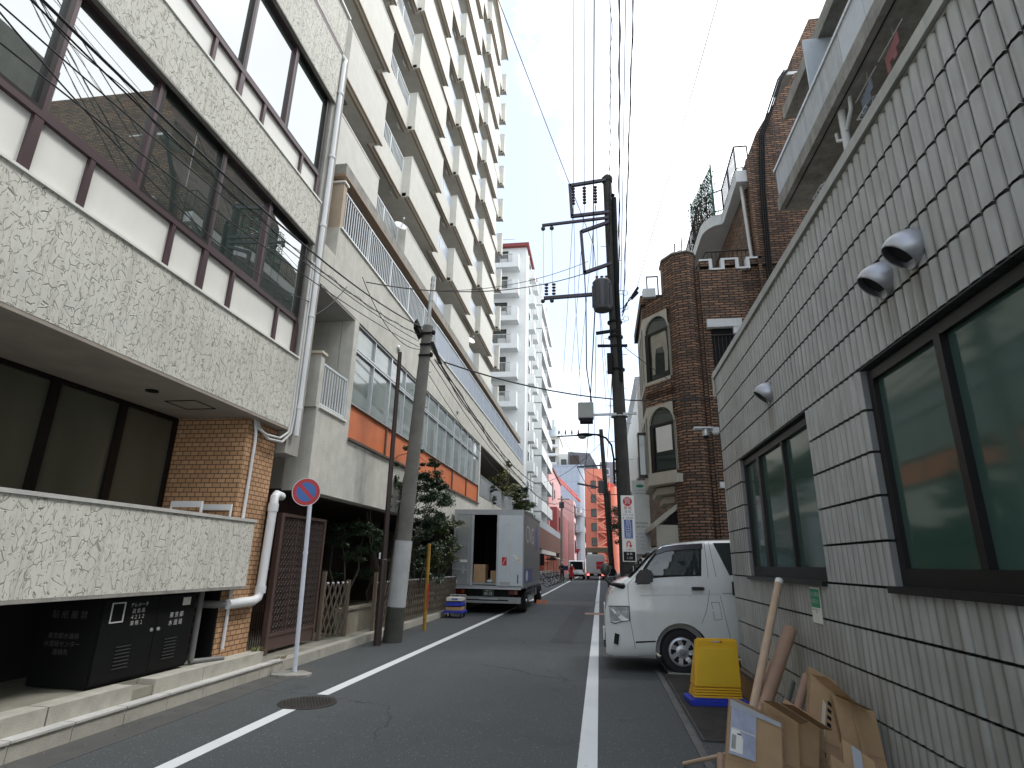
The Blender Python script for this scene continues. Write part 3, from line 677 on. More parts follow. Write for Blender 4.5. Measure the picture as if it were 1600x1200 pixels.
def lattice(y0, y1, xa, xb, z0, z1, label, n):
    t = thing('lattice_fence', label, 'fence', ((xa + xb) / 2, (y0 + y1) / 2, .14), 'expanding lattice fences along the garden')
    def pt(y, z, d=0): u = (y - y0) / (y1 - y0); return Vector((xa + (xb - xa) * u + d, y, z))
    a = MB(); c = MB(); caps = MB(); h = z1 - z0; step = (y1 - y0) / n; run = h * .42
    for i in range(-3, n + 1):
        for (mb, d, s) in ((a, .012, 1), (c, -.012, -1)):
            ys_, ye = y0 + i * step, y0 + i * step + run
            if s < 0: ys_, ye = ye, ys_
            # clip to [y0, y1]
            zz0, zz1 = z0, z1; lo, hi = min(ys_, ye), max(ys_, ye)
            if hi < y0 or lo > y1: continue
            def clip(yv): return z0 + (yv - ys_) / (ye - ys_) * h
            p0, p1 = (ys_, z0), (ye, z1)
            P_ = []
            for (yy_, zz_) in (p0, p1):
                if yy_ < y0: P_.append((y0, clip(y0)))
                elif yy_ > y1: P_.append((y1, clip(y1)))
                else: P_.append((yy_, zz_))
            q0, q1 = pt(P_[0][0], P_[0][1], d), pt(P_[1][0], P_[1][1], d)
            if (q1 - q0).length < .08: continue
            mid = (q0 + q1) / 2; ay = (q1 - q0) / 2; ax = Vector((.008, 0, 0)); az = ay.cross(ax).normalized() * .018
            mb.obox(mid, ax, ay, az)
            if abs(P_[1][1] - z1) < .02: MB().blob(q1, .022, n=6, m=4).build('slat_cap', WHITEP, t)
    a.build('slats', BAMB, t); c.build('slats', BAMB, t)
    for y in (y0, y1): q = pt(y, 0); MB().box(q.x - .035, q.x + .035, y - .03, y + .03, .14, z1 + .22 if y == y0 else z1 + .05).build('post', P('fence_post', (.16, .12, .09), .7) if 'fence_post' not in bpy.data.materials else bpy.data.materials['fence_post'], t)
lattice(10.98, 11.75, -5.22, -5.05, .2, 1.15, 'short grey brown lattice fence next to the ornamental gate', 5)
lattice(12.75, 19.5, -4.86, -4.72, .2, 1.12, 'long lattice fence behind the yellow post and the concrete utility pole', 46)
gw = tag(MB().box(-5.30, -5.12, 11.8, 38, .14, .60).box(-5.34, -5.09, 11.8, 38, .60, .64).build('garden_wall', P('low_wall_render', (.30, .27, .21), .9, var=.2, streak=.3)), 'low beige garden wall behind the lattice fences', 'wall')
# ================================================================ TILE BUILDING, right foreground
TB = thing('tiled_building', 'low building clad in grey fluted glazed tiles with black framed windows', 'building', (1.9, 4, 0))
WX = 1.90; TW = .0995; RH = .2995; TOP = 4.48; Y0 = -4.0; Y1 = 9.2
MB().box(WX + .03, WX + .18, Y0, Y1 - .03, 0, 1.46).box(WX + .03, WX + .18, Y0, Y1 - .03, 3.0, TOP - .04).box(WX + .03, WX + .18, 4.31, 5.46, 1.46, 3.0).box(WX + .03, WX + .18, 8.11, Y1 - .03, 1.46, 3.0).box(WX + .181, 9, Y0, Y1 - .03, 0, TOP - .04).build('core', P('wall_core', (.018, .018, .018), .9), TB)
wins = [(5.47, 8.10, 1.475, 2.985), (-4.2, 4.30, 1.475, 2.985)]
rowz = [2.985 + RH * i for i in range(-10, 6)]
t = MB(); PROF = [(0, .010), (.10, .002), (.5, -.008), (.90, .002), (1, .010)]
def tiles(mb, ya, yb, za, zb, face='x', c=WX):
    y = ya
    while y < yb - .01:
        y2 = min(y + TW, yb); w = y2 - y - .005; i = len(mb.v)
        jit = random.uniform(-.0012, .0012)
        for u, d in PROF:
            for z in (za, zb):
                mb.v.append((c + d + jit, y + .0025 + w * u, z) if face == 'x' else (y + .0025 + w * u, c - d, z))
        for k in range(4): mb.f.append((i + 2 * k, i + 2 * k + 1, i + 2 * k + 3, i + 2 * k + 2))
        n = 10; mb.f.append(tuple(i + 2 * k for k in range(5))); mb.f.append(tuple(i + 2 * k + 1 for k in range(5))[::-1])
        # side returns of the tile
        b = len(mb.v)
        if face == 'x':
            for yy in (y + .0025, y2 - .0025): mb.v += [(c + .012 + jit, yy, za), (c + .035, yy, za), (c + .035, yy, zb), (c + .012 + jit, yy, zb)]
        else:
            for yy in (y + .0025, y2 - .0025): mb.v += [(yy, c - .012, za), (yy, c - .035, za), (yy, c - .035, zb), (yy, c - .012, zb)]
        mb.f += [(b, b + 1, b + 2, b + 3), (b + 4, b + 5, b + 6, b + 7)]
        i2 = len(mb.v)
        if face == 'x': mb.v += [(c - .004, y + .004, za), (c - .004, y2 - .004, za), (c + .035, y2 - .004, za), (c + .035, y + .004, za)]; mb.f.append((i2, i2 + 1, i2 + 2, i2 + 3))
        y = y2
import bisect
grid = [Y0 + TW * i for i in range(int((Y1 - Y0) / TW) + 1)]
for z in rowz:
    za, zb = z + .009, z + RH - .009
    if z < 0: za = 0.005
    zb = min(zb, TOP - .02)
    if zb - za < .05: continue
    zm = (za + zb) / 2
    sp = [(Y0, Y1 - .09)]
    for (a, b, c, d) in wins:
        if c - .02 < zm < d + .02:
            ns = []
            for s0, s1 in sp:
                if b <= s0 or a >= s1: ns.append((s0, s1)); continue
                if a > s0: ns.append((s0, a))
                if b < s1: ns.append((b, s1))
            sp = ns
    for s0, s1 in sp: tiles(t, s0, s1, za, zb)
t.build('fluted_tiles', TILE, TB, smooth=True)
# rounded corner tiles and the short end wall
c_ = MB(); e_ = MB()
for z in rowz:
    za, zb = max(z + .009, .005), min(z + RH - .009, TOP - .02)
    if zb - za < .05: continue
    i = len(c_.v); n = 6
    for k in range(n + 1):
        a = math.pi / 2 * k / n
        for zz in (za, zb): c_.v.append((WX + .09 - .09 * math.cos(a), Y1 - .09 + .09 * math.sin(a), zz))
    for k in range(n): c_.f.append((i + 2 * k, i + 2 * k + 1, i + 2 * k + 3, i + 2 * k + 2))
    tiles(e_, WX + .09, 9.0, za, zb, 'y', Y1 - .004)
c_.build('corner_tiles', TILE, TB, smooth=True); e_.build('end_tiles', TILE, TB)
# reveals of the openings (tile soffit, jambs)
RVT = P('reveal_tile', (.22, .225, .22), .4, var=.12, streak=.2)
for (a, b, c, d) in wins:
  r = MB(); r2 = MB()
  for zz in rowz:
        if c - .05 < zz < d - .05:
            z0_, z1_ = max(zz + .009, c), min(zz + RH - .009, d)
            r.box(WX + .014, WX + .13, b, b + .012, z0_, z1_)
            if a > 0: r2.box(WX + .014, WX + .13, a - .012, a, z0_, z1_)
  r.build('reveal_tiles', RVT, TB)
  if r2.v: r2.build('reveal_tiles', RVT, TB)
  r = MB(); y = max(a, Y0)
  while y < b - .02:
    r.box(WX + .006, WX + .13, y + .003, min(y + TW, b) - .003, d - .004, d + .012); y += TW
  r.build('head_tiles', P('slate_head_tile', (.06, .068, .07), .4, var=.2) if 'slate_head_tile' not in bpy.data.materials else bpy.data.materials['slate_head_tile'], TB)
BKF = P('black_window_frame', (.012, .011, .011), .4, .3, var=.2)
def bigwin(y0, y1, muls, label):
    f = MB(); z0, z1 = 1.50, 2.96; x0, x1 = WX + .05, WX + .14
    f.box(x0, x1, y0, y1, z0, z0 + .11).box(x0, x1, y0, y1, z1 - .07, z1).box(x0, x1, y0, y0 + .07, z0 + .11, z1 - .07).box(x0, x1, y1 - .07, y1, z0 + .11, z1 - .07)
    for m, w in muls: f.box(x0 - .010, x1, m - w, m + w, z0 + .11, z1 - .07)
    fo = f.build('window', BKF, TB, label=label); MB().box(x0 + .035, x0 + .045, y0 + .05, y1 - .05, z0 + .09, z1 - .05).build('pane', GLFROST, fo)
    MB().box(WX - .045, WX + .17, y0 - .01, y1 + .01, 1.455, 1.499).build('sill', BKF, TB)
bigwin(5.48, 8.09, [(7.36, .05), (6.38, .022)], None)
bigwin(-4.0, 4.29, [(3.39, .032), (1.1, .04), (-1.2, .04)], None)
cp = MB().box(WX - .03, WX + .28, Y0, Y1 + .01, TOP - .005, TOP + .085)
cp.build('coping', P('metal_coping', (.44, .45, .42), .45, .3, var=.15, streak=.3), TB)
MB().box(WX + .0, 9, Y0, Y1, TOP - .03, TOP - .006).build('roof', CONCD, TB)
MB().box(WX - .005, WX + .02, 6.30, 6.52, 3.05, 3.0).build('stain_strip', TILE, TB) if False else None
p = MB().tube([(WX - .01, Y1 - .02, TOP - .3), (WX - .01, Y1 - .0, TOP + .05), (WX + .1, Y1 + .03, TOP + .1)], .03, 8); p.build('corner_cap_pipe', P('old_cream_pipe', (.42, .41, .34), .6), TB, smooth=True)
# vent hoods
def hood(y, z, label, r=.118):
    t = thing('vent_hood', label, 'vent hood', (WX, y, z), 'round stainless vent hoods')
    STEEL = bpy.data.materials.get('satin_steel') or P('satin_steel', (.46, .47, .50), .38, .65, var=.05)
    g = MB(); n = 24; m = 12; i = len(g.v)
    # a sphere-like shell standing on the wall with its mouth facing down and out to the street
    for a in range(m + 1):
        th = (math.pi / 2) * a / m
        for k in range(n):
            u = 2 * math.pi * k / n
            bulge = 1.0
            d = r * 1.35 * math.sin(th); rr = r * math.cos(th)
            yy, zz = rr * math.cos(u), rr * math.sin(u)
            g.v.append((-d * (1 + .10 * (zz / r)), yy, zz - d * .10))
    for a in range(m):
        for k in range(n): g.f.append((i + a * n + k, i + a * n + (k + 1) % n, i + (a + 1) * n + (k + 1) % n, i + (a + 1) * n + k))
    # cut the mouth with a slanted plane
    me = bpy.data.meshes.new('hood'); me.from_pydata(g.v, [], g.f); bm = bmesh.new(); bm.from_mesh(me)
    bmesh.ops.remove_doubles(bm, verts=bm.verts, dist=.0005)
    nrm = Vector((-.66, .12, -.74)).normalized(); pc = Vector((-r * .62, 0, -r * .52))
    bmesh.ops.bisect_plane(bm, geom=bm.verts[:] + bm.edges[:] + bm.faces[:], plane_co=pc, plane_no=nrm, clear_outer=True)
    edges = [e for e in bm.edges if e.is_boundary and all(abs((v.co - pc).dot(nrm)) < .001 for v in e.verts)]
    lipv = [tuple(v.co) for v in bm.verts if abs((v.co - pc).dot(nrm)) < .001]
    bm.to_mesh(me); bm.free(); me.materials.append(STEEL)
    o = bpy.data.objects.new('hood', me); COL.objects.link(o); o.parent = t
    for p in me.polygons: p.use_smooth = True
    md = o.modifiers.new('solid', 'SOLIDIFY'); md.thickness = .006; md.offset = -1
    c = sum((Vector(v) for v in lipv), Vector()) / len(lipv); off = Vector((WX, y, z))
    inner = MB(); ss = sorted(lipv, key=lambda q: math.atan2(q[1] - c.y, (Vector(q) - c).dot(Vector((-.78, 0, .62)))))
    inner.quad(*[tuple(c + (Vector(q) - c) * .90 - nrm * .035 + off) for q in ss]); inner.build('dark_mouth', P('vent_gauze', (.012, .012, .013), .8) if 'vent_gauze' not in bpy.data.materials else bpy.data.materials['vent_gauze'], t)
    MB().lathe([(r * 1.06, WX - .012), (r * 1.06, WX + .0), (r * .95, WX + .004)], (0, y, z), 'x', 28).build('flange', STEEL, t, smooth=True)
hood(6.44, 3.44, 'single vent hood above the far window of the tiled wall')
hood(3.72, 3.42, 'lower looking, farther one of the paired vent hoods between the two windows')
hood(3.36, 3.44, 'nearer one of the paired vent hoods, directly above the big window')
# notice sticker
stk = thing('wall_notice', 'small green and white notice stuck under the sill of the far tiled wall window', 'notice', (WX - .013, 5.8, 1.3))
MB().box(WX - .014, WX - .010, 5.66, 5.90, 1.14, 1.44).build('sheet', WPANEL, stk); MB().box(WX - .0165, WX - .0145, 5.67, 5.89, 1.27, 1.425).build('green_panel', GRN, stk)
WU = (0, -1, 0)
for i, tx in enumerate(('ゴミ収集場', 'お知らせ')): text(tx, .042, WHITET, stk, (WX - .018, 5.78, 1.38 - i * .06), WU, UZ)
for i, tx in enumerate(('歩行者の通行の妨げになります', '管理者')): text(tx, .015, BLACK, stk, (WX - .015, 5.78, 1.25 - i * .02), WU, UZ)
# security camera on the corner
cmr = thing('security_camera', 'small white dome camera under a plate on the far corner of the tiled wall', 'security camera', (1.85, 9.2, 3.6))
MB().box(1.80, 1.90, 9.14, 9.24, 3.58, 3.68).build('bracket', WHITEP, cmr, bev=.01); MB().box(1.52, 1.80, 9.12, 9.27, 3.66, 3.685).build('cover', WHITEP, cmr)
MB().lathe([(.05, 3.655), (.055, 3.60), (.05, 3.55)], (1.70, 9.19, 0)).build('housing', ALU, cmr, smooth=True); MB().blob((1.70, 9.19, 3.545), .045).build('lens_dome', BLACK, cmr, smooth=True)
MB().tube([(1.82, 9.19, 3.63), (1.72, 9.19, 3.645)], .018).build('arm', ALU, cmr)

# ================================================================ BALCONY APARTMENT above the tiled wall
BA = thing('balcony_apartment_house', 'stained concrete apartment house with panelled balcony rising behind the tiled building', 'building', (4.5, 5, 0))
PAN = P('grey_balcony_panel', (.45, .47, .48), .5, var=.12, streak=.35); PANB = P('pale_balcony_panel', (.56, .60, .63), .45, var=.05)
bx0, yE = 4.5, 12.85
MB().box(6.6, 14, -6, 12.3, 0, 16.2).build('wall', P('back_wall', (.36, .35, .32), .9, streak=.2), BA)
MB().box(bx0, 6.6, -6, yE, 9.83, 10.17).build('balcony_slab', CONCD, BA)
MB().box(bx0 + .12, bx0 + .14, -6, yE - .1, 9.815, 9.829).build('drip_groove', BLACK, BA)
yy = -6.0; j = 0; 
while yy < yE - .1:
    y2 = min(yy + .93, yE); MB().box(bx0 + .03, bx0 + .06, yy + .006, y2 - .006, 10.20, 10.93).build('balcony_panel', PANB if 1.5 < yy < 8.4 else PAN, BA); yy += .93
MB().box(bx0 + .0, bx0 + .10, -6, yE, 10.93, 11.0).box(bx0 + .03, bx0 + .07, -6, yE, 10.17, 10.2).build('handrail', ALU, BA)
MB().box(bx0 + .03, 6.6, yE - .06, yE - .02, 10.17, 10.95).build('end_panel', PAN, BA)
MB().box(5.0, 6.6, -6, 12.95, 12.62, 12.80).box(4.97, 5.05, -6, 12.97, 12.60, 12.95).build('upper_slab', CONCD, BA)
MB().box(5.08, 6.6, -6, 12.9, 12.95, 13.0).build('upper_roof', CONC, BA)
MB().box(4.66, 6.6, 10.55, 10.60, 10.17, 12.61).build('divider_screen', PANB, BA)
MB().box(5.3, 5.34, 4, 4.05, 10.2, 12.6).build('post', ALU, BA)
glazing(BA, 'x', 6.59, -2, 3, 10.2, 12.3, ALU, GLASS, .06, .05, inward=-1, name='balcony_door', div=[.5])
glazing(BA, 'x', 6.59, 5, 9.6, 10.2, 12.3, ALU, GLASS, .06, .05, inward=-1, name='balcony_door', div=[7.2])
glazing(BA, 'x', 6.59, 5, 9.6, 7.2, 9.3, ALU, GLASS, .06, .05, inward=-1, name='window', div=[7.2])
p = MB().tube([(4.72, 9.62, 9.83), (4.72, 9.62, 4.4)], .07, 12).tube([(4.72, 9.25, 9.83), (4.72, 9.28, 9.58), (4.72, 9.55, 9.35)], .035, 10).tube([(4.72, 9.95, 9.6), (4.72, 9.93, 9.42), (4.72, 9.68, 9.25)], .035, 10)
p.build('drain_stack', PVC, BA, smooth=True)
MB().box(4.6, 4.64, 4, 9, 9.0, 9.04).build('dryer_bar', ALU, BA) if False else None
def hangers(y, label, z=9.55):
    t = thing('laundry_hanger', label, 'hanger', (4.95, y, z), 'laundry hangers under the balcony')
    g = MB(); g.tube([(4.95, y, z + .26), (4.95, y, z + .1)], .008, 5)
    for s in (-1, 1): g.tube([(4.95, y - .3, z + .06), (4.95 + s * .18, y - .25, z), (4.95 + s * .18, y + .25, z), (4.95, y + .3, z + .06)], .009, 5)
    for q in range(6): yy = y - .25 + q * .1; g.tube([(4.77, yy, z), (5.13, yy, z)], .006, 4)
    g.build('frame', WHITEP, t); c = MB()
    for q in range(8): c.box(4.77 + (q % 2) * .34, 4.79 + (q % 2) * .34, y - .25 + q * .07, y - .235 + q * .07, z - .06, z)
    c.build('clips', BLUEP, t)
hangers(11.3, 'wire laundry hanger under the balcony slab, nearest its far end', 9.25); hangers(9.0, 'wire laundry hanger with pegs just above the tiled wall coping beside the drain stack', 9.3)
def pot(y, c, label, x=3.0):
    t = thing('laundry', label, 'laundry', (4.8, y, 9.2), 'laundry drying above the coping')
    g = MB(); random.seed(int(y * 10)); 
    for q in range(4):
        xx = 4.72 + q * .02; g.box(xx, xx + .012, y + q * .14, y + q * .14 + .11, 9.3 - .1 * (q % 2), 9.52)
    g.build('cloth', c, t); MB().tube([(4.78, y - .1, 9.64), (4.78, y + .7, 9.64)], .012, 6).tube([(4.78, y + .2, 9.64), (4.78, y + .2, 9.83)], .01, 5).build('pole', ALU, t)
pot(7.6, flat('pink_cloth', (.30, .12, .13), .8), 'pink cloths on a pole peeping over the coping of the tiled wall')
pot(8.5, flat('grey_blue_cloth', (.16, .19, .24), .8), 'grey blue cloths on a pole peeping over the coping')

# ================================================================ BRICK BUILDING with bays
BK_ = thing('brick_building', 'dark brown brick building with arched bay windows, corner turret and curved white balconies', 'building', (3, 17, 0))
SY = 16.5
TRIMW = P('white_stone_trim', (.66, .68, .68), .6, var=.06, streak=.12); TRIMC = P('cream_bay_surround', (.44, .42, .35), .6, var=.06, streak=.15)
body = MB().prism([(2.6, 17.2), (3.05, 16.75), (3.4, SY + .15), (14, SY + .15), (14, 30), (2.35, 30), (2.35, 17.6)], 'z', 0, 10.42)
body.build('wall', DKBRICK, BK_)
# corner turret: half octagon of stepped brick
oct_ = [(2.22, 17.6), (2.22, 17.05), (2.50, 16.62), (2.92, 16.5), (3.10, 16.62), (3.22, 16.9), (3.22, 17.6)]
MB().prism(oct_, 'z', 0, 10.95).build('turret', DKBRICK, BK_)
MB().prism([(2.18, 17.65), (2.18, 17.02), (2.48, 16.58), (2.93, 16.46), (3.13, 16.59), (3.26, 16.88), (3.26, 17.65)], 'z', 10.952, 11.0).build('turret_cap', CONC, BK_)
MB().box(3.24, 4.5, SY + .02, SY + .16, 0, 10.3).build('side_wall', DKBRICK, BK_)
# crenellated parapet of the side face
cp = MB(); pr_ = MB()
for a, b in ((3.27, 3.60), (3.96, 4.38), (4.70, 5.1)): cp.box(a, b, SY, SY + .2, 10.60, 10.66); MB().box(a + .02, b - .02, SY + .03, SY + .17, 10.423, 10.60).build('merlon', DKBRICK, BK_)
for a, b in ((3.60, 3.96), (4.38, 4.70)):
    cp.box(a, b, SY, SY + .2, 10.28, 10.34)
    for q in (a, b): cp.box(q - .05, q + .05, SY - .005, SY + .205, 10.28, 10.659)
cp.build('parapet_coping', TRIMW, BK_)
# window on the side face
MB().box(3.32, 4.3, SY - .16, SY + .14, 8.33, 8.58).box(4.05, 4.25, SY - .14, SY + .02, 8.12, 8.33).build('lintel', TRIMW, BK_)
MB().box(3.38, 4.3, SY - .14, SY + .14, 6.83, 6.98).build('sill', TRIMW, BK_)
wv = MB().box(3.45, 4.15, SY + .005, SY + .018, 6.98, 8.33); wv.build('window_void', BLACKM, BK_)
g = MB()
for q in range(7): g.box(3.50 + q * .11, 3.515 + q * .11, SY - .05, SY - .035, 7.0, 8.12)
g.box(3.46, 4.2, SY - .055, SY - .03, 8.10, 8.13); g.build('window_bars', BROWND, BK_)
MB().box(4.15, 4.24, SY - .08, SY + .0, 6.98, 8.1).build('blind_box', WPANEL, BK_)
MB().box(3.30, 3.95, SY - .10, SY + .14, 3.64, 3.80).build('sill', TRIMW, BK_)
MB().box(3.42, 3.5, SY - .02, SY + .02, 3.85, 6.0).build('dark_pipe', BROWND, BK_)
# bay windows
def arch_poly(u0, u1, z0, z1, n=10):
    r = (u1 - u0) / 2; uc = (u0 + u1) / 2; zs = z1 - r * 1.05
    return [(u0, z0), (u1, z0)] + [(uc + r * math.cos(math.pi * k / n), zs + r * 1.05 * math.sin(math.pi * k / n)) for k in range(n + 1)]
def panel_arch(parent, A, B, z0, z1, u0, u1, w0, w1, th, name, mat):
    """flat surround between plan points A->B with an arched opening; returns mapper"""
    A = Vector((*A, 0)); B = Vector((*B, 0)); L_ = (B - A).length; d = (B - A) / L_; nrm = Vector((d.y, -d.x, 0))
    mp_ = lambda u, z, o=0: tuple(A + d * u + nrm * o + Vector((0, 0, z)))
    inner = arch_poly(u0, u1, w0, w1); 
    # outer ring made of quads joining the arch to the rectangle outline
    n = len(inner); outer = []
    for (u, z) in inner:
        cu, cz = (u0 + u1) / 2, (w0 + w1) / 2; du, dz = u - cu, z - cz
        s = min(((L_ - cu) if du > 0 else cu) / abs(du) if abs(du) > 1e-6 else 1e9, ((z1 - cz) if dz > 0 else (cz - z0)) / abs(dz) if abs(dz) > 1e-6 else 1e9)
        outer.append((cu + du * s, cz + dz * s))
    # add rectangle corners
    mb = MB(); i0 = len(mb.v)
    corners = [(0, z0), (L_, z0), (L_, z1), (0, z1)]
    for k in range(n):
        k2 = (k + 1) % n
        pts = [inner[k], inner[k2], outer[k2]]
        a, b = outer[k2], outer[k]
        if abs(a[0] - b[0]) > 1e-4 and abs(a[1] - b[1]) > 1e-4:
            cand = min(corners, key=lambda c: (c[0] - (a[0] if abs(a[0]) < 1e-6 or abs(a[0] - L_) < 1e-6 else b[0])) ** 2 + (c[1] - (a[1] if abs(a[1] - z0) < 1e-6 or abs(a[1] - z1) < 1e-6 else b[1])) ** 2)
            pts.append(cand)
        pts.append(outer[k])
        mb.quad(*[mp_(u, z) for u, z in pts])
        mb.quad(mp_(*inner[k]), mp_(*inner[k2]), mp_(*inner[k2], -th), mp_(*inner[k], -th))
    o = mb.build(name, mat, parent)
    return o, mp_, inner
def bay(z0, z1, sill, top_slant, blind):
    root = MB()
    A, B, C, D = (2.24, 16.86), (1.56, 17.72), (1.62, 19.9), (2.35, 21.2)
    MB().prism([A, B, C, D, (2.6, 21.2), (2.6, 16.9)], 'z', z1 + .002, z1 + .45).build('bay_brick', DKBRICK, BK_)
    MB().prism([A, B, C, D, (2.6, 21.2), (2.6, 16.9)], 'z', z0 - .5 if not sill else z0 - .02, z0 - .001).build('bay_apron', DKBRICK if not sill else TRIMC, BK_)
    s1, mp1, in1 = panel_arch(BK_, B, A, z0, z1, .07, 1.09, z0 + .10, z1 - .09, .10, 'bay_surround', TRIMC)
    pane = MB().quad(*[mp1(u, z, -.06) for u, z in in1]); pn_ = pane.build('bay_window', GLASS, s1)
    f = MB()
    def bar(u0, u1, za, zb): 
        a = mp1(u0, za, -.05); b = mp1(u1, za, -.05); c = mp1(u1, zb, -.05); d = mp1(u0, zb, -.05)
        a2 = mp1(u0, za, -.02); b2 = mp1(u1, za, -.02); c2 = mp1(u1, zb, -.02); d2 = mp1(u0, zb, -.02)
        f.quad(a2, b2, c2, d2).quad(a, b, b2, a2).quad(b, c, c2, b2).quad(c, d, d2, c2).quad(d, a, a2, d2)
    bar(.07, 1.09, z1 - .66, z1 - .58); bar(.07, .22, z0 + .10, z1 - .66); bar(1.04, 1.09, z0 + .10, z1 - .66); bar(.22, 1.04, z0 + .10, z0 + .16)
    f.build('bay_frame', DKFR, s1)
    if blind:
        b_ = MB(); z = z1 - .68; 
        while z > z0 + .75: b_.quad(mp1(.31, z - .072, -.045), mp1(.95, z - .072, -.045), mp1(.95, z, -.035), mp1(.31, z, -.035)); z -= .075
        b_.build('shutter_blind', WPANEL, s1)
    else:
        cu = P('lace_curtain', (.32, .30, .24), .9, var=.2) if 'lace_curtain' not in bpy.data.materials else bpy.data.materials['lace_curtain']
        b_ = MB()
        for (ua, ub, uc) in ((.31, .62, .36), (.64, .95, .90)):
            b_.quad(mp1(ua, z1 - .68, -.05), mp1(ub, z1 - .68, -.05), mp1(uc + .1, z0 + .9, -.05), mp1(uc + .06, z0 + .3, -.05), mp1(uc - .06, z0 + .3, -.05), mp1(uc - .05, z0 + .9, -.05))
        b_.quad(mp1(.31, z1 - 1.15, -.052), mp1(.95, z1 - 1.15, -.052), mp1(.95, z1 - .66, -.052), mp1(.31, z1 - .66, -.052)); b_.build('lace_curtain', cu, s1)
    # front of the bay: three narrow arched lights
    wl = (C[1] - B[1]) / 3
    for q in range(3):
        p0 = (B[0], B[1] + wl * (q + 1)); p1 = (B[0], B[1] + wl * q)
        s2, mp2, in2 = panel_arch(BK_, p0, p1, z0, z1, .10, wl - .10, z0 + .16, z1 - .2, .10, 'bay_surround', TRIMC)
        MB().quad(*[mp2(u, z, -.06) for u, z in in2]).build('bay_window', GLASS, s2)
    s3, mp3, in3 = panel_arch(BK_, D, C, z0, z1, .13, 1.02, z0 + .16, z1 - .14, .10, 'bay_surround', TRIMC)
    MB().quad(*[mp3(u, z, -.06) for u, z in in3]).build('bay_window', GLASS, s3)
    if sill:
        for q, (sc_, zz) in enumerate(((1.0, z0 - .02), (.78, z0 - .30), (.52, z0 - .52), (.28, z0 - .72))):
            cx, cy = 2.4, 19.0
            def sh(p): return (cx + (p[0] - cx) * (1.06 if q == 0 else sc_), cy + (p[1] - cy) * (1.03 if q == 0 else sc_))
            MB().prism([sh(A), sh(B), sh(C), sh(D), (2.6, sh(D)[1]), (2.6, sh(A)[1])], 'z', zz - (.24 if q == 0 else .2), zz).build('bay_corbel', TRIMC, BK_)
        o = MB()
bay(6.95, 9.22, False, 0, False)
bay(4.12, 6.25, True, 0, True)
# second-floor casement standing open
oc = MB().box(1.30, 1.34, 18.5, 19.05, 4.2, 5.65); o = oc.build('open_casement', DKFR, BK_); MB().box(1.292, 1.299, 18.56, 18.99, 4.9, 5.58).build('white_film', WPANEL, o); MB().box(1.31, 1.75, 18.46, 18.49, 4.2, 5.65).build('casement_edge', DKFR, BK_)
MB().box(1.34, 1.72, 18.44, 18.455, 4.3, 5.55).build('casement_pane', GLPALE, BK_)
# parapet pieces on the street side
MB().box(1.52, 2.3, 17.5, 21, 9.672, 10.0).build('street_parapet', DKBRICK, BK_); MB().box(1.6, 2.0, 17.3, 17.6, 9.85, 10.15).build('parapet_stone', TRIMW, BK_)
MB().box(1.75, 1.79, 17.6, 17.64, 9.9, 10.7).box(2.1, 2.14, 17.6, 17.64, 9.9, 10.7).box(1.75, 2.14, 17.6, 17.64, 10.7, 10.74).build('parapet_frame', BROWND, BK_)
# entrance hood low down
MB().prism([(2.3, 3.35), (1.55, 2.75), (1.55, 2.6), (2.3, 3.2)], 'y', 17.2, 21).build('entrance_hood', TRIMC, BK_)
MB().box(1.62, 2.3, 17.25, 17.4, 1.2, 2.7).build('entrance_pier', TRIMC, BK_); MB().prism([(2.3, 3.15), (1.62, 2.6), (1.62, 2.3), (2.3, 2.3)], 'y', 17.3, 17.34).build('entrance_panel', BLACKM, BK_)
# tall part behind with slanting top
MB().prism([(5.06, 10.4), (5.06, 14.3), (5.42, 15.2), (6.15, 16.4), (6.9, 17.5), (14, 17.5), (14, 10.4)], 'y', SY + .05, 27).build('tall_wall', DKBRICK, BK_)
MB().box(5.0, 5.10, SY + .0, SY + .15, 0, 14.2).build('edge_pipe_backing', DKBRICK, BK_)
MB().prism([(7.3, 17.5), (7.3, 19.2), (8.1, 20.9), (14, 20.9), (14, 17.5)], 'y', 17.6, 26).build('stair_head', DKBRICK, BK_)
MB().box(6.5, 8.2, 16.6, 17.6, 17.502, 17.62).build('roof_ledge', TRIMW, BK_)
p = MB()
for q, dx in enumerate((0, .07, .13)): p.tube([(5.17 + dx, SY - .03, 5.5), (5.2 + dx, SY - .03, 10), (5.32 + dx, SY - .03, 13), (5.50 + dx, SY - .04, 15.0), (6.3 + dx, SY - .04, 17.2), (6.6 + dx, SY + .1, 17.7)], .028, 6)
p.build('wall_cables', BLACKM, BK_)
MB().tube([(5.9, SY - .02, 6), (5.95, SY - .02, 16)], .015, 5).build('thin_cable', BROWNG, BK_)
MB().box(6.25, 6.6, SY - .10, SY + .05, 13.9, 14.5).build('vent_box', TRIMW, BK_); MB().box(6.30, 6.50, SY - .08, SY + .05, 12.6, 13.0).build('vent_box', TRIMW, BK_)
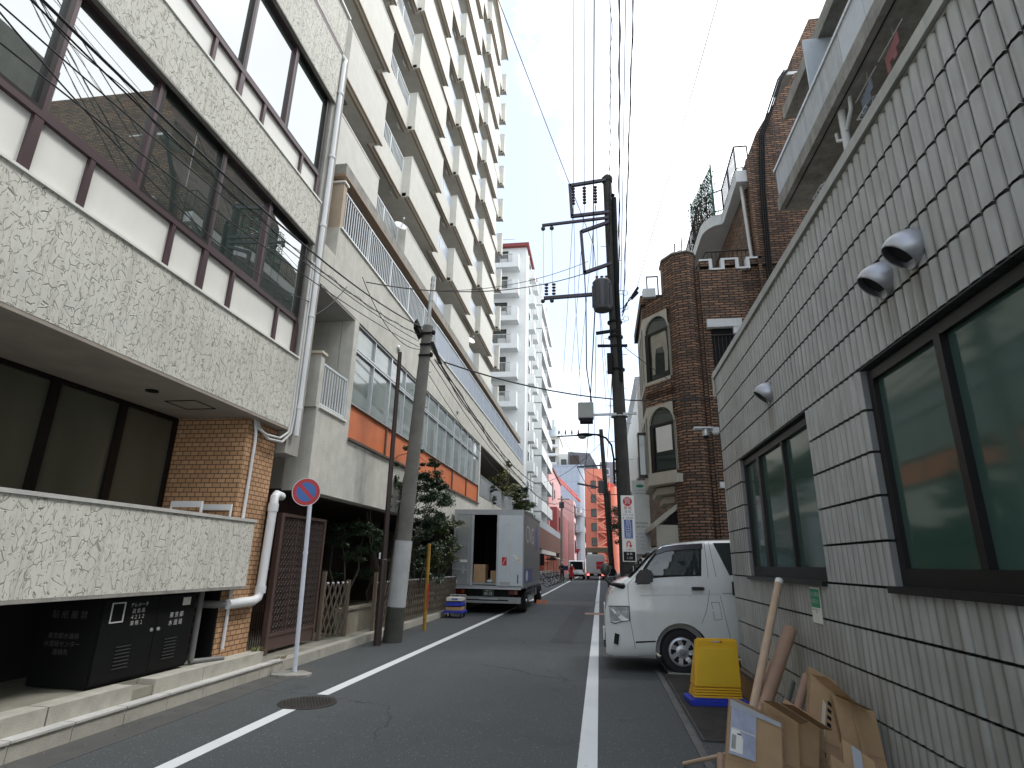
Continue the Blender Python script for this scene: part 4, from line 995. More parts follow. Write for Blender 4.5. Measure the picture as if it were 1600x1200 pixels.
# curved white balconies
def curved_balcony(zf, outline, rail, name):
    s = MB().prism(outline, 'z', zf - .42, zf).build(name, TRIMW, BK_)
    g = MB()
    for (a, b) in zip(rail[:-1], rail[1:]):
        A = Vector((*a, zf)); B = Vector((*b, zf)); n = max(1, int((B - A).length / .14))
        g.tube([A + Vector((0, 0, .95)), B + Vector((0, 0, .95))], .025, 6); g.tube([A + Vector((0, 0, .12)), B + Vector((0, 0, .12))], .018, 6)
        for k in range(n + 1): q = A.lerp(B, k / n); g.tube([q, q + Vector((0, 0, .95))], .011 if k % 8 else .022, 4)
    g.build('railing', BROWND, s)
arc = [(4.05 + .62 * math.cos(math.pi + math.pi / 2 * k / 8) + .62 * 0, 19.4 - .62 + .62 * math.sin(0) + 0) for k in range(1)]
arc = [(4.68 - .6 * math.sin(math.pi / 2 * k / 8), 19.05 + .9 * (1 - math.cos(math.pi / 2 * k / 8))) for k in range(9)]
outl = [(5.2, SY + .10), (4.66, SY + .10), (4.72, 18.9)] + arc + [(4.05, 25), (5.2, 25)]
curved_balcony(13.85, outl, [(5.1, SY + .14), (4.70, SY + .14), (4.76, 18.95)] + [arc[k] for k in (2, 4, 6, 8)] + [(4.09, 24.9)], 'curved_balcony')
MB().tube([(4.85, SY + .35, 13.4), (4.92, SY + .3, 10.4)], .05, 10).build('balcony_post', PVC, BK_, smooth=True)
g = MB()
for q in range(11): g.tube([(3.62 + q * .13, SY + .45, 10.43), (3.62 + q * .13, SY + .45, 11.15)], .012, 4)
g.tube([(3.6, SY + .45, 11.15), (5.0, SY + .45, 11.15)], .028, 6).tube([(3.6, SY + .45, 11.15), (3.3, 19, 11.1)], .022, 6); g.build('terrace_railing', BROWND, BK_)
MB().box(5.0, 5.05, 17, 24, 10.5, 13.4).build('terrace_inner_wall', DKBRICK, BK_)
ac = MB().box(4.5, 5.0, 18.2, 19, 10.45, 11.2); ac.build('outdoor_unit', PVC, BK_)
# green net trellis
net = thing('green_net_trellis', 'green netting with a climbing plant on the curved balcony of the brick building', 'trellis', (4.1, 21, 13.8))
g = MB(); 
for k in range(22): 
    u = k / 21; g.tube([(4.45 - .35 * u, 19.1 + 2.5 * u, 13.9), (4.45 - .35 * u, 19.1 + 2.5 * u, 15.9)], .013, 4)
for k in range(16): z = 13.95 + k * .128; g.tube([(4.45, 19.1, z), (4.1, 21.6, z)], .012, 4)
g.build('net', P('green_net', (.03, .16, .10), .6), net)
lf = MB(); random.seed(3)
for q in range(900):
    u = random.random(); c = Vector((4.45 - .35 * u + random.gauss(0, .07), 19.1 + 2.5 * u, 13.9 + random.random() ** 1.2 * 1.95)); a = Vector((random.gauss(0, 1), random.gauss(0, 1), random.gauss(0, 1))).normalized(); b = a.orthogonal().normalized()
    lf.quad(c, c + a * .09, c + a * .09 + b * .06, c + b * .06)
lf.build('climbing_leaves', LEAFD, net); MB().tube([(4.47, 19.05, 13.85), (4.47, 19.05, 16.0)], .03, 6).build('post', P('green_post', (.03, .14, .09), .6), net)
wa = tag(MB().tube([(5.35, 16.8, 15.1), (5.35, 16.8, 18.9)], .012, 5).build('whip_aerial', ALU), 'thin whip aerial rising above the slanting brick roof', 'aerial')
rg = thing('leaning_grille', 'small dark metal grille leaning up on top of the brick turret', 'grille', (2.75, 17.0, 11))
g = MB()
for q in range(6): g.tube([(2.62, 17, 11.0 + q * .10), (2.84, 17, 11.12 + q * .10)], .012, 4)
g.tube([(2.60, 17, 10.98), (2.66, 17, 11.55)], .018, 4).tube([(2.82, 17, 11.08), (2.9, 17, 11.75)], .018, 4); g.build('bars', BROWND, rg)
# hanging shop banner sign beyond the bay
bn = thing('hanging_banner_sign', 'tall pale sign board with green oval logo between the pole and bay window', 'sign', (1.43, 20.6, 3))
MB().box(1.17, 1.75, 20.6, 20.68, 1.95, 4.42).build('board', P('banner_pale', (.72, .74, .74), .5, var=.03), bn, bev=.008)
MB().prism([(1.45 + .14 * math.cos(k * math.pi / 10), 4.22 + .05 * math.sin(k * math.pi / 10)) for k in range(20)], 'y', 20.594, 20.599).build('logo_oval', GRN, bn)
UE = (1, 0, 0)
DKT = flat('grey_lettering', (.16, .17, .18), .6)
text('Shop Office & Studio', .045, DKT, bn, (1.46, 20.59, 4.08), UE, UZ); text('Daily Town 5F', .06, BLACK, bn, (1.46, 20.59, 3.97), UE, UZ)
text('NOMURA', .10, DKT, bn, (1.46, 20.59, 2.96), UE, UZ); text('ARTECH', .10, DKT, bn, (1.46, 20.59, 2.84), UE, UZ)
for i, tx in enumerate(('Interior Design', 'Display', 'Exhibition', 'Craft', 'Office')): text(tx, .05, DKT, bn, (1.46, 20.59, 2.62 - i * .12), UE, UZ)
MB().tube([(1.75, 20.64, 4.2), (2.3, 20.64, 4.2)], .02, 6).tube([(1.75, 20.64, 2.2), (2.3, 20.64, 2.2)], .02, 6).build('bracket', BLACKM, bn)
# next buildings on the right
N1 = thing('white_fronted_shop_house', 'narrow house with a slanting white upper wall just beyond the brick building', 'building', (3, 32, 0))
MB().box(2.2, 12, 30.05, 36, 0, 9).build('wall', P('grey_render_far', (.30, .30, .30), .85, streak=.2), N1)
MB().prism([(1.9, 9.2), (1.9, 5.6), (2.2, 5.6), (2.2, 10)], 'y', 26, 35.8).build('white_board', WPANEL, N1)
for q in range(3): glazing(N1, 'x', 2.14, 30.6 + q * 1.8, 32 + q * 1.8, 3.2, 5.2, DKFR, GLASS, .06, .05, inward=1, name='window')
MB().box(1.6, 2.19, 30.2, 35.8, 2.6, 3.0).build('awning', BROWND, N1)
N2 = thing('grey_tile_house', 'grey house partly hidden behind the leaning utility pole', 'building', (3.5, 45, 0))
MB().box(2.6, 12, 37, 58, 0, 13.5).build('wall', brick('small_white_tile', (.42, .43, .45), (.5, .5, .52), (.2, .2, .2), .2, .1, .01, .2, .2), N2)
for f_ in range(4):
    for q in range(4): glazing(N2, 'x', 2.53, 38.5 + q * 4.5, 41 + q * 4.5, 1.2 + f_ * 3, 2.8 + f_ * 3, DKFR, GLASS, .08, .06, inward=1, name='window')
    if f_ < 3: glazing(N2, 'y', 36.93, 3.0, 4.2, 4.2 + f_ * 3, 5.6 + f_ * 3, DKFR, GLASS, .08, .06, inward=1, name='window')
N3 = thing('dark_slab_house', 'dark grey apartment slab farther along the right side of the street', 'building', (4, 75, 0))
MB().box(3.2, 14, 62, 100, 0, 12.5).build('wall', P('slate_render', (.13, .14, .16), .8, var=.2), N3)
for f_ in range(3):
    for q in range(6): glazing(N3, 'x', 3.13, 64 + q * 6, 67 + q * 6, 3.2 + f_ * 3, 4.8 + f_ * 3, ALU, GLASS, .1, .06, inward=1, name='window')
gb = thing('roadside_meter_wall', 'low concrete wall with a small dark meter box behind the utility pole', 'wall', (2, 24, 0))
MB().box(1.5, 2.3, 22.2, 29.8, 0, 1.9).build('wall', CONCD, gb); MB().box(1.52, 1.7, 22.1, 22.2, 1.0, 1.45).build('meter_box', BLACKM, gb)
# ================================================================ B3 and everything down the street
B3 = thing('white_apartment_block', 'tall white apartment block with a red roof edge beyond the beige tower', 'building', (-8, 55, 0))
WHW = P('white_render_far', (.70, .72, .72), .8, var=.04, streak=.1); FX = -6.35
MB().box(-18, FX, 50, 71, 0, 31.4).build('wall', WHW, B3)
MB().prism([(49.6, 31.4), (71.3, 31.4), (71.3, 31.75), (49.6, 31.75)], 'x', -18.2, FX + .25).build('roof_edge', P('red_roof_edge', (.22, .04, .035), .6), B3)
MB().box(-16, -7.3, 50.6, 70, 31.752, 31.8).build('roof', CONC, B3)
g = MB(); g.tube([(-13, 50.3, 32.6), (-7.6, 50.3, 32.6)], .03, 4)
for q in range(5): g.tube([(-13 + q * 1.35, 50.3, 31.7), (-13 + q * 1.35, 50.3, 32.6)], .03, 4)
g.build('roof_rail', ALU, B3)
for f_ in range(10):
    zb = 28.75 - f_ * 2.78
    if zb < 3: break
    s_ = MB().box(-11, -7.0, 48.9, 50, zb, zb + .5).build('end_balcony', WHW, B3)
    MB().box(-7.12, -7.0, 48.9, 50, zb + .5, zb + 1.45).box(-7.6, -7.12, 48.9, 49.02, zb + .5, zb + 1.45).build('balcony_cheek', WHW, s_)
    r_ = MB().box(-11, -7.6, 48.93, 48.97, zb + 1.35, zb + 1.42)
    for q in range(28): r_.box(-10.95 + q * .12, -10.92 + q * .12, 48.94, 48.96, zb + .5, zb + 1.35)
    r_.build('balcony_rail', GALV, s_)
    glazing(B3, 'y', 49.93, -10.6, -8.2, zb + .5, zb + 2.3, DKFR, GLASS, .08, .06, inward=1, name='balcony_door', div=[-9.4])
    if f_ % 3 != 1: MB().box(-8.9, -8.2, 49.35, 49.7, zb + .52, zb + 1.15).build('outdoor_unit', PVC, s_)
    if f_ % 2: MB().box(-10.3, -9.3, 49.2, 49.24, zb + 1.2, zb + 2.1).build('hung_laundry', flat('laundry_%d' % f_, [(.4, .15, .1), (.15, .2, .35), (.5, .5, .45)][f_ % 3], .9), s_)
    for y0 in (52.6, 55.3):
        st = MB().box(FX + .001, FX + .6, y0 - .7, y0 + .7, zb + .25, zb + .40).box(FX + .53, FX + .6, y0 - .7, y0 + .7, zb + .40, zb + 1.2).box(FX + .001, FX + .53, y0 - .7, y0 - .63, zb + .40, zb + 1.2)
        st.build('window_box', WHW, B3); glazing(B3, 'x', FX + .04, y0 - .6, y0 + .6, zb + .9, zb + 2.2, DKFR, GLASS, .07, .06, name='window')
    for (ya, yb) in ((57.6, 63.9), (64.3, 70.9)):
        MB().box(FX + .001, FX + .85, ya, yb, zb, zb + .14).box(FX + .78, FX + .85, ya, yb, zb + .14, zb + 1.15).box(FX + .001, FX + .78, ya, ya + .08, zb + .14, zb + 2.64).build('street_balcony', WHW, B3)
        glazing(B3, 'x', FX + .04, ya + .4, yb - .3, zb + .3, zb + 2.3, DKFR, GLASS, .07, .06, name='balcony_window', div=[ya + 2, ya + 4])
pv = MB()
for y in (51.0, 54.5, 59.5, 64.2, 69): pv.tube([(FX + .1, y, 3), (FX + .1, y, 31)], .06, 6)
pv.build('downpipe', WHW, B3)
# low shop
SH = thing('awning_shop', 'low shop with a broad brown fascia above white signs behind the lorry', 'building', (-5, 60, 0))
MB().box(-9, -5.2, 47.5, 78, 0, 4.3).build('wall', P('shop_wall', (.12, .10, .08), .8), SH)
MB().box(-5.7, -4.75, 47.4, 78, 2.75, 4.45).build('fascia', P('brown_fascia', (.22, .12, .095), .6, streak=.15), SH)
MB().box(-5.2, -4.9, 46, 78, 4.46, 5.2).build('upper_parapet', P('pale_blue_parapet', (.45, .50, .53), .6), SH)
MB().box(-5.1, -4.72, 50, 66, 2.35, 2.70).build('white_sign_strip', WPANEL, SH)
for q in range(7): MB().box(-5.19, -5.15, 48.5 + q * 4, 51.8 + q * 4, .3, 2.3).build('shop_window', glassm('shop_glass', (.10, .085, .06)) if q == 0 else bpy.data.materials['shop_glass'], SH)
MB().prism([(-5.15, 2.3), (-4.3, 2.0), (-4.3, 1.95), (-5.15, 2.25)], 'y', 66.5, 76).build('awning', P('khaki_awning', (.28, .25, .17), .8), SH)
# red building
RB = thing('red_pink_building', 'pink and deep red building with a slanting red roof edge and small slit windows', 'building', (-6, 80, 0))
RX_ = -6.2; RED_D = P('deep_red_render', (.34, .085, .085), .7, var=.08, streak=.15); PINK = P('pink_render', (.66, .38, .37), .75, var=.05, streak=.1)
MB().box(-12, RX_, 71.6, 74, 0, 14.1).build('end_wall', RED_D, RB)
MB().box(-12, RX_ - .001, 74.001, 98, 0, 14.0).build('wall', PINK, RB)
MB().box(-12, RX_ + .15, 71.5, 98, 14.1, 14.45).build('roof_edge', P('dark_red_edge', (.20, .03, .03), .6), RB)
MB().box(-8, RX_ + .9, 76, 104, 0, 8.6).build('red_annexe', RED_D, RB)
for (y, z, h) in ((75.6, 10.5, 1.3), (77.2, 10.5, 1.3), (80.0, 9.9, 2.4), (83.5, 10.5, 1.2), (80, 5.8, 1.8)):
    glazing(RB, 'x', RX_ + .06 if z > 9 else RX_ + .97, y, y + 1.0, z, z + h, DKFR, GLASS, .08, .06, name='window')
PK = thing('pale_pink_shop_building', 'pale pink lower building with dark framed windows beside the grey tower', 'building', (-5, 108, 0))
MB().box(-10, -4.3, 104.1, 114.8, 0, 12.5).build('wall', P('pale_pink_render', (.70, .45, .43), .75, streak=.1), PK)
for f_ in range(3): glazing(PK, 'x', -4.22, 106, 111, 3.4 + f_ * 3.1, 5.6 + f_ * 3.1, DKFR, GLASS, .12, .07, name='window', div=[108.5])
# grey tower
GT = thing('grey_blue_tower', 'tall grey blue building closing the end of the street', 'building', (-6, 118, 0))
GBP = P('grey_blue_cladding', (.36, .42, .50), .5, var=.05, streak=.08)
MB().box(-9.2, -3.5, 115, 128, 0, 20.2).build('wall', GBP, GT); MB().box(-3.499, -2.7, 115.2, 128, 0, 19.8).build('side_wall', P('pale_cladding', (.56, .60, .64), .5, var=.04), GT)
g = MB()
for q in range(10): g.box(-9.19, -3.51, 114.985, 114.995, 1.9 + q * 1.9, 1.95 + q * 1.9)
for q in range(5): g.box(-8.4 + q * 1.1, -8.36 + q * 1.1, 114.985, 114.995, .1, 20.1)
g.build('panel_joints', P('joint_grey', (.27, .32, .39), .6), GT)
MB().box(-9.3, -2.6, 114.9, 128.1, 20.201, 20.45).build('parapet', GBP, GT)
for f_ in range(3):
    for q in (0, 1, 2): glazing(GT, 'x', -2.66, 116.5 + q * 3.4, 117.8 + q * 3.4, 2.6 + f_ * 3, 4.6 + f_ * 3, DKFR, GLASS, .1, .05, name='window')
    glazing(GT, 'y', 114.94, -5.7, -5.2, 2.8 + f_ * 3, 4.8 + f_ * 3, DKFR, GLASS, .1, .05, inward=1, name='window')
    glazing(GT, 'y', 114.94, -4.7, -4.2, 2.8 + f_ * 3, 4.8 + f_ * 3, DKFR, GLASS, .1, .05, inward=1, name='window')
f = MB().box(-6.6, -3.0, 112.9, 114.8, 10.4, 10.9).box(-6.5, -6.3, 113, 113.2, 7, 10.4).box(-6.5, -3.0, 113, 114.8, 7.3, 7.5)
for q in range(8): f.box(-6.5 + q * .48, -6.42 + q * .48, 112.95, 113.0, 10.9, 11.9)
f.box(-6.6, -3.0, 112.9, 113.0, 11.85, 11.95).box(-5.6, -4.5, 113.4, 114.6, 7.5, 10.4); f.build('plant_gantry', GALV, GT)
for q in range(4): MB().lathe([(.35, 10.95), (.35, 11.7), (.2, 11.8)], (-6.2 + q * .9, 114, 0), n=12).build('ventilator', ALU, GT)
# crane
CR = thing('tower_crane', 'orange red lattice crane jib slanting down across the grey tower', 'crane', (-6, 100, 10))
a, b = Vector((-6.9, 100, 15.6)), Vector((-3.7, 100, 12.4)); d = (b - a).normalized(); up = Vector((.7, 0, .7)); sd_ = Vector((0, 1, 0))
c = MB()
ORG = P('crane_orange', (.75, .10, .05), .5)
rails = [(up * .34, 0), (-up * .1, .35), (-up * .1, -.35)]
for (o_, s_) in rails: c.tube([a + o_ + sd_ * s_, b + o_ + sd_ * s_], .07, 5)
n = 11
for k in range(n):
    p0, p1 = a.lerp(b, k / n), a.lerp(b, (k + 1) / n)
    for s_ in (-.35, .35): c.tube([p0 - up * .1 + sd_ * s_, p0.lerp(p1, .5) + up * .34], .045, 4).tube([p0.lerp(p1, .5) + up * .34, p1 - up * .1 + sd_ * s_], .045, 4)
c.build('jib', ORG, CR); MB().tube([a - d * 1.2, a], .25, 6).tube([b, b + d * 1.0], .2, 6).build('jib_end', ORG, CR)
MB().tube([a, (-8.5, 101, 13)], .14, 6).build('mast', ORG, CR)
# coral building with fire stairs
CB = thing('coral_fire_escape_building', 'bright coral building with zigzag fire stairs at the end of the street', 'building', (0, 130, 0))
COR = P('coral_render', (.66, .22, .15), .75, var=.05, streak=.1); CORL = P('coral_parapet', (.74, .30, .21), .7, var=.04)
MB().box(-3.1, 1.2, 125, 140, 0, 21.2).build('wall', COR, CB)
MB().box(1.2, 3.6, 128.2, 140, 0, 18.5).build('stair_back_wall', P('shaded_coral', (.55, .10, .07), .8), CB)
for f_ in range(6):
    z = 2.0 + f_ * 2.95
    glazing(CB, 'y', 124.93, -1.5, -.25, z + .2, z + 1.9, BROWND, GLASS, .1, .06, inward=1, name='window')
    s_ = MB().box(-.3, 2.5, 123.2, 124.9, z - .1, z + .12).build('stair_landing', CORL, CB)
    st = MB(); A, B = (Vector((-.1, 123.3, z + .1)), Vector((2.3, 123.3, z + 1.5))) if f_ % 2 else (Vector((2.3, 123.3, z + .1)), Vector((-.1, 123.3, z + 1.5)))
    st.obox((A + B) / 2 + Vector((0, .5, 0)), (B - A) / 2, (0, .5, 0), Vector((0, 0, .14))).obox((A + B) / 2 + Vector((0, -.02, .55)), (B - A) / 2, (0, .02, 0), (0, 0, .09))
    B2_ = Vector((A.x, 123.3, z + 2.95)); st.obox((B + B2_) / 2 + Vector((0, 1.1, 0)), (B2_ - B) / 2, (0, .5, 0), Vector((0, 0, .14)))
    for q in range(6): p0 = A.lerp(B, q / 5); st.tube([p0, p0 + Vector((0, -.02, .6))], .03, 4)
    st.build('stair_flight', CORL, s_)
for x in (-.25, 2.45): MB().tube([(x, 123.2, 0), (x, 123.2, 19)], .07, 6).build('stair_post', CORL, CB)
MB().lathe([(1.0, 0), (1.0, 17.5)], (3.1, 127.5, 0), n=20).build('round_stair_tower', COR, CB)
MB().box(-2.4, -1.5, 123.8, 125, 2.8, 4.6).build('white_sign_box', WPANEL, CB)
kd = thing('khaki_canopy', 'khaki flat canopy showing above the white delivery lorry', 'canopy', (-1, 105, 3))
MB().box(-2.2, 1.4, 100, 106, 3.5, 4.2).box(-2.1, -2.0, 100.1, 100.2, 0, 3.5).box(1.2, 1.3, 100.1, 100.2, 0, 3.5).build('roof', P('khaki_sheet', (.22, .22, .14), .7), kd)
# far beige block with tank, dark block, grey block
FB = thing('beige_block_with_tank', 'beige apartment block with a water tank on its roof far behind the pink building', 'building', (-12, 165, 0))
MB().box(-20, -10.4, 160, 175, 0, 35.5).build('wall', P('far_beige', (.62, .60, .55), .8, streak=.15), FB)
MB().box(-19, -10.2, 159.6, 175, 35.5, 36.0).build('roof', CONC, FB)
MB().lathe([(1.3, 36), (1.3, 40), (.9, 40.2)], (-12.7, 166, 0), n=20).lathe([(.7, 40.2), (.7, 42)], (-12.7, 166, 0), n=16).tube([(-12.7, 166, 42), (-12.7, 166, 47)], .07, 4).build('water_tank', P('tank_grey', (.42, .46, .50), .5), FB)
MB().box(-10.4, -7.5, 158, 172, 0, 30.5).build('lower_wing', P('far_cream', (.64, .62, .57), .8, streak=.2), FB)
for f_ in range(6):
    glazing(FB, 'y', 159.9, -13.5, -11.6, 21 + f_ * 2.5, 22.5 + f_ * 2.5, DKFR, GLASS, .15, .09, inward=1, name='window')
    glazing(FB, 'y', 157.9, -9.8, -8.4, 14 + f_ * 2.7, 15.5 + f_ * 2.7, DKFR, GLASS, .15, .09, inward=1, name='window')
    MB().box(-15, -11, 158.8, 160, 20.2 + f_ * 2.5, 20.9 + f_ * 2.5).build('balcony', WHW, FB)
DB = thing('dark_roofed_block', 'block with a dark slanting roof behind the coral building', 'building', (-3, 150, 0))
MB().box(-7.4, .2, 148, 160, 0, 24.5).build('wall', P('far_brown', (.10, .09, .09), .8), DB); MB().prism([(-7.4, 24.5), (-7.4, 29.2), (-1.8, 28.8), (.4, 24.5)], 'y', 147.8, 160).build('roof', P('slate_roof', (.12, .125, .14), .7, var=.2), DB)
MB().box(-6.9, -4.6, 147.6, 147.8, 25, 28.2).build('louvre_panel', BROWND, DB)
SG = thing('far_slate_apartment', 'slate grey apartment slab at the right end of the street behind the poles', 'building', (4, 140, 0))
MB().box(.6, 12, 142, 160, 0, 25.5).build('wall', P('far_slate', (.20, .215, .24), .8, var=.15), SG)
for f_ in range(8):
    for q in range(4): glazing(SG, 'y', 141.9, 1.2 + q * 2.6, 2.9 + q * 2.6, 2 + f_ * 2.9, 3.6 + f_ * 2.9, ALU, GLASS, .15, .09, inward=1, name='window')

# ================================================================ POLES
def cyl_pole(name, label, base, top, r0, r1, mat, z0=0, group=None):
    t = thing(name, label, 'utility pole', base, group); MB().tube([base, Vector(base).lerp(Vector(top), .5), top], [r0, (r0 + r1) / 2, r1], 18).build('shaft', mat, t, smooth=True); return t
LP = cyl_pole('utility_pole', 'concrete utility pole with a pale sleeve low down, leaning among the shrubs', (-4.23, 12.3, 0), (-3.92, 12.3, 6.95), .18, .125, POLEC)
def on_lp(z): return Vector((-4.23 + .31 * z / 6.95, 12.3, z))
MB().tube([on_lp(.68), on_lp(2.0)], [.192, .186], 20).build('pale_sleeve', POLEW, LP, smooth=True)
MB().tube([on_lp(0), on_lp(.66)], [.196, .190], 20).build('dark_foot', P('dark_foot', (.055, .055, .045), .8, var=.3), LP, smooth=True)
m_ = MB().tube([(-3.93, 12.28, 6.6), (-3.86, 12.28, 8.25)], .045, 8)
for z in (7.2, 7.6, 8.0, 8.15): m_.lathe([(.055, z), (.055, z + .05)], (-3.93 + .07 * (z - 6.6) / 1.65, 12.28, 0), n=8)
m_.build('steel_top', GALV, LP)
for z in (6.15, 6.42, 6.7):
    h_ = MB(); h_.lathe([(.138, z), (.138, z + .012)], (on_lp(z).x, 12.3, 0), n=14); h_.obox((on_lp(z).x + .08, 12.1, z), (.16, .0, 0), (0, .02, 0), (0, 0, .02)); h_.lathe([(.035, z - .05), (.05, z), (.035, z + .05)], (on_lp(z).x + .22, 12.1, 0), n=8)
    h_.build('insulator_bracket', BLACKM, LP)
MB().obox((-4.06, 12.0, 6.75), (.05, -.04, .02), (.0, .22, -.06), (0, .01, .085)).build('splice_box', BLACK, LP); MB().obox((-3.55, 11.9, 6.1), (.04, 0, .0), (.10, .0, -.24), (0, .05, 0)).build('splice_box', BLACK, LP)
for k in range(9): z = 2.4 + k * .42; MB().tube([on_lp(z) + Vector((.14 * (-1) ** k, -.08, 0)), on_lp(z) + Vector((.24 * (-1) ** k, -.12, 0))], .009, 4).build('step_bolt', GALV, LP)
BP = cyl_pole('steel_post', 'thin dark brown steel post close beside the concrete utility pole', (-4.34, 11.75, 0), (-4.36, 11.75, 6.1), .06, .045, BROWND)
b_ = MB().lathe([(.075, 0), (.075, 1.6), (.06, 1.62)], (-4.345, 11.75, 0), n=12); b_.build('thicker_foot', BROWND, BP)
MB().lathe([(.02, 1.62), (.02, 1.74)], (-4.42, 11.70, 0), n=8).build('bolt', WHITEP, BP)
YP = thing('yellow_post', 'rusty yellow steel post in front of the lattice fence', 'post', (-4.21, 14.5, 0)); MB().lathe([(.045, 0), (.045, 2.0), (.03, 2.01)], (-4.21, 14.5, 0), n=14).build('shaft', P('rusty_yellow', (.40, .22, .03), .6, var=.3, vscale=6), YP); MB().box(-4.165, -4.15, 14.44, 14.5, .5, 1.05).build('red_marker', RED, YP)
RP = cyl_pole('utility_pole', 'tall dark utility pole with cross arms and a transformer beside the white van', (.63, 13.5, 0), (.46, 13.5, 11.55), .175, .115, POLED)
def on_rp(z): return Vector((.63 - .17 * z / 11.55, 13.5, z))
CAP = MB().lathe([(.14, 11.5), (.15, 11.62), (.06, 11.72)], (.46, 13.5, 0), n=14); CAP.build('cap', POLED, RP)
MB().tube([(.62, 13.40, 5.8), (.60, 13.38, 8.2), (.62, 13.38, 10.9)], .065, 10).build('riser_conduit', BLACKM, RP)
MB().tube([(.58, 13.36, 10.95), (.60, 13.36, 11.0)], .05, 8).build('riser_cap', BLACKM, RP)
def sq(mb, a, b, w=.04): 
    a, b = Vector(a), Vector(b); d = (b - a) / 2; s = Vector((0, 1, 0)); u = d.cross(s).normalized(); mb.obox((a + b) / 2, d, s * w, u * w)
ARM = P('arm_steel', (.06, .055, .07), .5, .4)
arms = MB(); sq(arms, (-.55, 13.4, 11.40), (.42, 13.4, 11.5)); sq(arms, (-.55, 13.4, 11.44), (-.50, 13.4, 10.42)); sq(arms, (-.52, 13.4, 10.44), (.5, 13.4, 10.50)); sq(arms, (-1.30, 13.4, 10.22), (.46, 13.4, 10.33), .032)
sq(arms, (-.27, 13.4, 9.95), (.48, 13.4, 10.20)); sq(arms, (-.27, 13.4, 9.97), (-.20, 13.4, 8.72)); sq(arms, (-.22, 13.4, 8.74), (.5, 13.4, 8.98)); sq(arms, (-1.25, 13.4, 8.08), (.42, 13.4, 8.14))
arms.build('cross_arms', ARM, RP)
INSB = flat('brown_porcelain', (.10, .035, .04), .3)
def strain(x, z0, z1, n=5):
    g = MB(); g.tube([(x, 13.4, z0 + .1), (x, 13.4, z1 - .1)], .012, 5)
    for k in range(n): z = z0 + (z1 - z0) * (k + .5) / n; g.lathe([(.018, z - .03), (.052, z - .01), (.052, z + .015), (.018, z + .03)], (x, 13.4, 0), n=10)
    return g
for x in (-.46, -.16, .13): strain(x, 10.78, 11.34, 6).build('insulator', INSB, RP, smooth=True)
for x in (-1.18, -.99): strain(x, 8.15, 8.5, 4).build('insulator', INSB, RP, smooth=True)
for x in (-1.27, -1.04): MB().blob((x, 13.4, 10.12), .06).build('line_clamp', ARM, RP, smooth=True); MB().blob((x - .0, 13.4, 8.0), .055).build('line_clamp', ARM, RP, smooth=True)
tr = MB().lathe([(.20, 7.62), (.225, 7.66), (.235, 8.35), (.24, 8.37), (.20, 8.42), (.10, 8.45)], (.23, 13.28, 0), n=22)
for k in range(10): a_ = 2 * math.pi * k / 10; tr.obox((.23 + .235 * math.cos(a_), 13.28 + .235 * math.sin(a_), 8.0), (.02 * math.cos(a_), .02 * math.sin(a_), 0), (-.006 * math.sin(a_), .006 * math.cos(a_), 0), (0, 0, .3))
TRM = P('transformer_grey', (.09, .095, .10), .5, .2); tr.build('transformer', TRM, RP, smooth=True)
bu = MB()
for q in (-.12, 0, .12): bu.lathe([(.03, 8.42), (.045, 8.48), (.03, 8.52), (.04, 8.56)], (.23 + q, 13.28, 0), n=8)
bu.build('bushing', INSB, RP)
hw = MB()
for z in (7.35, 6.95, 6.1): hw.lathe([(.185, z), (.185, z + .04)], (on_rp(z).x, 13.5, 0), n=16)
sq(hw, (.05, 13.38, 7.05), (.6, 13.38, 7.12), .035); sq(hw, (.08, 13.38, 6.72), (.8, 13.38, 6.70), .03)
hw.box(.30, .42, 13.3, 13.45, 6.0, 6.5); hw.build('clamp_bands', BLACKM, RP)
fz = MB()
for z in (8.15, 7.75, 7.45): fz.tube([(.80 + .07 * math.cos(k * math.pi / 4), 13.45, z + .07 * math.sin(k * math.pi / 4)) for k in range(9)], .008, 4, caps=False); fz.tube([(.66, 13.5, z), (.73, 13.5, z)], .01, 4)
fz.build('wire_rings', GALV, RP)
for k in range(20): z = 2.2 + k * .43; q = on_rp(z); MB().tube([q + Vector((.12 * (-1) ** k, -.05, 0)), q + Vector((.26 * (-1) ** k, -.05, 0))], .009, 4).build('step_bolt', GALV, RP)
ex = MB().tube([(.70, 13.42, 7.5), (.90, 13.42, 7.98), (1.02, 13.42, 8.1)], .014, 5).tube([(.70, 13.42, 7.6), (.82, 13.42, 7.85), (.98, 13.42, 8.0)], .014, 5).tube([(.98, 13.42, 8.04), (1.13, 13.42, 8.27)], .035, 6).tube([(.95, 13.42, 7.96), (1.12, 13.42, 8.14)], .035, 6); ex.build('cable_heads', BLACK, RP)
bxa = MB(); sq(bxa, (-.1, 13.4, 4.98), (.95, 13.4, 5.0), .025); bxa.lathe([(.2, 4.94), (.2, 4.96)], (.55, 13.5, 0), n=14); bxa.build('box_bracket', GALV, RP)
bo = MB().box(-.42, -.05, 13.25, 13.55, 4.88, 5.26); bo.build('pale_control_box', P('box_grey', (.32, .33, .31), .5, var=.06), RP, bev=.015); MB().box(-.38, -.07, 13.26, 13.54, 4.79, 4.878).build('box_base', BLACKM, RP)
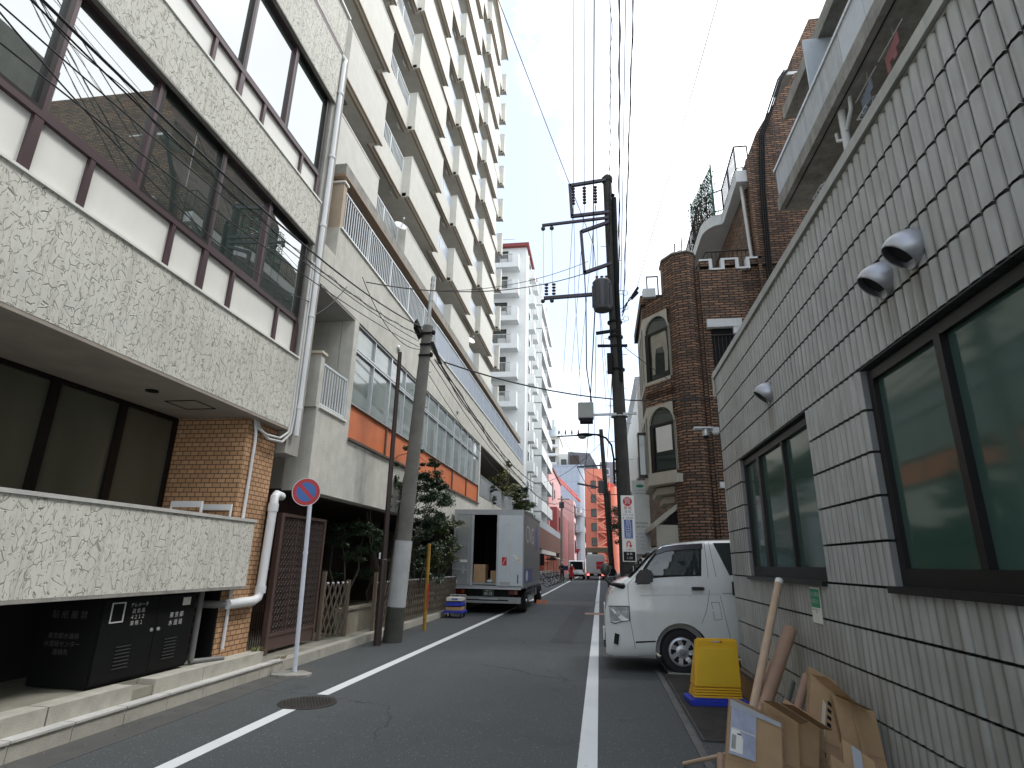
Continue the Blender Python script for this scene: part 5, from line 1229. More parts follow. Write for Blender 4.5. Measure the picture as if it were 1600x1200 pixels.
# street lamp on the pole
SL = thing('street_lamp', 'curved street lamp with a dark oval head fixed to the leaning pole', 'street lamp', (.4, 13.5, 4.2))
MB().tube([(.38, 13.4, 3.35), (.38, 13.4, 3.95), (.34, 13.4, 4.25), (.22, 13.4, 4.42), (.02, 13.4, 4.50), (-.12, 13.4, 4.51)], .024, 10).box(.36, .5, 13.38, 13.44, 3.62, 3.66).box(.36, .5, 13.38, 13.44, 3.9, 3.94).build('arm', BLACKM, SL, smooth=True)
MB().blob((-.27, 13.4, 4.50), (.20, .10, .045), n=16, m=10).build('head', BLACKM, SL, smooth=True); MB().blob((-.33, 13.4, 4.455), (.10, .075, .055), n=14, m=8).build('lens', P('lamp_lens', (.16, .16, .15), .2), SL, smooth=True)
# advertisement on the pole
AD = thing('pole_advertisement_sign', 'narrow white pawn shop advertisement with blue block and red arrow on the leaning pole', 'sign', (.63, 13.3, 1.7))
MB().box(.50, .79, 13.26, 13.29, 1.66, 3.08).build('panel', WPANEL, AD, bev=.005); ax_ = .645; yf = 13.257
MB().prism([(ax_ + .10 * math.cos(k * math.pi / 12), 2.945 + .10 * math.sin(k * math.pi / 12)) for k in range(24)], 'y', yf - .001, yf + .001).build('red_disc', RED, AD)
text('質', .15, WHITET, AD, (ax_, yf - .004, 2.945), UE, UZ)
text('買 取', .075, RED, AD, (ax_, yf - .002, 2.80), UE, UZ); text('宝 石', .062, BLUEPT, AD, (ax_, yf - .002, 2.72), UE, UZ); text('ブランド品', .048, BLUEPT, AD, (ax_, yf - .002, 2.65), UE, UZ); text('金・白金 時計', .04, BLACK, AD, (ax_, yf - .002, 2.585), UE, UZ)
MB().box(.555, .735, yf - .001, yf + .002, 2.15, 2.55).build('blue_block', BLUEPT, AD)
for i, ch in enumerate('島田屋'): text(ch, .145, WHITET, AD, (ax_, yf - .004, 2.485 - i * .133), UE, UZ)
MB().tube([(.60, yf, 1.97), (.60, yf, 2.05), (.625, yf, 2.085), (.655, yf, 2.085), (.68, yf, 2.05), (.68, yf, 2.0)], .013, 6).prism([(.645, 2.01), (.715, 2.01), (.68, 1.95)], 'y', yf - .006, yf + .004).build('red_arrow', RED, AD)
text('ここ曲がる', .035, BLACK, AD, (ax_, yf - .002, 1.91), UE, UZ)
MB().box(.52, .77, yf - .001, yf + .003, 1.68, 1.87).build('black_plate', BLACK, AD); text('巣 鴨', .055, WHITET, AD, (ax_, yf - .005, 1.82), UE, UZ); text('1-24', .07, WHITET, AD, (ax_, yf - .005, 1.74), UE, UZ)
# distant poles
P2 = cyl_pole('utility_pole', 'distant dark utility pole with a transformer in front of the coral building', (.75, 35, 0), (.28, 35, 9.5), .17, .12, POLED)
a_ = MB(); sq(a_, (-2.4, 35, 9.1), (.4, 35, 9.2), .04); sq(a_, (-1.2, 35, 7.2), (.4, 35, 7.3), .04); sq(a_, (-1.2, 35, 6.2), (.4, 35, 5.9), .05); a_.build('cross_arms', ARM, P2)
for x in (-2.3, -1.9, -1.5, -1.1): MB().lathe([(.03, 9.2), (.06, 9.3), (.03, 9.5)], (x, 35, 0), n=6).build('insulator', INSB, P2)
MB().lathe([(.19, 5.6), (.20, 6.3), (.14, 6.35)], (.22, 34.75, 0), n=16).build('transformer', TRM, P2)
P3 = cyl_pole('utility_pole', 'slim concrete pole beside the bicycles in front of the brown shop fascia', (-3.75, 60, 0), (-3.70, 60, 8.2), .14, .10, P('pale_pole', (.26, .25, .22), .8, var=.15))
a_ = MB(); sq(a_, (-4.1, 60, 7.9), (-2.9, 60, 7.9), .04); a_.box(-3.95, -3.45, 59.8, 60.2, 7.0, 7.6); a_.build('cross_arms', ARM, P3)
P4 = cyl_pole('utility_pole', 'grey steel pole against the white apartment block', (-5.9, 45, 0), (-5.9, 45, 8.6), .11, .09, P('steel_pole', (.18, .20, .19), .6)); MB().box(-5.8, -5.4, 44.7, 45, 6.6, 7.2).build('box', BLACKM, P4)
P5 = cyl_pole('utility_pole', 'farthest pole standing behind the distant transformer pole', (1.3, 62, 0), (1.2, 62, 9), .15, .11, POLED)
a_ = MB(); sq(a_, (.1, 62, 8.6), (2.2, 62, 8.6), .04); a_.build('cross_arms', ARM, P5)

# ================================================================ CABLES
def cable(pts, r, label, group='overhead cables', tw=0):
    r *= .8; m = MB(); m.tube(pts, r, 6)
    if tw:
        n = len(pts); dense = []
        V_ = [Vector(p) for p in pts]
        for k in range(n - 1):
            for q in range(8): dense.append(V_[k].lerp(V_[k + 1], q / 8))
        m.tube([p + Vector((tw * math.cos(i * .55), 0, tw * math.sin(i * .55))) for i, p in enumerate(dense)], r * .7, 4)
    o = m.build('overhead_cable', WIRE); return tag(o, label, 'cable', group)
E12 = (-4.03, 12.2, 6.72)
G1 = 'overhead cables'
cable(catenary((-3.72, 2.2, 5.25), (-4.0, 12.1, 6.85), .30) , .016, 'thick black cable crossing the maroon framed windows, uppermost of its bundle')
cable(catenary((-3.76, 2.2, 5.22), (-4.05, 12.1, 6.66), .32), .010, 'twisted cable wound with loops just under the thick one across the stucco building', tw=.022)
cable(catenary((-4.02, 2.2, 5.22), (-4.06, 12.1, 6.5), .20), .009, 'middle cable of the bundle crossing the maroon framed glass')
cable(catenary((-4.0, 2.2, 4.93), (-4.05, 12.1, 6.36), .18), .009, 'lowest straight cable across the maroon framed windows')
cable(catenary((-4.02, 2.2, 5.25), (-4.86, 8.5, 5.85), .35), .009, 'thin drop cable sagging from the bundle to the white downpipe')
cable(catenary((-4.90, 8.6, 5.6), (-4.95, 10.0, 6.9), .10), .009, 'short drop cable from the downpipe to the beige block')
cable(catenary((-4.6, 9.9, 7.05), (-3.92, 12.1, 6.3), .45), .010, 'slack loop of cable hanging left of the concrete pole')
cable(catenary((-3.95, 12.3, 6.6), (-4.1, 45, 7.4), .9), .020, 'thick cable running from the concrete pole down the street past the orange panels', tw=.03)
cable(catenary((-3.95, 12.3, 6.3), (-4.2, 45, 7.2), 1.0), .013, 'thin cable under the thick one running down the street from the concrete pole')
cable(catenary((-3.7, 12.3, 6.1), (-3.7, 60, 7.6), 1.3), .022, 'looped communication cable from the concrete pole to the slim far pole', tw=.05)
cable(catenary((-4.0, 12.3, 6.0), (-4.2, 44, 7.0), 1.3), .010, 'lowest thin cable past the shrubs toward the white block')
cable(catenary((-4.55, 10.0, 6.98), (-.2, 13.45, 8.75), .35), .014, 'cable crossing the street from the beige block to the leaning pole')
cable(catenary((-3.9, 12.3, 7.9), (-.1, 13.45, 9.1), .25), .009, 'thin cable crossing the street from the steel pole top')
cable(catenary((-3.45, 12.2, 6.0), (3.3, 16.4, 6.2), .42), .022, 'heavy cable crossing the street from the concrete pole to the brick building')
cable(catenary((.75, 13.5, 6.7), (3.9, 16.3, 5.4), .1), .010, 'thin cable from the leaning pole down to the brick turret')
cable(catenary((3.3, 16.4, 6.2), (1.95, 9.3, 4.2), .1), .012, 'cable from the brick building to the tiled wall corner')
cable(catenary((-4.1, 45, 7.6), (.4, 35, 8.8), .4), .018, 'cable crossing high in the distance from the grey steel pole')
for i, (xc, yc, xp, zp, r_, tw, lb) in enumerate((
    (-.206, 7.9, -.46, 10.8, .008, 0, 'thin overhead line to the porcelain insulator farthest from the pole'),
    (-.02, 7.9, -.16, 10.8, .008, 0, 'thin overhead line to the middle porcelain insulator'),
    (.16, 7.9, .02, 8.9, .015, 0, 'heavy straight overhead cable left of the pole top'),
    (.46, 7.9, .45, 9.5, .010, .03, 'wavy overhead cable directly over the leaning pole'),
    (.61, 7.9, .66, 8.4, .014, .02, 'twisted overhead cable on the street side of the leaning pole'),
    (.72, 7.9, .70, 8.2, .010, 0, 'thin overhead cable between the two twisted ones'),
    (.86, 7.9, .74, 7.6, .012, .018, 'twisted thick overhead cable right of the leaning pole'))):
    d = Vector((xp - xc, 13.45 - yc, zp - 11.6)); a0 = Vector((xc, yc, 11.6)) - d * .8
    cable(catenary(tuple(a0), (xp, 13.45, zp), .12), r_, lb, tw=tw)
cable(catenary((-2.3, 5.0, 12.1), (.05, 14.0, 9.9), .05) + [Vector((1.0, 35, 9.0))], .010, 'single line slanting across the open sky beside the balcony tower to the pole')
cable(catenary((2.9, 5.5, 12.6), (1.05, 13.5, 8.12), .05), .009, 'single line slanting down the open sky to the black cable heads')
for i, (x0, z0, x1, z1, r_, lb) in enumerate(((-.46, 10.8, -2.3, 9.5, .009, 'far line from the left insulator to the distant pole arm'), (-.16, 10.8, -1.9, 9.5, .009, 'far line from the middle insulator to the distant pole arm'), (.13, 10.8, -1.5, 9.5, .009, 'far line from the right insulator to the distant pole arm'),
    (.1, 8.6, -.7, 7.3, .022, 'heavy cable running on to the distant transformer pole'), (.5, 7.1, .4, 6.2, .016, 'low cable running on to the distant transformer pole'), (.05, 7.0, -.3, 5.9, .010, 'thin wavy cable behind the pale control box'))):
    cable(catenary((x0, 13.45, z0), (x1, 35, z1), .5), r_, lb)
for i, (x0, z0, x1, z1, lb) in enumerate(((-2.3, 9.5, -.2, 10.5, 'distant line beyond the transformer pole, leftmost'), (.3, 8.0, 1.2, 8.5, 'distant line between the two farthest poles'), (-1.2, 7.2, .8, 7.5, 'distant sagging line below the others'), (-3.7, 7.9, .6, 7.2, 'distant line crossing before the grey tower'), (-3.7, 7.3, 1.0, 6.2, 'lower distant line crossing before the coral stairs'))):
    cable(catenary((x0, 35 if x0 > -3 else 60, z0), (x1, 62, z1), .6), .025, lb)
for (x, lb) in ((-1.27, 'left thin vertical jumper wire between the two long arms'), (-1.04, 'right thin vertical jumper wire between the two long arms')):
    cable([(x, 13.4, 10.1), (x + .02, 13.4, 8.45)], .006, lb, group='jumper wires between the pole arms')
for (x, lb) in ((-.20, 'thick jumper wire drooping below the square bracket'), (-.46, 'thin jumper wire from the leftmost insulator'), (.13, 'thin jumper wire from the rightmost insulator')):
    cable([(x, 13.4, 10.75 if x != -.20 else 8.7), (x + .02, 13.42, 9.4 if x != -.2 else 7.9), (x - .0, 13.5, 8.3 if x != -.2 else 6.2), (x + .12, 13.5, 5.2)], .008 if x != -.2 else .02, lb, group='jumper wires between the pole arms')

# ================================================================ NO PARKING SIGN
NP = thing('no_parking_sign', 'round blue and red no parking sign on a white pole set in a concrete foot', 'road sign', (-4.40, 8.65, 0))
MB().tube([(-4.41, 8.65, 0), (-4.49, 8.66, 2.45), (-4.505, 8.66, 2.72)], .033, 14).lathe([(.038, 1.66), (.038, 1.70)], (-4.465, 8.655, 0), n=14).build('pole', P('sign_pole_white', (.62, .66, .74), .4, var=.05, streak=.08), NP, smooth=True)
MB().prism([(-4.41 + .30 * math.cos(k * math.pi / 7) * (1 + .1 * math.sin(3 * k)), 8.55 + .22 * math.sin(k * math.pi / 7) * (1 + .12 * math.cos(2 * k))) for k in range(14)], 'z', 0, .03).build('concrete_foot', CONCD, NP)
sc_ = Vector((-4.545, 8.60, 2.60)); nn = Vector((.30, -1, -.05)).normalized(); u_ = Vector((0, 0, 1)).cross(nn).normalized(); v_ = nn.cross(u_)
def dsc(r, o, n=48): return [tuple(sc_ + u_ * r * math.cos(2 * math.pi * k / n) + v_ * r * math.sin(2 * math.pi * k / n) + nn * o) for k in range(n)]
pl_ = MB(); a_, b_ = dsc(.218, -.006), dsc(.218, .0); pl_.quad(*a_[::-1]).quad(*b_)
for k in range(48): pl_.quad(a_[k], a_[(k + 1) % 48], b_[(k + 1) % 48], b_[k])
pl_.build('plate', WHITEP, NP)
MB().quad(*dsc(.207, .002)).build('red_ring', P('sign_red', (.50, .02, .03), .4), NP); MB().quad(*dsc(.150, .004)).build('blue_disc', P('sign_blue', (.04, .14, .44), .4), NP)
q1, q2 = (-u_ * .707 + v_ * .707), (u_ * .707 + v_ * .707)
MB().quad(*[tuple(sc_ + nn * .0055 + q1 * a * .154 + q2 * b * .026) for a, b in ((-1, -1), (1, -1), (1, 1), (-1, 1))]).build('red_bar', bpy.data.materials['sign_red'], NP)
# ================================================================ WHITE VAN (nose out of the parking bay, right)
def merge(objs, name, parent): pass
VN = thing('white_van', 'white cab over van nosing out of the parking bay beside the tiled wall', 'van', (2.4, 10.85, 0))
VY = 10.0; VWD = 1.70; YC = VY + VWD / 2
st = [  # x, top z, bottom z, belt inset, half width scale
 (.10, .62, .46, .93), (.065, .80, .30, .945), (.07, .98, .26, .955), (.11, 1.12, .24, .97), (.20, 1.28, .23, .985), (.34, 1.36, .23, .992), (.50, 1.415, .24, 1.0),
 (.62, 1.53, .25, 1.0), (.78, 1.70, .26, 1.0), (.94, 1.84, .26, 1.0), (1.06, 1.915, .26, 1.0), (1.25, 1.965, .26, 1.0), (1.7, 2.015, .26, 1.0), (2.3, 2.045, .26, 1.0), (3.2, 2.05, .26, 1.0), (4.2, 2.04, .27, 1.0), (4.72, 2.0, .28, .99), (4.80, 1.5, .30, .96)]
m = MB(); rings = []
def bulge(z): return .012 * max(0, min(1, (z - .62) / .18, (1.10 - z) / .15))
def side_in(z, top):       # tumblehome of the body side above the belt
    return 0.0 if z < 1.33 else .15 * ((z - 1.33) / .68) ** 1.25
for (x, zt, zb, ws) in st:
    h = VWD / 2 * ws; ring = []
    zs = [zb, zb + .05, .45, .62, .80, .95, 1.10, 1.25, 1.33]
    pr_ = []
    for z in zs:
        zz = min(max(z, zb), zt - .10)
        bul = {0: -.05, 1: -.01}.get(zs.index(z), 0) + bulge(zz)
        pr_.append((h + bul - side_in(zz, zt), zz))
    for t_ in (0.35, .7, .88):
        zz = max(1.33, 1.33 + (zt - .10 - 1.33) * t_) if zt > 1.5 else zt - .10 + .02 * t_
        pr_.append((h - side_in(zz, zt), zz))
    e = h - side_in(zt - .05, zt); pr_ += [(e - .01, zt - .075), (e - .06, zt - .028), (e - .20, zt - .008), (e * .5, zt + .004)]
    ring = [(x, YC - a, z) for a, z in pr_] + [(x, YC, zt + .006)] + [(x, YC + a, z) for a, z in pr_[::-1]]
    rings.append(ring)
n = len(rings[0])
for r_ in rings: m.v += r_
for k in range(len(rings) - 1):
    for j in range(n - 1): m.f.append((k * n + j, k * n + j + 1, (k + 1) * n + j + 1, (k + 1) * n + j))
    m.f.append((k * n + n - 1, k * n, (k + 1) * n, (k + 1) * n + n - 1))
m.f.append(tuple(range(n))); m.f.append(tuple((len(rings) - 1) * n + j for j in range(n))[::-1])
body = m.build('body', VANW, VN, smooth=True)
def cut(o, cutter_mb):
    c = cutter_mb.build('cutter', BLACK); md = o.modifiers.new('b', 'BOOLEAN'); md.operation = 'DIFFERENCE'; md.object = c; md.solver = 'EXACT'
    dg = bpy.context.evaluated_depsgraph_get(); me = bpy.data.meshes.new_from_object(o.evaluated_get(dg)); o.modifiers.clear()
    old = o.data; o.data = me; bpy.data.objects.remove(c)
    me.set_sharp_from_angle(angle=R(38))
# move to world coords for the cut: cutter is built without parent (world), body has parent offset, fine
WXc, WR = 1.235, .325
ct = MB().lathe([(.405, VY - .1), (.405, VY + .30)], (WXc, 0, .335), 'y', 40)
bpy.context.view_layer.update(); cut(body, ct)
ct = MB().lathe([(.40, VY - .1), (.40, VY + .30)], (3.80, 0, .335), 'y', 40); cut(body, ct)
MB().box(.8, 4.3, VY + .301, VY + 1.4, .26, .7).build('underbody', BLACK, VN)
for cx in (WXc, 3.80):
    ww = MB()
    for k in range(36):
        a0, a1 = math.pi * (k / 18), math.pi * ((k + 1) / 18); ww.quad(*[(cx + .400 * math.cos(a), y, .335 + .400 * math.sin(a)) for a, y in ((a0, VY + .035), (a1, VY + .035), (a1, VY + .32), (a0, VY + .32))])
    ww.build('wheel_well', BLACK, VN)
    for yo, sgn in ((VY + .03, 1), (VY + VWD - .03, -1)):
        w = MB().lathe([(.20, yo + sgn * .01), (.26, yo - sgn * .01), (.305, yo - sgn * .002), (WR, yo + sgn * .03), (WR, yo + sgn * .17), (.30, yo + sgn * .19)], (cx, 0, WR), 'y', 44).build('wheel', TYRE, VN, smooth=True)
        if sgn < 0: continue
        hc = MB().lathe([(.001, yo + .012), (.055, yo + .012)], (cx, 0, WR), 'y', 30)
        # hubcap: dished disc with seven slots
        hc = MB(); ns = 7; N = 56
        def hp(r, a, d): return (cx + r * math.cos(a), yo + d, WR + r * math.sin(a))
        radii = [(.0, -.030), (.045, -.030), (.055, -.018), (.098, -.010), (.135, -.016), (.178, -.020), (.205, -.010), (.210, .01)]
        for q in range(len(radii) - 1):
            (r0, d0), (r1, d1) = radii[q], radii[q + 1]
            for k in range(N):
                a0, a1 = 2 * math.pi * k / N, 2 * math.pi * (k + 1) / N
                slot = q == 4 - 0 and False
                ph = (k + .5) % (N / ns)
                if q in (3, 4) and 2.2 < ph < 5.9 - (q == 3) * .8: 
                    continue
                hc.quad(hp(r0, a0, d0), hp(r1, a0, d1), hp(r1, a1, d1), hp(r0, a1, d0))
        hc.build('hubcap', RIM, w, smooth=True)
        MB().disc((cx, yo + .008, WR), (0, -1, 0), .20, 40).build('hub_back', BLACK, w)
        MB().lathe([(.045, yo - .031), (.04, yo - .036), (.0, yo - .038)], (cx, 0, WR), 'y', 20).build('centre_cap', P('cap_grey', (.3, .31, .32), .35, .4), w, smooth=True)
# arch lip and panel lines follow the side surface
def vs(x, z, o=.004): return (x, VY + side_in(z, 2) - bulge(z) - o, z)
def patch(poly, nm, mat, o=.004, par=VN, thick=0):
    return MB().quad(*[vs(x, z, o) for x, z in poly]).build(nm, mat, par)
GLV = glassm('van_glass', (.03, .04, .038), .01, .8)
wn = [(.70, 1.45), (.80, 1.62), (.93, 1.80), (1.0, 1.855), (1.2, 1.885), (1.60, 1.905), (1.61, 1.50), (1.15, 1.445)]
def strip_patch(top, bot, nm, mat, o):     # fan following the curved side: top and bottom polylines of equal length
    mb = MB()
    for k in range(len(top) - 1):
        for q in range(4):
            f0, f1 = q / 4, (q + 1) / 4
            lerp = lambda a, b, f: (a[0] + (b[0] - a[0]) * f, a[1] + (b[1] - a[1]) * f)
            mb.quad(vs(*lerp(top[k], bot[k], f0), o), vs(*lerp(top[k + 1], bot[k + 1], f0), o), vs(*lerp(top[k + 1], bot[k + 1], f1), o), vs(*lerp(top[k], bot[k], f1), o))
    return mb.build(nm, mat, VN)
dtop = [(.66, 1.50), (.78, 1.66), (.93, 1.825), (1.03, 1.885), (1.3, 1.925), (1.655, 1.945)]; dbot = [(.63, 1.395), (.80, 1.40), (.95, 1.41), (1.10, 1.425), (1.35, 1.44), (1.60, 1.45)]
strip_patch(dtop, dbot, 'window_rubber', BLACK, .003)
gtop = [(.72, 1.50), (.81, 1.63), (.95, 1.80), (1.05, 1.855), (1.3, 1.895), (1.62, 1.915)]; gbot = [(.70, 1.435), (.82, 1.44), (.96, 1.445), (1.10, 1.455), (1.35, 1.465), (1.565, 1.475)]
strip_patch(gtop, gbot, 'side_window', GLV, .006)
vt = [(.90, 1.80), (1.03, 1.895), (1.3, 1.935), (1.665, 1.955)]; vb = [(.93, 1.77), (1.08, 1.825), (1.32, 1.85), (1.66, 1.87)]
strip_patch(vt, vb, 'rain_visor', P('smoked_visor', (.05, .05, .06), .15), .03)
rt = [(1.84, 1.965), (2.4, 1.98), (2.9, 1.98)]; rb = [(2.03, 1.47), (2.4, 1.50), (2.9, 1.50)]
strip_patch(rt, rb, 'rear_window', GLV, .005)
def seam(pts, w=.006, o=.0045):
    mb = MB()
    for (a, b) in zip(pts[:-1], pts[1:]):
        dx, dz = b[0] - a[0], b[1] - a[1]; l = math.hypot(dx, dz); nx_, nz_ = -dz / l * w / 2, dx / l * w / 2
        mb.quad(vs(a[0] + nx_, a[1] + nz_, o), vs(b[0] + nx_, b[1] + nz_, o), vs(b[0] - nx_, b[1] - nz_, o), vs(a[0] - nx_, a[1] - nz_, o))
    return mb
SEAM = flat('panel_gap', (.05, .052, .05), .7)
sm = MB()
for pts in ([(.44, 1.30), (.44, 1.15), (.46, .75), (.52, .35)], [(.44, 1.30), (.60, 1.46), (.80, 1.72), (.93, 1.85), (1.02, 1.91), (1.3, 1.945), (1.70, 1.965)], [(1.70, 1.965), (1.705, 1.5), (1.70, 1.2), (1.64, .95), (1.55, .74)],
            [(1.77, 1.975), (1.82, 1.5), (1.90, .9), (1.97, .5)], [(1.80, 1.20), (1.83, 1.0), (1.70, 1.0)][:0], [(1.72, 1.06), (1.84, 1.06), (1.86, .82), (1.75, .80), (1.72, 1.06)], [(1.9, 1.20), (4.5, 1.22)]):
    if len(pts) > 1:
        s_ = seam(pts); i = len(sm.v); sm.v += s_.v; sm.f += [tuple(i + q for q in f_) for f_ in s_.f]
sm.build('panel_gap', SEAM, VN)
MB().quad(vs(.53, .455), vs(.84, .475), vs(.84, .455), vs(.53, .43)).build('dark_trim', BLACK, VN)
cr = MB(); pts = [(.72, 1.16), (1.0, 1.155), (1.7, 1.175)]
cr = seam([(.62, 1.13), (1.0, 1.15), (1.70, 1.18), (2.6, 1.2)], .012, .0042); cr.build('body_crease', P('crease_shade', (.60, .615, .60), .3), VN)
# head lamp wrapping the corner
hl = MB()
def fr(x, y, z): return (x, y, z)
hlp = [(.445, .965), (.445, .76), (.32, .745), (.22, .715), (.15, .74), (.125, .955)]
hl = MB().quad(*[(x, VY + (.022 if x < .2 else .01 if x < .3 else 0) - .016, z) for x, z in hlp]); hl_o = hl.build('headlamp', P('headlamp_lens', (.40, .42, .42), .08, .2, var=.3, vscale=20), VN)
MB().quad((.128, VY + .006, .955), (.128, VY + .30, .955), (.085, VY + .42, .90), (.085, VY + .30, .76), (.150, VY + .006, .74)).build('headlamp_front', bpy.data.materials['headlamp_lens'], VN)
for q in ((.37, .86, .045), (.27, .85, .04)): MB().lathe([(q[2], VY - .018), (q[2] * .6, VY - .0175), (.0, VY - .017)], (q[0], 0, q[1]), 'y', 20).build('reflector_bowl', P('chrome', (.7, .72, .74), .1, .9) if 'chrome' not in bpy.data.materials else bpy.data.materials['chrome'], hl_o)
s_ = seam([(.45, .97), (.45, .755), (.32, .738), (.22, .705), (.14, .73)], .010, .018); s_.build('headlamp_edge', BLACK, hl_o)
s_ = seam([(.45, .97), (.12, .962)], .010, .018); s_.build('headlamp_edge', BLACK, hl_o)
MB().obox((.235, VY + .004, .48), (.035, 0, -.01), (0, .02, 0), (.012, 0, .075)).build('fog_lamp_recess', BLACK, VN)
MB().box(.03, .055, VY + .35, VY + .70, .42, .60).build('number_plate', WPANEL, VN)
MB().box(.045, .075, VY + .3, VY + 1.4, .32, .42).build('lower_grille', BLACK, VN); MB().box(.055, .085, VY + .45, VY + 1.25, .80, .95).build('grille', ALU, VN)
# windscreen
mb = MB(); ln = [(.47, 1.41, .70), (.60, 1.535, .70), (.76, 1.705, .68), (.92, 1.845, .665), (1.0, 1.90, .65)]
for (a, b) in zip(ln[:-1], ln[1:]): mb.quad((a[0] - .008, YC - a[2], a[1] + .010), (a[0] - .008, YC + a[2], a[1] + .010), (b[0] - .008, YC + b[2], b[1] + .010), (b[0] - .008, YC - b[2], b[1] + .010))
mb.build('windscreen', GLV, VN)
# mirrors, door handle
d = MB().box(1.43, 1.63, VY - .035, VY - .005, 1.235, 1.285).build('door_handle', PLASB, VN, bev=.012)
MB().quad(vs(1.42, 1.235, .006), vs(1.63, 1.24, .006), vs(1.60, 1.19, .006), vs(1.44, 1.185, .006)).build('handle_recess', P('recess_shade', (.50, .52, .51), .4), VN)
MB().box(2.05, 2.10, VY - .03, VY - .004, 1.17, 1.38).build('slide_handle', PLASB, VN, bev=.01)
mi = MB().prism([(.545, 1.30), (.80, 1.32), (.84, 1.38), (.83, 1.50), (.78, 1.545), (.66, 1.54), (.59, 1.49), (.55, 1.38)], 'y', VY - .25, VY - .10).build('door_mirror', PLASB, VN, smooth=True, bev=.03); MB().tube([(.66, VY - .10, 1.34), (.72, VY + .01, 1.38)], .03, 8).build('mirror_stem', PLASB, mi)
um = MB().tube([(.42, VY + .10, 1.26), (.34, VY - .0, 1.27), (.18, VY - .04, 1.30), (.10, VY - .02, 1.36), (.09, VY, 1.46)], [.055, .045, .028, .026, .024], 10).build('front_mirror_stalk', PLASB, VN, smooth=True); MB().blob((.09, VY, 1.52), (.085, .06, .10), n=16, m=10).build('round_mirror', P('mirror_shell', (.05, .055, .05), .3), um, smooth=True)
MB().box(.92, .98, VY + .4, VY + .6, 1.9, 1.905).build('wiper', BLACK, VN) if False else None

# ================================================================ DELIVERY LORRY
TK = thing('delivery_lorry', 'grey box lorry parked with one rear door open on dark cargo', 'lorry', (-3.66, 22.5, 0))
tx0, tx1, ty0, ty1, tz0, tz1 = -4.84, -2.48, 19.6, 25.1, .86, 3.30
def slant(x): return 0
bx = MB().box(tx1 - .04, tx1, ty0 + .05, ty1, tz0 + .03, tz1 - .05).box(tx0, tx0 + .04, ty0 + .05, ty1, tz0 + .03, tz1 - .05).box(tx0 + .04, tx1 - .04, ty0 + .05, ty1, tz1 - .09, tz1 - .04).box(tx0 + .04, tx1 - .04, ty0 + .05, ty1, tz0 + .03, tz0 + .08).box(tx0 + .04, tx1 - .04, ty1 - .05, ty1, tz0 + .08, tz1 - .09)
bx.build('cargo_box', TRUCKG, TK)
fr_ = MB().box(tx0 - .01, tx1 + .01, ty0, ty0 + .06, tz1 - .17, tz1).box(tx0 - .01, tx0 + .09, ty0, ty0 + .06, tz0, tz1 - .17).box(tx1 - .06, tx1 + .01, ty0, ty0 + .06, tz0, tz1 - .17).box(tx0 - .01, tx1 + .01, ty0, ty0 + .06, tz0 - .06, tz0)
fr_.box(tx1 - .03, tx1 + .012, ty0 + .06, ty1, tz1 - .05, tz1).box(tx0 - .012, tx0 + .03, ty0 + .06, ty1, tz1 - .05, tz1).box(tx1 - .03, tx1 + .014, ty0 + .06, ty1, tz0 - .06, tz0 + .03)
fr_.build('box_frame', P('frame_alu', (.36, .38, .40), .4, .4, var=.06), TK)
LD = MB().box(tx0 + .10, -4.23, ty0 - .015, ty0 + .025, tz0 + .01, tz1 - .18).build('left_door', TRUCKG, TK)
MB().box(-4.228, -4.16, ty0 - .03, ty0 + .03, tz0 + .01, tz1 - .18).build('door_post', P('post_alu', (.45, .48, .50), .35, .3), TK)
RD = MB().box(-3.30, tx1 - .02, ty0 - .05, ty0 - .005, tz0 + .01, tz1 - .18).build('right_door', TRUCKW, TK)
MB().box(-3.37, -3.302, ty0 - .03, ty0 + .03, tz0 + .01, tz1 - .18).build('door_post', bpy.data.materials['post_alu'], TK)
for z in (1.35, 2.1, 2.85): MB().box(tx0 - .02, tx0 + .26, ty0 - .028, ty0 - .016, z, z + .05).build('hinge', ALU, LD)
MB().box(-4.62, -4.32, ty0 - .04, ty0 - .016, 1.32, 1.36).box(-4.52, -4.44, ty0 - .05, ty0 - .016, 1.22, 1.46).build('latch', ALU, LD)
MB().tube([(-4.33, ty0 - .04, tz0 + .05), (-4.33, ty0 - .04, tz1 - .2)], .014, 6).build('lock_rod', ALU, LD)
MB().box(-4.62, -4.44, ty0 - .02, ty0 - .016, 2.66, 2.84).build('old_sticker', P('tan_sticker', (.33, .30, .24), .6), LD)
MB().box(-4.60, -4.34, ty0 - .021, ty0 - .016, 1.58, 1.66).build('white_sticker', WPANEL, LD); MB().box(-4.74, -4.66, ty0 - .021, ty0 - .016, .92, 1.02).build('small_sticker', WPANEL, LD)
MB().box(-3.15, -2.9, ty0 - .062, ty0 - .051, 2.80, 2.83).box(-2.93, -2.90, ty0 - .062, ty0 - .051, 1.25, 2.80).box(-2.945, -2.885, ty0 - .07, ty0 - .051, 1.2, 1.38).build('lock_rod', ALU, RD)
MB().box(-3.18, -3.02, ty0 - .056, ty0 - .051, 1.50, 1.76).build('red_sticker', RED, RD); MB().tube([(-3.16, ty0 - .058, 1.52), (-3.10, ty0 - .058, 1.64), (-3.05, ty0 - .058, 1.74)], .010, 4).build('sticker_mark', WHITET, RD)
MB().obox((-2.70, ty0 - .054, 1.75), (.11, 0, -.10), (0, .002, 0), (.02, 0, .025)).build('bunting_sticker', WPANEL, RD); MB().obox((-2.62, ty0 - .057, 1.68), (.03, 0, -.02), (0, .002, 0), (.015, 0, .02)).build('yellow_mark', YEL, RD)
MB().box(-3.26, -2.9, ty0 - .056, ty0 - .051, .90, .99).build('kick_plate', GALV, RD); MB().box(-2.66, -2.63, ty0 - .06, ty0 - .051, .95, 1.22).build('strap', BLACK, RD)
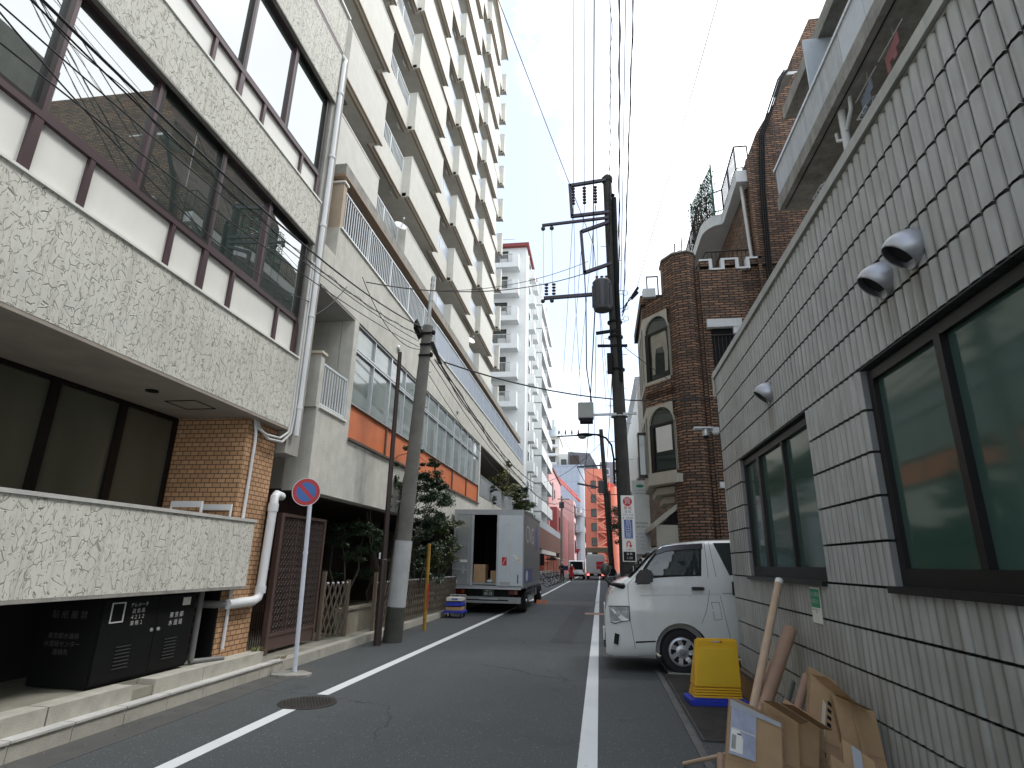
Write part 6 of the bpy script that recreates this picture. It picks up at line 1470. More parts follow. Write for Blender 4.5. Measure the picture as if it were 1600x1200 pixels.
MB().box(tx0 + .041, tx1 - .041, ty0 + .3, ty1 - .06, tz1 - .092, tz1 - .091).build('shade_panel', P('painted_shade', (.02, .018, .016), .9), TK); MB().box(tx0 + .041, tx0 + .05, ty0 + .1, ty1 - .06, tz0 + .09, tz1 - .1).build('shade_panel', bpy.data.materials['painted_shade'], TK); MB().box(tx1 - .05, tx1 - .041, ty0 + .1, ty1 - .06, tz0 + .09, tz1 - .1).build('shade_panel', bpy.data.materials['painted_shade'], TK); MB().box(tx0 + .06, tx1 - .06, ty1 - .07, ty1 - .052, tz0 + .09, tz1 - .1).build('shade_panel', bpy.data.materials['painted_shade'], TK)  # near-black panels added inside, their colour standing in for the cargo space's shade
MB().box(tx0 - .3, tx1 - .05, ty0 - .10, ty0 + .0, tz0 - .10, tz0 - .061).build('tail_step', ALU, TK)
ch = MB().box(-4.5, -2.8, ty0 + .1, 26.8, .45, .80).box(-4.3, -3.0, 26.8, 27, .5, .8); ch.build('chassis', BLACKM, TK)
MB().box(-4.6, -2.55, ty0 + .02, ty0 + .14, .33, .52).build('bumper', P('bumper_grey', (.30, .31, .31), .5, .3), TK)
MB().box(-4.35, -2.95, ty0 + .012, ty0 + .019, .40, .44).build('bumper_slot', BLACK, TK)
for a in (-4.70, -2.95): 
    tl = MB().box(a, a + .30, ty0 + .0, ty0 + .08, .60, .74).build('tail_lamp', flat('tail_lamp_dim', (.10, .008, .008), .2) if 'tail_lamp_dim' not in bpy.data.materials else bpy.data.materials['tail_lamp_dim'], TK); MB().box(a + .2, a + .29, ty0 - .004, ty0 + .0, .61, .73).build('amber_lens', flat('amber_dim', (.22, .07, .01), .2) if 'amber_dim' not in bpy.data.materials else bpy.data.materials['amber_dim'], tl)
np_ = MB().box(-3.80, -3.42, ty0 + .0, ty0 + .02, .54, .74).build('number_plate', P('green_plate', (.02, .05, .035), .5), TK)
text('練馬 100', .055, WHITET, np_, (-3.61, ty0 - .004, .705), UE, UZ); text('85-22', .115, WHITET, np_, (-3.61, ty0 - .004, .615), UE, UZ)
MB().box(-3.9, -3.3, ty0 + .0, ty0 + .03, .44, .47).build('plate_bracket', ALU, TK)
def wheel(parent, cx, cy, r, w, sg=1, rim=RIM, hub=True):
    o = MB().lathe([(r * .58, cx + sg * (w * .5 - .02)), (r * .9, cx + sg * w * .5), (r, cx + sg * (w * .5 - .03)), (r, cx - sg * w * .5), (r * .6, cx - sg * w * .5)], (0, cy, r), 'x', 30).build('wheel', TYRE, parent, smooth=True)
    MB().lathe([(r * .57, cx + sg * (w * .5 - .025)), (r * .45, cx + sg * (w * .5 - .07)), (r * .2, cx + sg * (w * .5 - .06)), (r * .16, cx + sg * (w * .5 + .01)), (.0, cx + sg * (w * .5 + .015))], (0, cy, r), 'x', 24).build('rim', rim, o, smooth=True)
wheel(TK, -2.62, 20.75, .36, .26); wheel(TK, -4.70, 20.75, .36, .26, -1); wheel(TK, -2.64, 25.9, .38, .26); wheel(TK, -4.7, 25.9, .38, .26, -1)
MB().box(-2.75, -2.52, 20.25, 20.28, .15, .60).build('mud_flap', BLACK, TK); MB().box(-4.86, -4.6, 20.25, 20.28, .15, .60).build('mud_flap', BLACK, TK)
gd = MB().box(-2.60, -2.56, 21.4, 24.6, .62, .66).box(-2.60, -2.56, 21.4, 24.6, .40, .44).box(-2.62, -2.56, 21.4, 21.44, .4, .8).box(-2.62, -2.56, 24.56, 24.6, .4, .8); gd.build('side_guard', ALU, TK); MB().box(-3.0, -2.62, 23.3, 24.3, .42, .78).build('fuel_tank', GALV, TK)
MB().prism([(25.35, .6), (27.05, .6), (27.05, 1.5), (26.75, 2.35), (25.35, 2.4)], 'x', -4.62, -2.70).build('cab', P('cab_blue_grey', (.20, .22, .26), .3, var=.05, coat=.4), TK)
MB().prism([(25.6, 1.5), (26.8, 1.5), (26.6, 2.15), (25.6, 2.2)], 'x', -2.70, -2.694).build('cab_window', GLV, TK); MB().box(-2.62, -2.45, 26.75, 26.8, 1.5, 2.0).build('wing_mirror', BLACK, TK)
WY = (0, 1, 0)
LOGO = P('logo_silver', (.80, .83, .86), .4)
text('CNG', .86, LOGO, TK, (tx1 + .008, 21.45, 2.52), WY, UZ, squash=1.3)
MB().quad((tx1 + .004, 23.3, 2.75), (tx1 + .004, 24.2, 3.1), (tx1 + .004, 24.1, 2.2), (tx1 + .004, 23.4, 2.0)).build('blue_wing_logo', P('logo_blue', (.16, .19, .40), .4), TK)
MB().box(tx1 + .001, tx1 + .004, 19.8, 22.3, .95, 1.40).build('blue_stripe', bpy.data.materials['logo_blue'], TK); MB().prism([(20.6 + .3 * math.cos(k * math.pi / 10), 1.17 + .18 * math.sin(k * math.pi / 10)) for k in range(20)], 'x', tx1 + .0045, tx1 + .006).build('pale_oval', LOGO, TK)
def carton(x0, x1, y0, y1, z0, z1, label, grp=None):
    t = thing('cardboard_box', label, 'box', ((x0 + x1) / 2, (y0 + y1) / 2, z0), grp)
    MB().box(x0, x1, y0, y1, z0, z1).build('carton', CARD, t, bev=.006); MB().box((x0 + x1) / 2 - .03, (x0 + x1) / 2 + .03, y0 - .002, y1, z1 - .0, z1 + .002).build('tape', TAPE, t); return t
carton(-4.18, -3.78, 19.85, 20.4, .94, 1.52, 'taller brown cardboard box at the left of the open lorry doorway'); carton(-3.62, -3.30, 19.95, 20.4, .94, 1.32, 'lower brown cardboard box at the right of the open lorry doorway')
MB().blob((-3.62, 19.85, .99), (.12, .1, .06), n=12, m=8).build('wrap', P('white_wrap', (.5, .52, .56), .5), None, smooth=True); wb = bpy.data.objects['wrap']; wb.name = 'wrapped_parcel'; tag(wb, 'small white wrapped parcel on the lorry floor between two boxes', 'parcel')
# stacking trolley left of the lorry
TR = thing('hand_trolley', 'blue platform trolley with a stack of pale trays beside the lorry wheel', 'trolley', (-4.28, 18.0, 0))
MB().box(-4.62, -4.02, 17.75, 18.4, .14, .20).build('deck', BLU, TR, bev=.015)
f = MB()
for x in (-4.56, -4.08): f.tube([(x, 18.36, .2), (x, 18.36, .62)], .015, 6)
f.tube([(-4.56, 18.36, .62), (-4.08, 18.36, .62)], .015, 6); f.build('handle', ALU, TR)
for x in (-4.54, -4.10):
    for y in (17.85, 18.3): MB().lathe([(.055, x - .015), (.055, x + .015)], (0, y, .055), 'x', 14).build('wheel', TYRE, TR)
for k, (z, c, lb) in enumerate(((.203, CARD, 'flat brown carton lying lowest on the trolley'), (.335, BLU, 'blue tray in the middle of the trolley stack'), (.47, WPANEL, 'pale tray with a label on top of the trolley stack'))):
    tr_ = thing('tray', lb, 'tray', (-4.32, 18.05, z)); MB().box(-4.55, -4.09, 17.8, 18.3, z, z + .10).build('tray_body', c, tr_, bev=.008); 
    if k == 2: MB().box(-4.38, -4.2, 17.795, 17.799, z + .03, z + .08).build('label_patch', bpy.data.materials['logo_blue'], tr_)
CK = thing('wheel_chocks', 'orange wheel chocks under the front wheel of the lorry', 'wheel chock', (-2.45, 25.3, 0))
MB().prism([(25.1, 0), (25.35, 0), (25.25, .15)], 'x', -2.62, -2.40).build('chock', P('chock_orange', (.45, .12, .04), .5), CK); MB().prism([(25.15, 0), (25.4, 0), (25.28, .15)], 'x', -2.36, -2.20).build('chock', bpy.data.materials['chock_orange'], CK)

# ================================================================ DISTANT VEHICLES AND PEOPLE
CT = thing('white_drinks_lorry', 'white box delivery lorry with a red square sign and lit brake lamps driving away', 'lorry', (-.5, 67, 0))
cx0, cx1 = -1.45, .52; cy = 65.8
MB().box(cx0, cx1, cy, cy + 4.2, .62, 2.62).build('cargo_box', P('box_white', (.62, .64, .64), .4, var=.04), CT, bev=.12)
MB().box(cx0 + .2, cx1 - .1, cy + 4.2, cy + 5.6, .5, 2.0).build('cab', WHITEP, CT, bev=.1); MB().box(cx0 + .1, cx1 - .1, cy + .1, cy + 5.4, .35, .60).build('chassis', BLACK, CT)
s_ = MB().box(-.36, .44, cy - .015, cy - .004, 1.08, 1.88).build('red_sign', flat('drinks_red', (.60, .01, .04), .4), CT); text('Coca-Cola', .17, WHITET, s_, (.04, cy - .02, 1.48), UE, UZ, squash=.9)
for x in (cx0 + .08, cx1 - .32): MB().box(x, x + .24, cy - .01, cy + .05, .42, .58).build('brake_lamp', flat('brake_lamp_lit', (1.0, .10, .08), .3, emit=3.0) if 'brake_lamp_lit' not in bpy.data.materials else bpy.data.materials['brake_lamp_lit'], CT)
MB().box(-.65, -.28, cy - .01, cy + .02, .44, .6).build('number_plate', WPANEL, CT); wheel(CT, cx1 - .15, cy + .9, .30, .2); wheel(CT, cx0 + .15, cy + .9, .30, .2, -1); wheel(CT, cx1 - .15, cy + 4.7, .30, .2); wheel(CT, cx0 + .15, cy + 4.7, .30, .2, -1)
MV = thing('silver_minivan', 'silver minivan with a black tinted tailgate stopped beyond the motor scooter', 'minivan', (-2.45, 67, 0))
vx0, vx1, vy = -3.30, -1.62, 64.5
pr2 = [(vy, .30), (vy - .05, .55), (vy, 1.0), (vy + .12, 1.80), (vy + .35, 1.93), (vy + 3.0, 1.93), (vy + 3.9, 1.2), (vy + 4.6, 1.05), (vy + 4.7, .35)]
MB().prism(pr2, 'x', vx0, vx1).build('body', P('van_silver', (.45, .47, .47), .25, .4, coat=.4), MV, bev=.06)
MB().quad((vx0 + .12, vy - .012, 1.0), (vx1 - .12, vy - .012, 1.0), (vx1 - .2, vy + .11, 1.82), (vx0 + .2, vy + .11, 1.82)).build('tailgate_glass', P('black_glass', (.006, .006, .008), .5, spec=.1), MV)
MB().box(vx0 + .05, vx1 - .05, vy - .10, vy, .32, .52).build('bumper', BLACKM, MV); MB().box(-2.65, -2.25, vy - .07, vy - .04, .62, .78).build('number_plate', WPANEL, MV)
MB().box(vx0 + .02, vx0 + .16, vy - .08, vy - .03, .75, 1.05).build('tail_lamp', RED, MV); MB().box(vx1 - .16, vx1 - .02, vy - .08, vy - .03, .75, 1.05).build('tail_lamp', RED, MV)
wheel(MV, vx1 - .12, vy + .8, .32, .2); wheel(MV, vx0 + .12, vy + .8, .32, .2, -1); wheel(MV, vx1 - .12, vy + 3.8, .32, .2); wheel(MV, vx0 + .12, vy + 3.8, .32, .2, -1)

def person(label, loc, rz, pose, cloth, trouser, hairc=(.01, .01, .01), h=1.70, scale=1):
    """one continuous skinned body; pose = dict of joint positions (x right, y forward, z up) for a 1.7 m figure"""
    t = thing('person', label, 'person', loc); t.rotation_euler = (0, 0, rz)
    J = dict(pelvis=(0, 0, .93), belly=(0, 0, 1.10), chest=(0, 0, 1.32), neck=(0, 0, 1.47), head=(0, .02, 1.56), crown=(0, .01, 1.68),
             ls=(-.19, 0, 1.40), le=(-.26, -.02, 1.12), lw=(-.25, .08, .88), lh=(-.25, .12, .80), rs=(.19, 0, 1.40), re=(.26, -.02, 1.12), rw=(.25, .08, .88), rh=(.25, .12, .80),
             lp=(-.10, 0, .88), lk=(-.11, .03, .48), la=(-.12, 0, .09), lt=(-.13, .16, .03), rp=(.10, 0, .88), rk=(.11, .03, .48), ra=(.12, 0, .09), rt=(.13, .16, .03)); J.update(pose)
    rad = dict(pelvis=(.14, .11), belly=(.125, .10), chest=(.15, .11), neck=(.055, .055), head=(.085, .095), crown=(.07, .08), ls=.07, le=.05, lw=.035, lh=.035, rs=.07, re=.05, rw=.035, rh=.035, lp=.10, lk=.065, la=.05, lt=.035, rp=.10, rk=.065, ra=.05, rt=.035)
    names = list(J); idx = {k: i for i, k in enumerate(names)}
    E_ = [('pelvis', 'belly'), ('belly', 'chest'), ('chest', 'neck'), ('neck', 'head'), ('head', 'crown'), ('chest', 'ls'), ('ls', 'le'), ('le', 'lw'), ('lw', 'lh'), ('chest', 'rs'), ('rs', 're'), ('re', 'rw'), ('rw', 'rh'), ('pelvis', 'lp'), ('lp', 'lk'), ('lk', 'la'), ('la', 'lt'), ('pelvis', 'rp'), ('rp', 'rk'), ('rk', 'ra'), ('ra', 'rt')]
    me = bpy.data.meshes.new('b'); me.from_pydata([J[k] for k in names], [(idx[a], idx[b]) for a, b in E_], []); o = bpy.data.objects.new('b', me); COL.objects.link(o)
    md = o.modifiers.new('s', 'SKIN'); md.use_smooth_shade = True
    for k in names:
        r_ = rad[k]; r_ = r_ if isinstance(r_, tuple) else (r_, r_); sv = me.skin_vertices[0].data[idx[k]]; sv.radius = r_; sv.use_root = k == 'pelvis'
    o.modifiers.new('u', 'SUBSURF').levels = 2
    dg = bpy.context.evaluated_depsgraph_get(); m2 = bpy.data.meshes.new_from_object(o.evaluated_get(dg)); bpy.data.objects.remove(o)
    m2.materials.clear(); 
    for c in (cloth, trouser, SKIN, BLACK): m2.materials.append(c)
    ch_, pv_, nk = Vector(J['chest']), Vector(J['pelvis']), Vector(J['neck'])
    def seg(p, a, b): a, b = Vector(a), Vector(b); d = b - a; u = max(0, min(1, (p - a).dot(d) / d.dot(d))); return (p - a - d * u).length
    for f_ in m2.polygons:
        p = f_.center
        best = min((seg(p, J[a], J[b]), (a, b)) for a, b in E_)[1]
        f_.material_index = 2 if best[0] in ('head',) or best == ('neck', 'head') or best[1] in ('lh', 'rh') else 3 if best[1] in ('lt', 'rt') else 1 if best[0] in ('lp', 'rp', 'lk', 'rk') or best[1] in ('lp', 'rp') else 0
        f_.use_smooth = True
    b = bpy.data.objects.new('body', m2); COL.objects.link(b); b.parent = t
    # hair, eyes, nose
    hd = Vector(J['head']) * .4 + Vector(J['crown']) * .6; up = (Vector(J['crown']) - Vector(J['neck'])).normalized(); fw = Vector((0, 1, 0)) - up * up.y; fw.normalize(); sd = fw.cross(up)
    hair = MB(); hair.blob(tuple(hd + up * .03 - fw * .015), (.098, .108, .095), n=14, m=9); ho = hair.build('hair', flat('hair_%d' % len(bpy.data.materials), hairc, .7)); ho.parent = t
    for p in ho.data.polygons: p.use_smooth = True
    fc = MB(); hc = Vector(J['head']) * .6 + Vector(J['crown']) * .4
    for s_ in (-1, 1): fc.blob(tuple(hc + fw * .088 + sd * .032 * s_ + up * .0), .009, n=6, m=4)
    fo = fc.build('eyes', BLACK); fo.parent = t; nz_ = MB().blob(tuple(hc + fw * .098 - up * .025), (.012, .016, .02), n=6, m=4).build('nose', SKIN); nz_.parent = t
    MB_ = MB().blob(tuple(hc + fw * .088 - up * .06), (.022, .006, .006), n=6, m=4).build('mouth', RED); MB_.parent = t
    # five fingers on each hand
    for hnd, wr in (('lh', 'lw'), ('rh', 'rw')):
        H_ = Vector(J[hnd]); d = (H_ - Vector(J[wr])).normalized(); s2 = d.orthogonal().normalized(); fg = MB()
        for k, (o_, l_) in enumerate(((-.027, .05), (-.009, .062), (.009, .058), (.026, .045))): a = H_ + s2 * o_; fg.tube([a, a + d * l_ * .6, a + d * l_ + s2.cross(d) * .015], [.009, .008, .006], 6)
        a = H_ - d * .03 + s2 * .03; fg.tube([a, a + s2 * .03 + d * .02, a + s2 * .035 + d * .045], [.010, .009, .007], 6)
        fo = fg.build('fingers', SKIN); fo.parent = t
    return t
DARKC = P('dark_workwear', (.02, .024, .035), .8); GREYC = P('grey_trousers', (.03, .03, .035), .85); REDC = P('red_uniform', (.48, .02, .03), .7)
person('standing person in dark work clothes holding a dark load beside the parked bicycles', (-3.42, 55.5, 0), R(200), dict(le=(-.30, .05, 1.14), lw=(-.16, .26, 1.12), lh=(-.10, .32, 1.12), re=(.30, .05, 1.14), rw=(.16, .26, 1.12), rh=(.10, .32, 1.12)), DARKC, GREYC, (.5, .5, .52))
ld = thing('carried_crate', 'dark crate held by the person beside the bicycles', 'crate', (-3.3, 55.1, 1.0)); MB().box(-3.30, -2.85, 54.95, 55.3, 1.0, 1.38).build('crate', P('crate_navy', (.02, .03, .07), .6), ld); MB().box(-3.32, -2.83, 54.93, 55.32, 1.34, 1.40).build('rim', P('crate_navy2', (.03, .04, .09), .6), ld)
person('bending rider in red on a motor scooter behind the minivan', (-2.78, 60.0, 0), R(190), dict(pelvis=(0, -.1, .82), belly=(0, -.02, 1.0), chest=(0, .14, 1.18), neck=(0, .26, 1.28), head=(0, .34, 1.34), crown=(0, .38, 1.45), ls=(-.18, .18, 1.24), rs=(.18, .18, 1.24), le=(-.26, .32, 1.04), lw=(-.26, .50, .96), lh=(-.26, .56, .95), re=(.26, .32, 1.04), rw=(.26, .50, .96), rh=(.26, .56, .95), lp=(-.10, -.05, .80), lk=(-.16, .32, .62), la=(-.17, .28, .20), lt=(-.17, .42, .14), rp=(.10, -.05, .80), rk=(.16, .32, .62), ra=(.17, .28, .2), rt=(.17, .42, .14)), REDC, REDC, (.7, .7, .7))
SCO = thing('motor_scooter', 'red delivery scooter under the rider in red', 'scooter', (-2.78, 60, 0)); SCO.rotation_euler = (0, 0, 0)
for y in (59.45, 60.65): 
    w = MB().lathe([(.14, -2.82), (.23, -2.83), (.24, -2.78), (.23, -2.73), (.14, -2.74)], (0, y, .24), 'x', 20).build('wheel', TYRE, SCO); MB().lathe([(.13, -2.80), (.13, -2.76)], (0, y, .24), 'x', 16).build('rim', ALU, w)
MB().prism([(60.8, .45), (60.3, .78), (59.9, .74), (59.9, .35), (59.5, .32), (59.35, .95), (59.3, .95), (59.35, .3), (60.0, .22), (60.6, .3)], 'x', -2.90, -2.66).build('fairing', RED, SCO, bev=.02); MB().tube([(-3.05, 59.42, 1.0), (-2.51, 59.42, 1.0)], .018, 6).build('handlebar', BLACKM, SCO); MB().box(-2.98, -2.58, 60.5, 60.95, .82, 1.2).build('delivery_box', WPANEL, SCO, bev=.02)
person('dark haired cyclist in black with a white print, riding just right of the white lorry', (.58, 32.5, 0), R(178), dict(pelvis=(0, -.1, .90), belly=(0, -.03, 1.06), chest=(0, .05, 1.27), neck=(0, .10, 1.41), head=(0, .13, 1.49), crown=(0, .13, 1.61), ls=(-.19, .05, 1.34), rs=(.19, .05, 1.34), le=(-.27, .22, 1.14), lw=(-.25, .44, 1.04), lh=(-.25, .50, 1.03), re=(.27, .22, 1.14), rw=(.25, .44, 1.04), rh=(.25, .50, 1.03), lp=(-.10, -.06, .86), lk=(-.12, .25, .62), la=(-.12, .10, .30), lt=(-.12, .24, .25), rp=(.10, -.06, .86), rk=(.12, .2, .48), ra=(.12, .02, .14), rt=(.12, .16, .09)), P('black_shirt', (.012, .012, .014), .8), GREYC)
def bicycle(loc, rz, label, mat, grp=None):
    t = thing('bicycle', label, 'bicycle', loc, grp); t.rotation_euler = (0, 0, rz)
    def lb(mb, nm, m_, par=t):
        o = mb.build(nm, m_); o.parent = par; return o
    for y in (-.52, .52):
        w = lb(MB().tube([(0, y + .31 * math.cos(2 * math.pi * k / 20), .33 + .31 * math.sin(2 * math.pi * k / 20)) for k in range(21)], .018, 6, caps=False), 'wheel', TYRE)
        s_ = MB()
        for k in range(10): a_ = 2 * math.pi * k / 10; s_.tube([(0, y, .33), (0, y + .30 * math.cos(a_), .33 + .30 * math.sin(a_))], .003, 3)
        lb(s_.tube([(-.04, y, .33), (.04, y, .33)], .02, 6), 'spokes', ALU, w)
    f_ = MB(); bb = (0, -.08, .28); sh = (0, -.20, .72); hd_ = (0, .36, .80); hl_ = (0, .40, .62)
    for a_, b_ in ((bb, sh), (bb, hl_), (sh, (0, -.52, .33)), (bb, (0, -.52, .33)), (hl_, (0, .52, .33)), (hl_, hd_), ((0, -.17, .60), hl_)): f_.tube([a_, b_], .016, 6)
    f_.tube([hd_, (0, .34, 1.0)], .012, 6); lb(f_, 'frame', mat)
    lb(MB().tube([(-.28, .22, 1.0), (-.24, .34, 1.0), (0, .36, 1.0), (.24, .34, 1.0), (.28, .22, 1.0)], .012, 6), 'handlebar', ALU)
    lb(MB().blob((0, -.24, .84), (.08, .13, .035), n=10, m=6), 'saddle', BLACK); lb(MB().tube([(0, -.20, .72), (0, -.23, .82)], .012, 6), 'seat_post', ALU)
    bk = MB(); 
    for z in (.72, .82, .92): bk.tube([(-.16, .42, z), (.16, .42, z), (.14, .66, z), (-.14, .66, z), (-.16, .42, z)], .006, 4)
    lb(bk, 'basket', GALV); return t
bicycle((.58, 32.45, 0), R(178), 'dark bicycle ridden by the person in black', BLACKM)
cols = [P('bike_silver', (.4, .42, .44), .3, .5), BLACKM, P('bike_blue', (.05, .09, .2), .4), P('bike_white', (.55, .55, .55), .4)]
lbs = ['silver bicycle parked nearest the lorry in front of the shop', 'black bicycle, second in the parked row before the shop', 'blue bicycle in the middle of the parked row', 'white bicycle in the parked row close to the standing person', 'silver bicycle nearest the slim pole in the parked row', 'dark bicycle at the far end of the parked row']
for i in range(6): bicycle((-4.15 + .04 * i, 42.5 + i * 2.3, 0), R(70 + 12 * (i % 3)), lbs[i], cols[i % 4], 'bicycles parked before the shop')
YS = thing('give_way_sign', 'small red triangular stop sign above the minivan', 'road sign', (-3.25, 90, 0))
MB().tube([(-3.25, 90, 0), (-3.25, 90, 3.5)], .05, 6).build('pole', GALV, YS); MB().prism([(-3.7, 3.7), (-2.8, 3.7), (-3.25, 2.9)], 'y', 89.9, 89.94).build('plate', RED, YS); text('止まれ', .19, WHITET, YS, (-3.25, 89.88, 3.5), UE, UZ)

# ================================================================ YELLOW STAND
def yellow_stand():
    t = thing('yellow_sign_stand', 'yellow plastic A shaped stand with carrying slot on a blue weighted base', 'sign stand', (1.36, 8.05, .02))
    c = Vector((1.345, 8.05, 0)); rot = R(5)
    def tp(x, y, z):
        x = x + max(0, z - .12) * .09
        return (c.x + x * math.cos(rot) - y * math.sin(rot), c.y + x * math.sin(rot) + y * math.cos(rot), z)
    b = MB(); 
    def pr(w0, d0, z0, w1, d1, z1, mb):
        i = len(mb.v); mb.v += [tp(-w0, -d0, z0), tp(w0, -d0, z0), tp(w0, d0, z0), tp(-w0, d0, z0), tp(-w1, -d1, z1), tp(w1, -d1, z1), tp(w1, d1, z1), tp(-w1, d1, z1)]
        mb.f += [tuple(i + k for k in q) for q in ((3, 2, 1, 0), (4, 5, 6, 7), (0, 1, 5, 4), (1, 2, 6, 5), (2, 3, 7, 6), (3, 0, 4, 7))]
    pr(.34, .20, .025, .345, .20, .09, b); pr(.30, .17, .0901, .29, .16, .105, b); b.build('base', BLU, t, bev=.018)
    for k in range(4): m_ = MB(); pr(.285 - .004 * k, .15 - .004 * k, .106 + k * .028, .280 - .004 * k, .145 - .004 * k, .128 + k * .028, m_); m_.build('stacked_rim', YEL, t, bev=.006)
    m_ = MB(); pr(.272, .135, .218, .252, .045, .70, m_); m_.build('panel', YEL, t, bev=.012)
    m_ = MB(); pr(.256, .055, .655, .250, .045, .745, m_); o = m_.build('top_band', YEL, t, bev=.02)
    bpy.context.view_layer.update(); k_ = MB(); pr(.075, .2, .69, .06, .2, .722, k_); cut(o, k_)
    m_ = MB(); i = 0; 
    for (xa, xb) in ((-.235, .235),): pr(xb, .132, .25, xb - .02, .062, .64, m_)
    m_.build('face_relief', P('yellow_face', (.74, .47, .02), .45, var=.06), t, bev=.004)
yellow_stand()
bb_ = thing('brown_panel', 'low brown board standing against the foot of the tiled wall behind the yellow stand', 'board', (1.84, 8.4, .02))
MB().obox((1.83, 8.45, .15), (.012, 0, .0), (0, .62, 0), (.03, 0, .13)).build('board', P('brown_board', (.22, .13, .05), .6, var=.2), bb_); MB().obox((1.80, 8.45, .29), (.014, 0, .0), (0, .63, 0), (.0, 0, .008)).build('top_edge', BROWND, bb_)
# ================================================================ CARDBOARD PILE AND TUBES
CG = 'flattened cardboard boxes leaning by the tiled wall'
def board(pts, label, th=.012, mat=CARD, extra=None, flaps=True, n=3):
    """pts: TL TR BR BL world corners; a folded-flat carton = several thin layers"""
    TL, TR_, BR, BL = [Vector(p) for p in pts]; t = thing('flattened_cardboard_box', label, 'cardboard', tuple((BL + BR) / 2), CG)
    nrm = (TR_ - TL).cross(BL - TL).normalized(); nrm = nrm if nrm.y < 0 else -nrm
    up = (TL - BL); cr = .42
    for k in range(n):
        o = -nrm * (.008 + k * .016); mb = MB(); j = [Vector((random.uniform(-.012, .012), 0, random.uniform(-.03, .012) * (1 if k else 0))) for _ in range(4)]
        a, b, c, d = TL + o + j[0], TR_ + o + j[1], BR + o, BL + o
        ml, mr = a.lerp(d, cr), b.lerp(c, cr); bow = nrm * (.006 * (1 - k))
        g = -nrm * .006
        for (p, q, r, s) in ((a + bow, b + bow, mr, ml), (ml + nrm * .001, mr + nrm * .001, c, d)):
            i = len(mb.v); mb.v += [tuple(v) for v in (p, q, r, s, p + g, q + g, r + g, s + g)]
            mb.f += [tuple(i + z for z in f_) for f_ in ((0, 1, 2, 3), (7, 6, 5, 4), (0, 4, 5, 1), (1, 5, 6, 2), (2, 6, 7, 3), (3, 7, 4, 0))]
        mb.build('cardboard_layer', mat if k % 2 == 0 else CARDD, t)
    F = lambda u, v, o=.009: TL + (TR_ - TL) * u + ((BL - TL) * (1 - u) + (BR - TR_) * u) * v + nrm * o
    cm = MB().quad(F(.0, .415, .0085), F(1, .415, .0085), F(1, .425, .0085), F(0, .425, .0085)); cm.build('fold_crease', CARDD, t)
    if extra: extra(t, F)
    return t
def flap(a, b, w, lean, label=None, par=None):
    pass
def ex_label(t, F):
    MB().quad(F(.03, .03), F(.52, .03), F(.52, .38), F(.03, .38)).build('plastic_pouch', P('pouch', (.36, .39, .50), .12, var=.15, vscale=12), t)
    MB().quad(F(.05, .20, .011), F(.28, .20, .011), F(.28, .36, .011), F(.05, .36, .011)).build('paper_label', WPANEL, t)
    b = MB()
    for k in range(7): u = .07 + k * .012; b.quad(F(u, .24, .012), F(u + .006, .24, .012), F(u + .006, .34, .012), F(u, .34, .012))
    b.quad(F(.165, .22, .012), F(.24, .22, .012), F(.24, .23, .012), F(.165, .23, .012)); b.build('printed_bars', BLACK, t)
    MB().quad(F(.05, .19, .012), F(.5, .19, .012), F(.5, .198, .012), F(.05, .198, .012)).build('tape_edge', WHITET, t); MB().quad(F(.0, .0, .0105), F(1, .0, .0105), F(1, .035, .0105), F(0, .05, .0105)).build('tape', TAPE, t)
def ex_print(t, F):
    b = MB()
    for k in range(4): 
        v = .10 + k * .055; b.quad(F(.50, v, .010), F(.62, v + .006, .010), F(.62, v + .034, .010), F(.50, v + .03, .010))
    for v in (.50, .56, .62): b.quad(F(.45, v, .010), F(.50, v, .010), F(.50, v + .035, .010), F(.45, v + .035, .010))
    b.build('printed_marks', BLACKM, t); MB().quad(F(.35, .12, .0092), F(.46, .14, .0092), F(.42, .62, .0092), F(.32, .58, .0092)).build('tape', P('torn_tape', (.58, .50, .40), .4), t)
def ex_tape(t, F):
    MB().quad(F(.40, 0, .0095), F(.55, 0, .0095), F(.55, .5, .0095), F(.40, .5, .0095)).build('tape', P('brown_tape', (.40, .26, .14), .3) if 'brown_tape' not in bpy.data.materials else bpy.data.materials['brown_tape'], t)
board([(0.812, 4.31, 0.786), (1.103, 4.31, 0.662), (1.02, 4.145, 0.02), (0.66, 4.189, 0.02)], 'front flattened carton with a clear pouch, white label and bar print', extra=ex_label)
board([(0.852, 4.39, 0.779), (1.150, 4.39, 0.654), (1.06, 4.235, 0.02), (0.75, 4.274, 0.02)], 'flattened carton directly behind the one with the white label', mat=CARDD, n=2)
board([(1.052, 4.48, 0.756), (1.266, 4.48, 0.631), (1.17, 4.329, 0.02), (0.96, 4.361, 0.02)], 'narrow plain flattened carton next to the ones with the white label', n=4)
board([(1.194, 4.61, 0.721), (1.429, 4.61, 0.58), (1.30, 4.457, 0.02), (1.10, 4.496, 0.02)], 'flattened carton with lifted flaps in the middle of the pile', n=4)
board([(1.272, 4.72, 0.70), (1.480, 4.72, 0.585), (1.40, 4.56, 0.02), (1.22, 4.59, 0.02)], 'brown carton layer peeping out behind the middle carton', mat=CARDD, n=2)
board([(1.51, 4.90, 0.86), (1.69, 4.86, 0.70), (1.50, 4.62, 0.02), (1.26, 4.64, 0.02)], 'flattened carton with black printed marks and torn tape', extra=ex_print, n=4)
board([(1.575, 5.2, 0.878), (1.779, 5.2, 0.774), (1.70, 4.99, 0.02), (1.50, 5.003, 0.02)], 'tallest flattened carton leaning against the tiled wall', n=2)
board([(1.600, 4.78, 0.755), (1.845, 4.78, 0.664), (1.845, 4.596, 0.02), (1.62, 4.624, 0.02)], 'shaded carton with brown tape at the far end of the pile against the wall', extra=ex_tape, n=4)
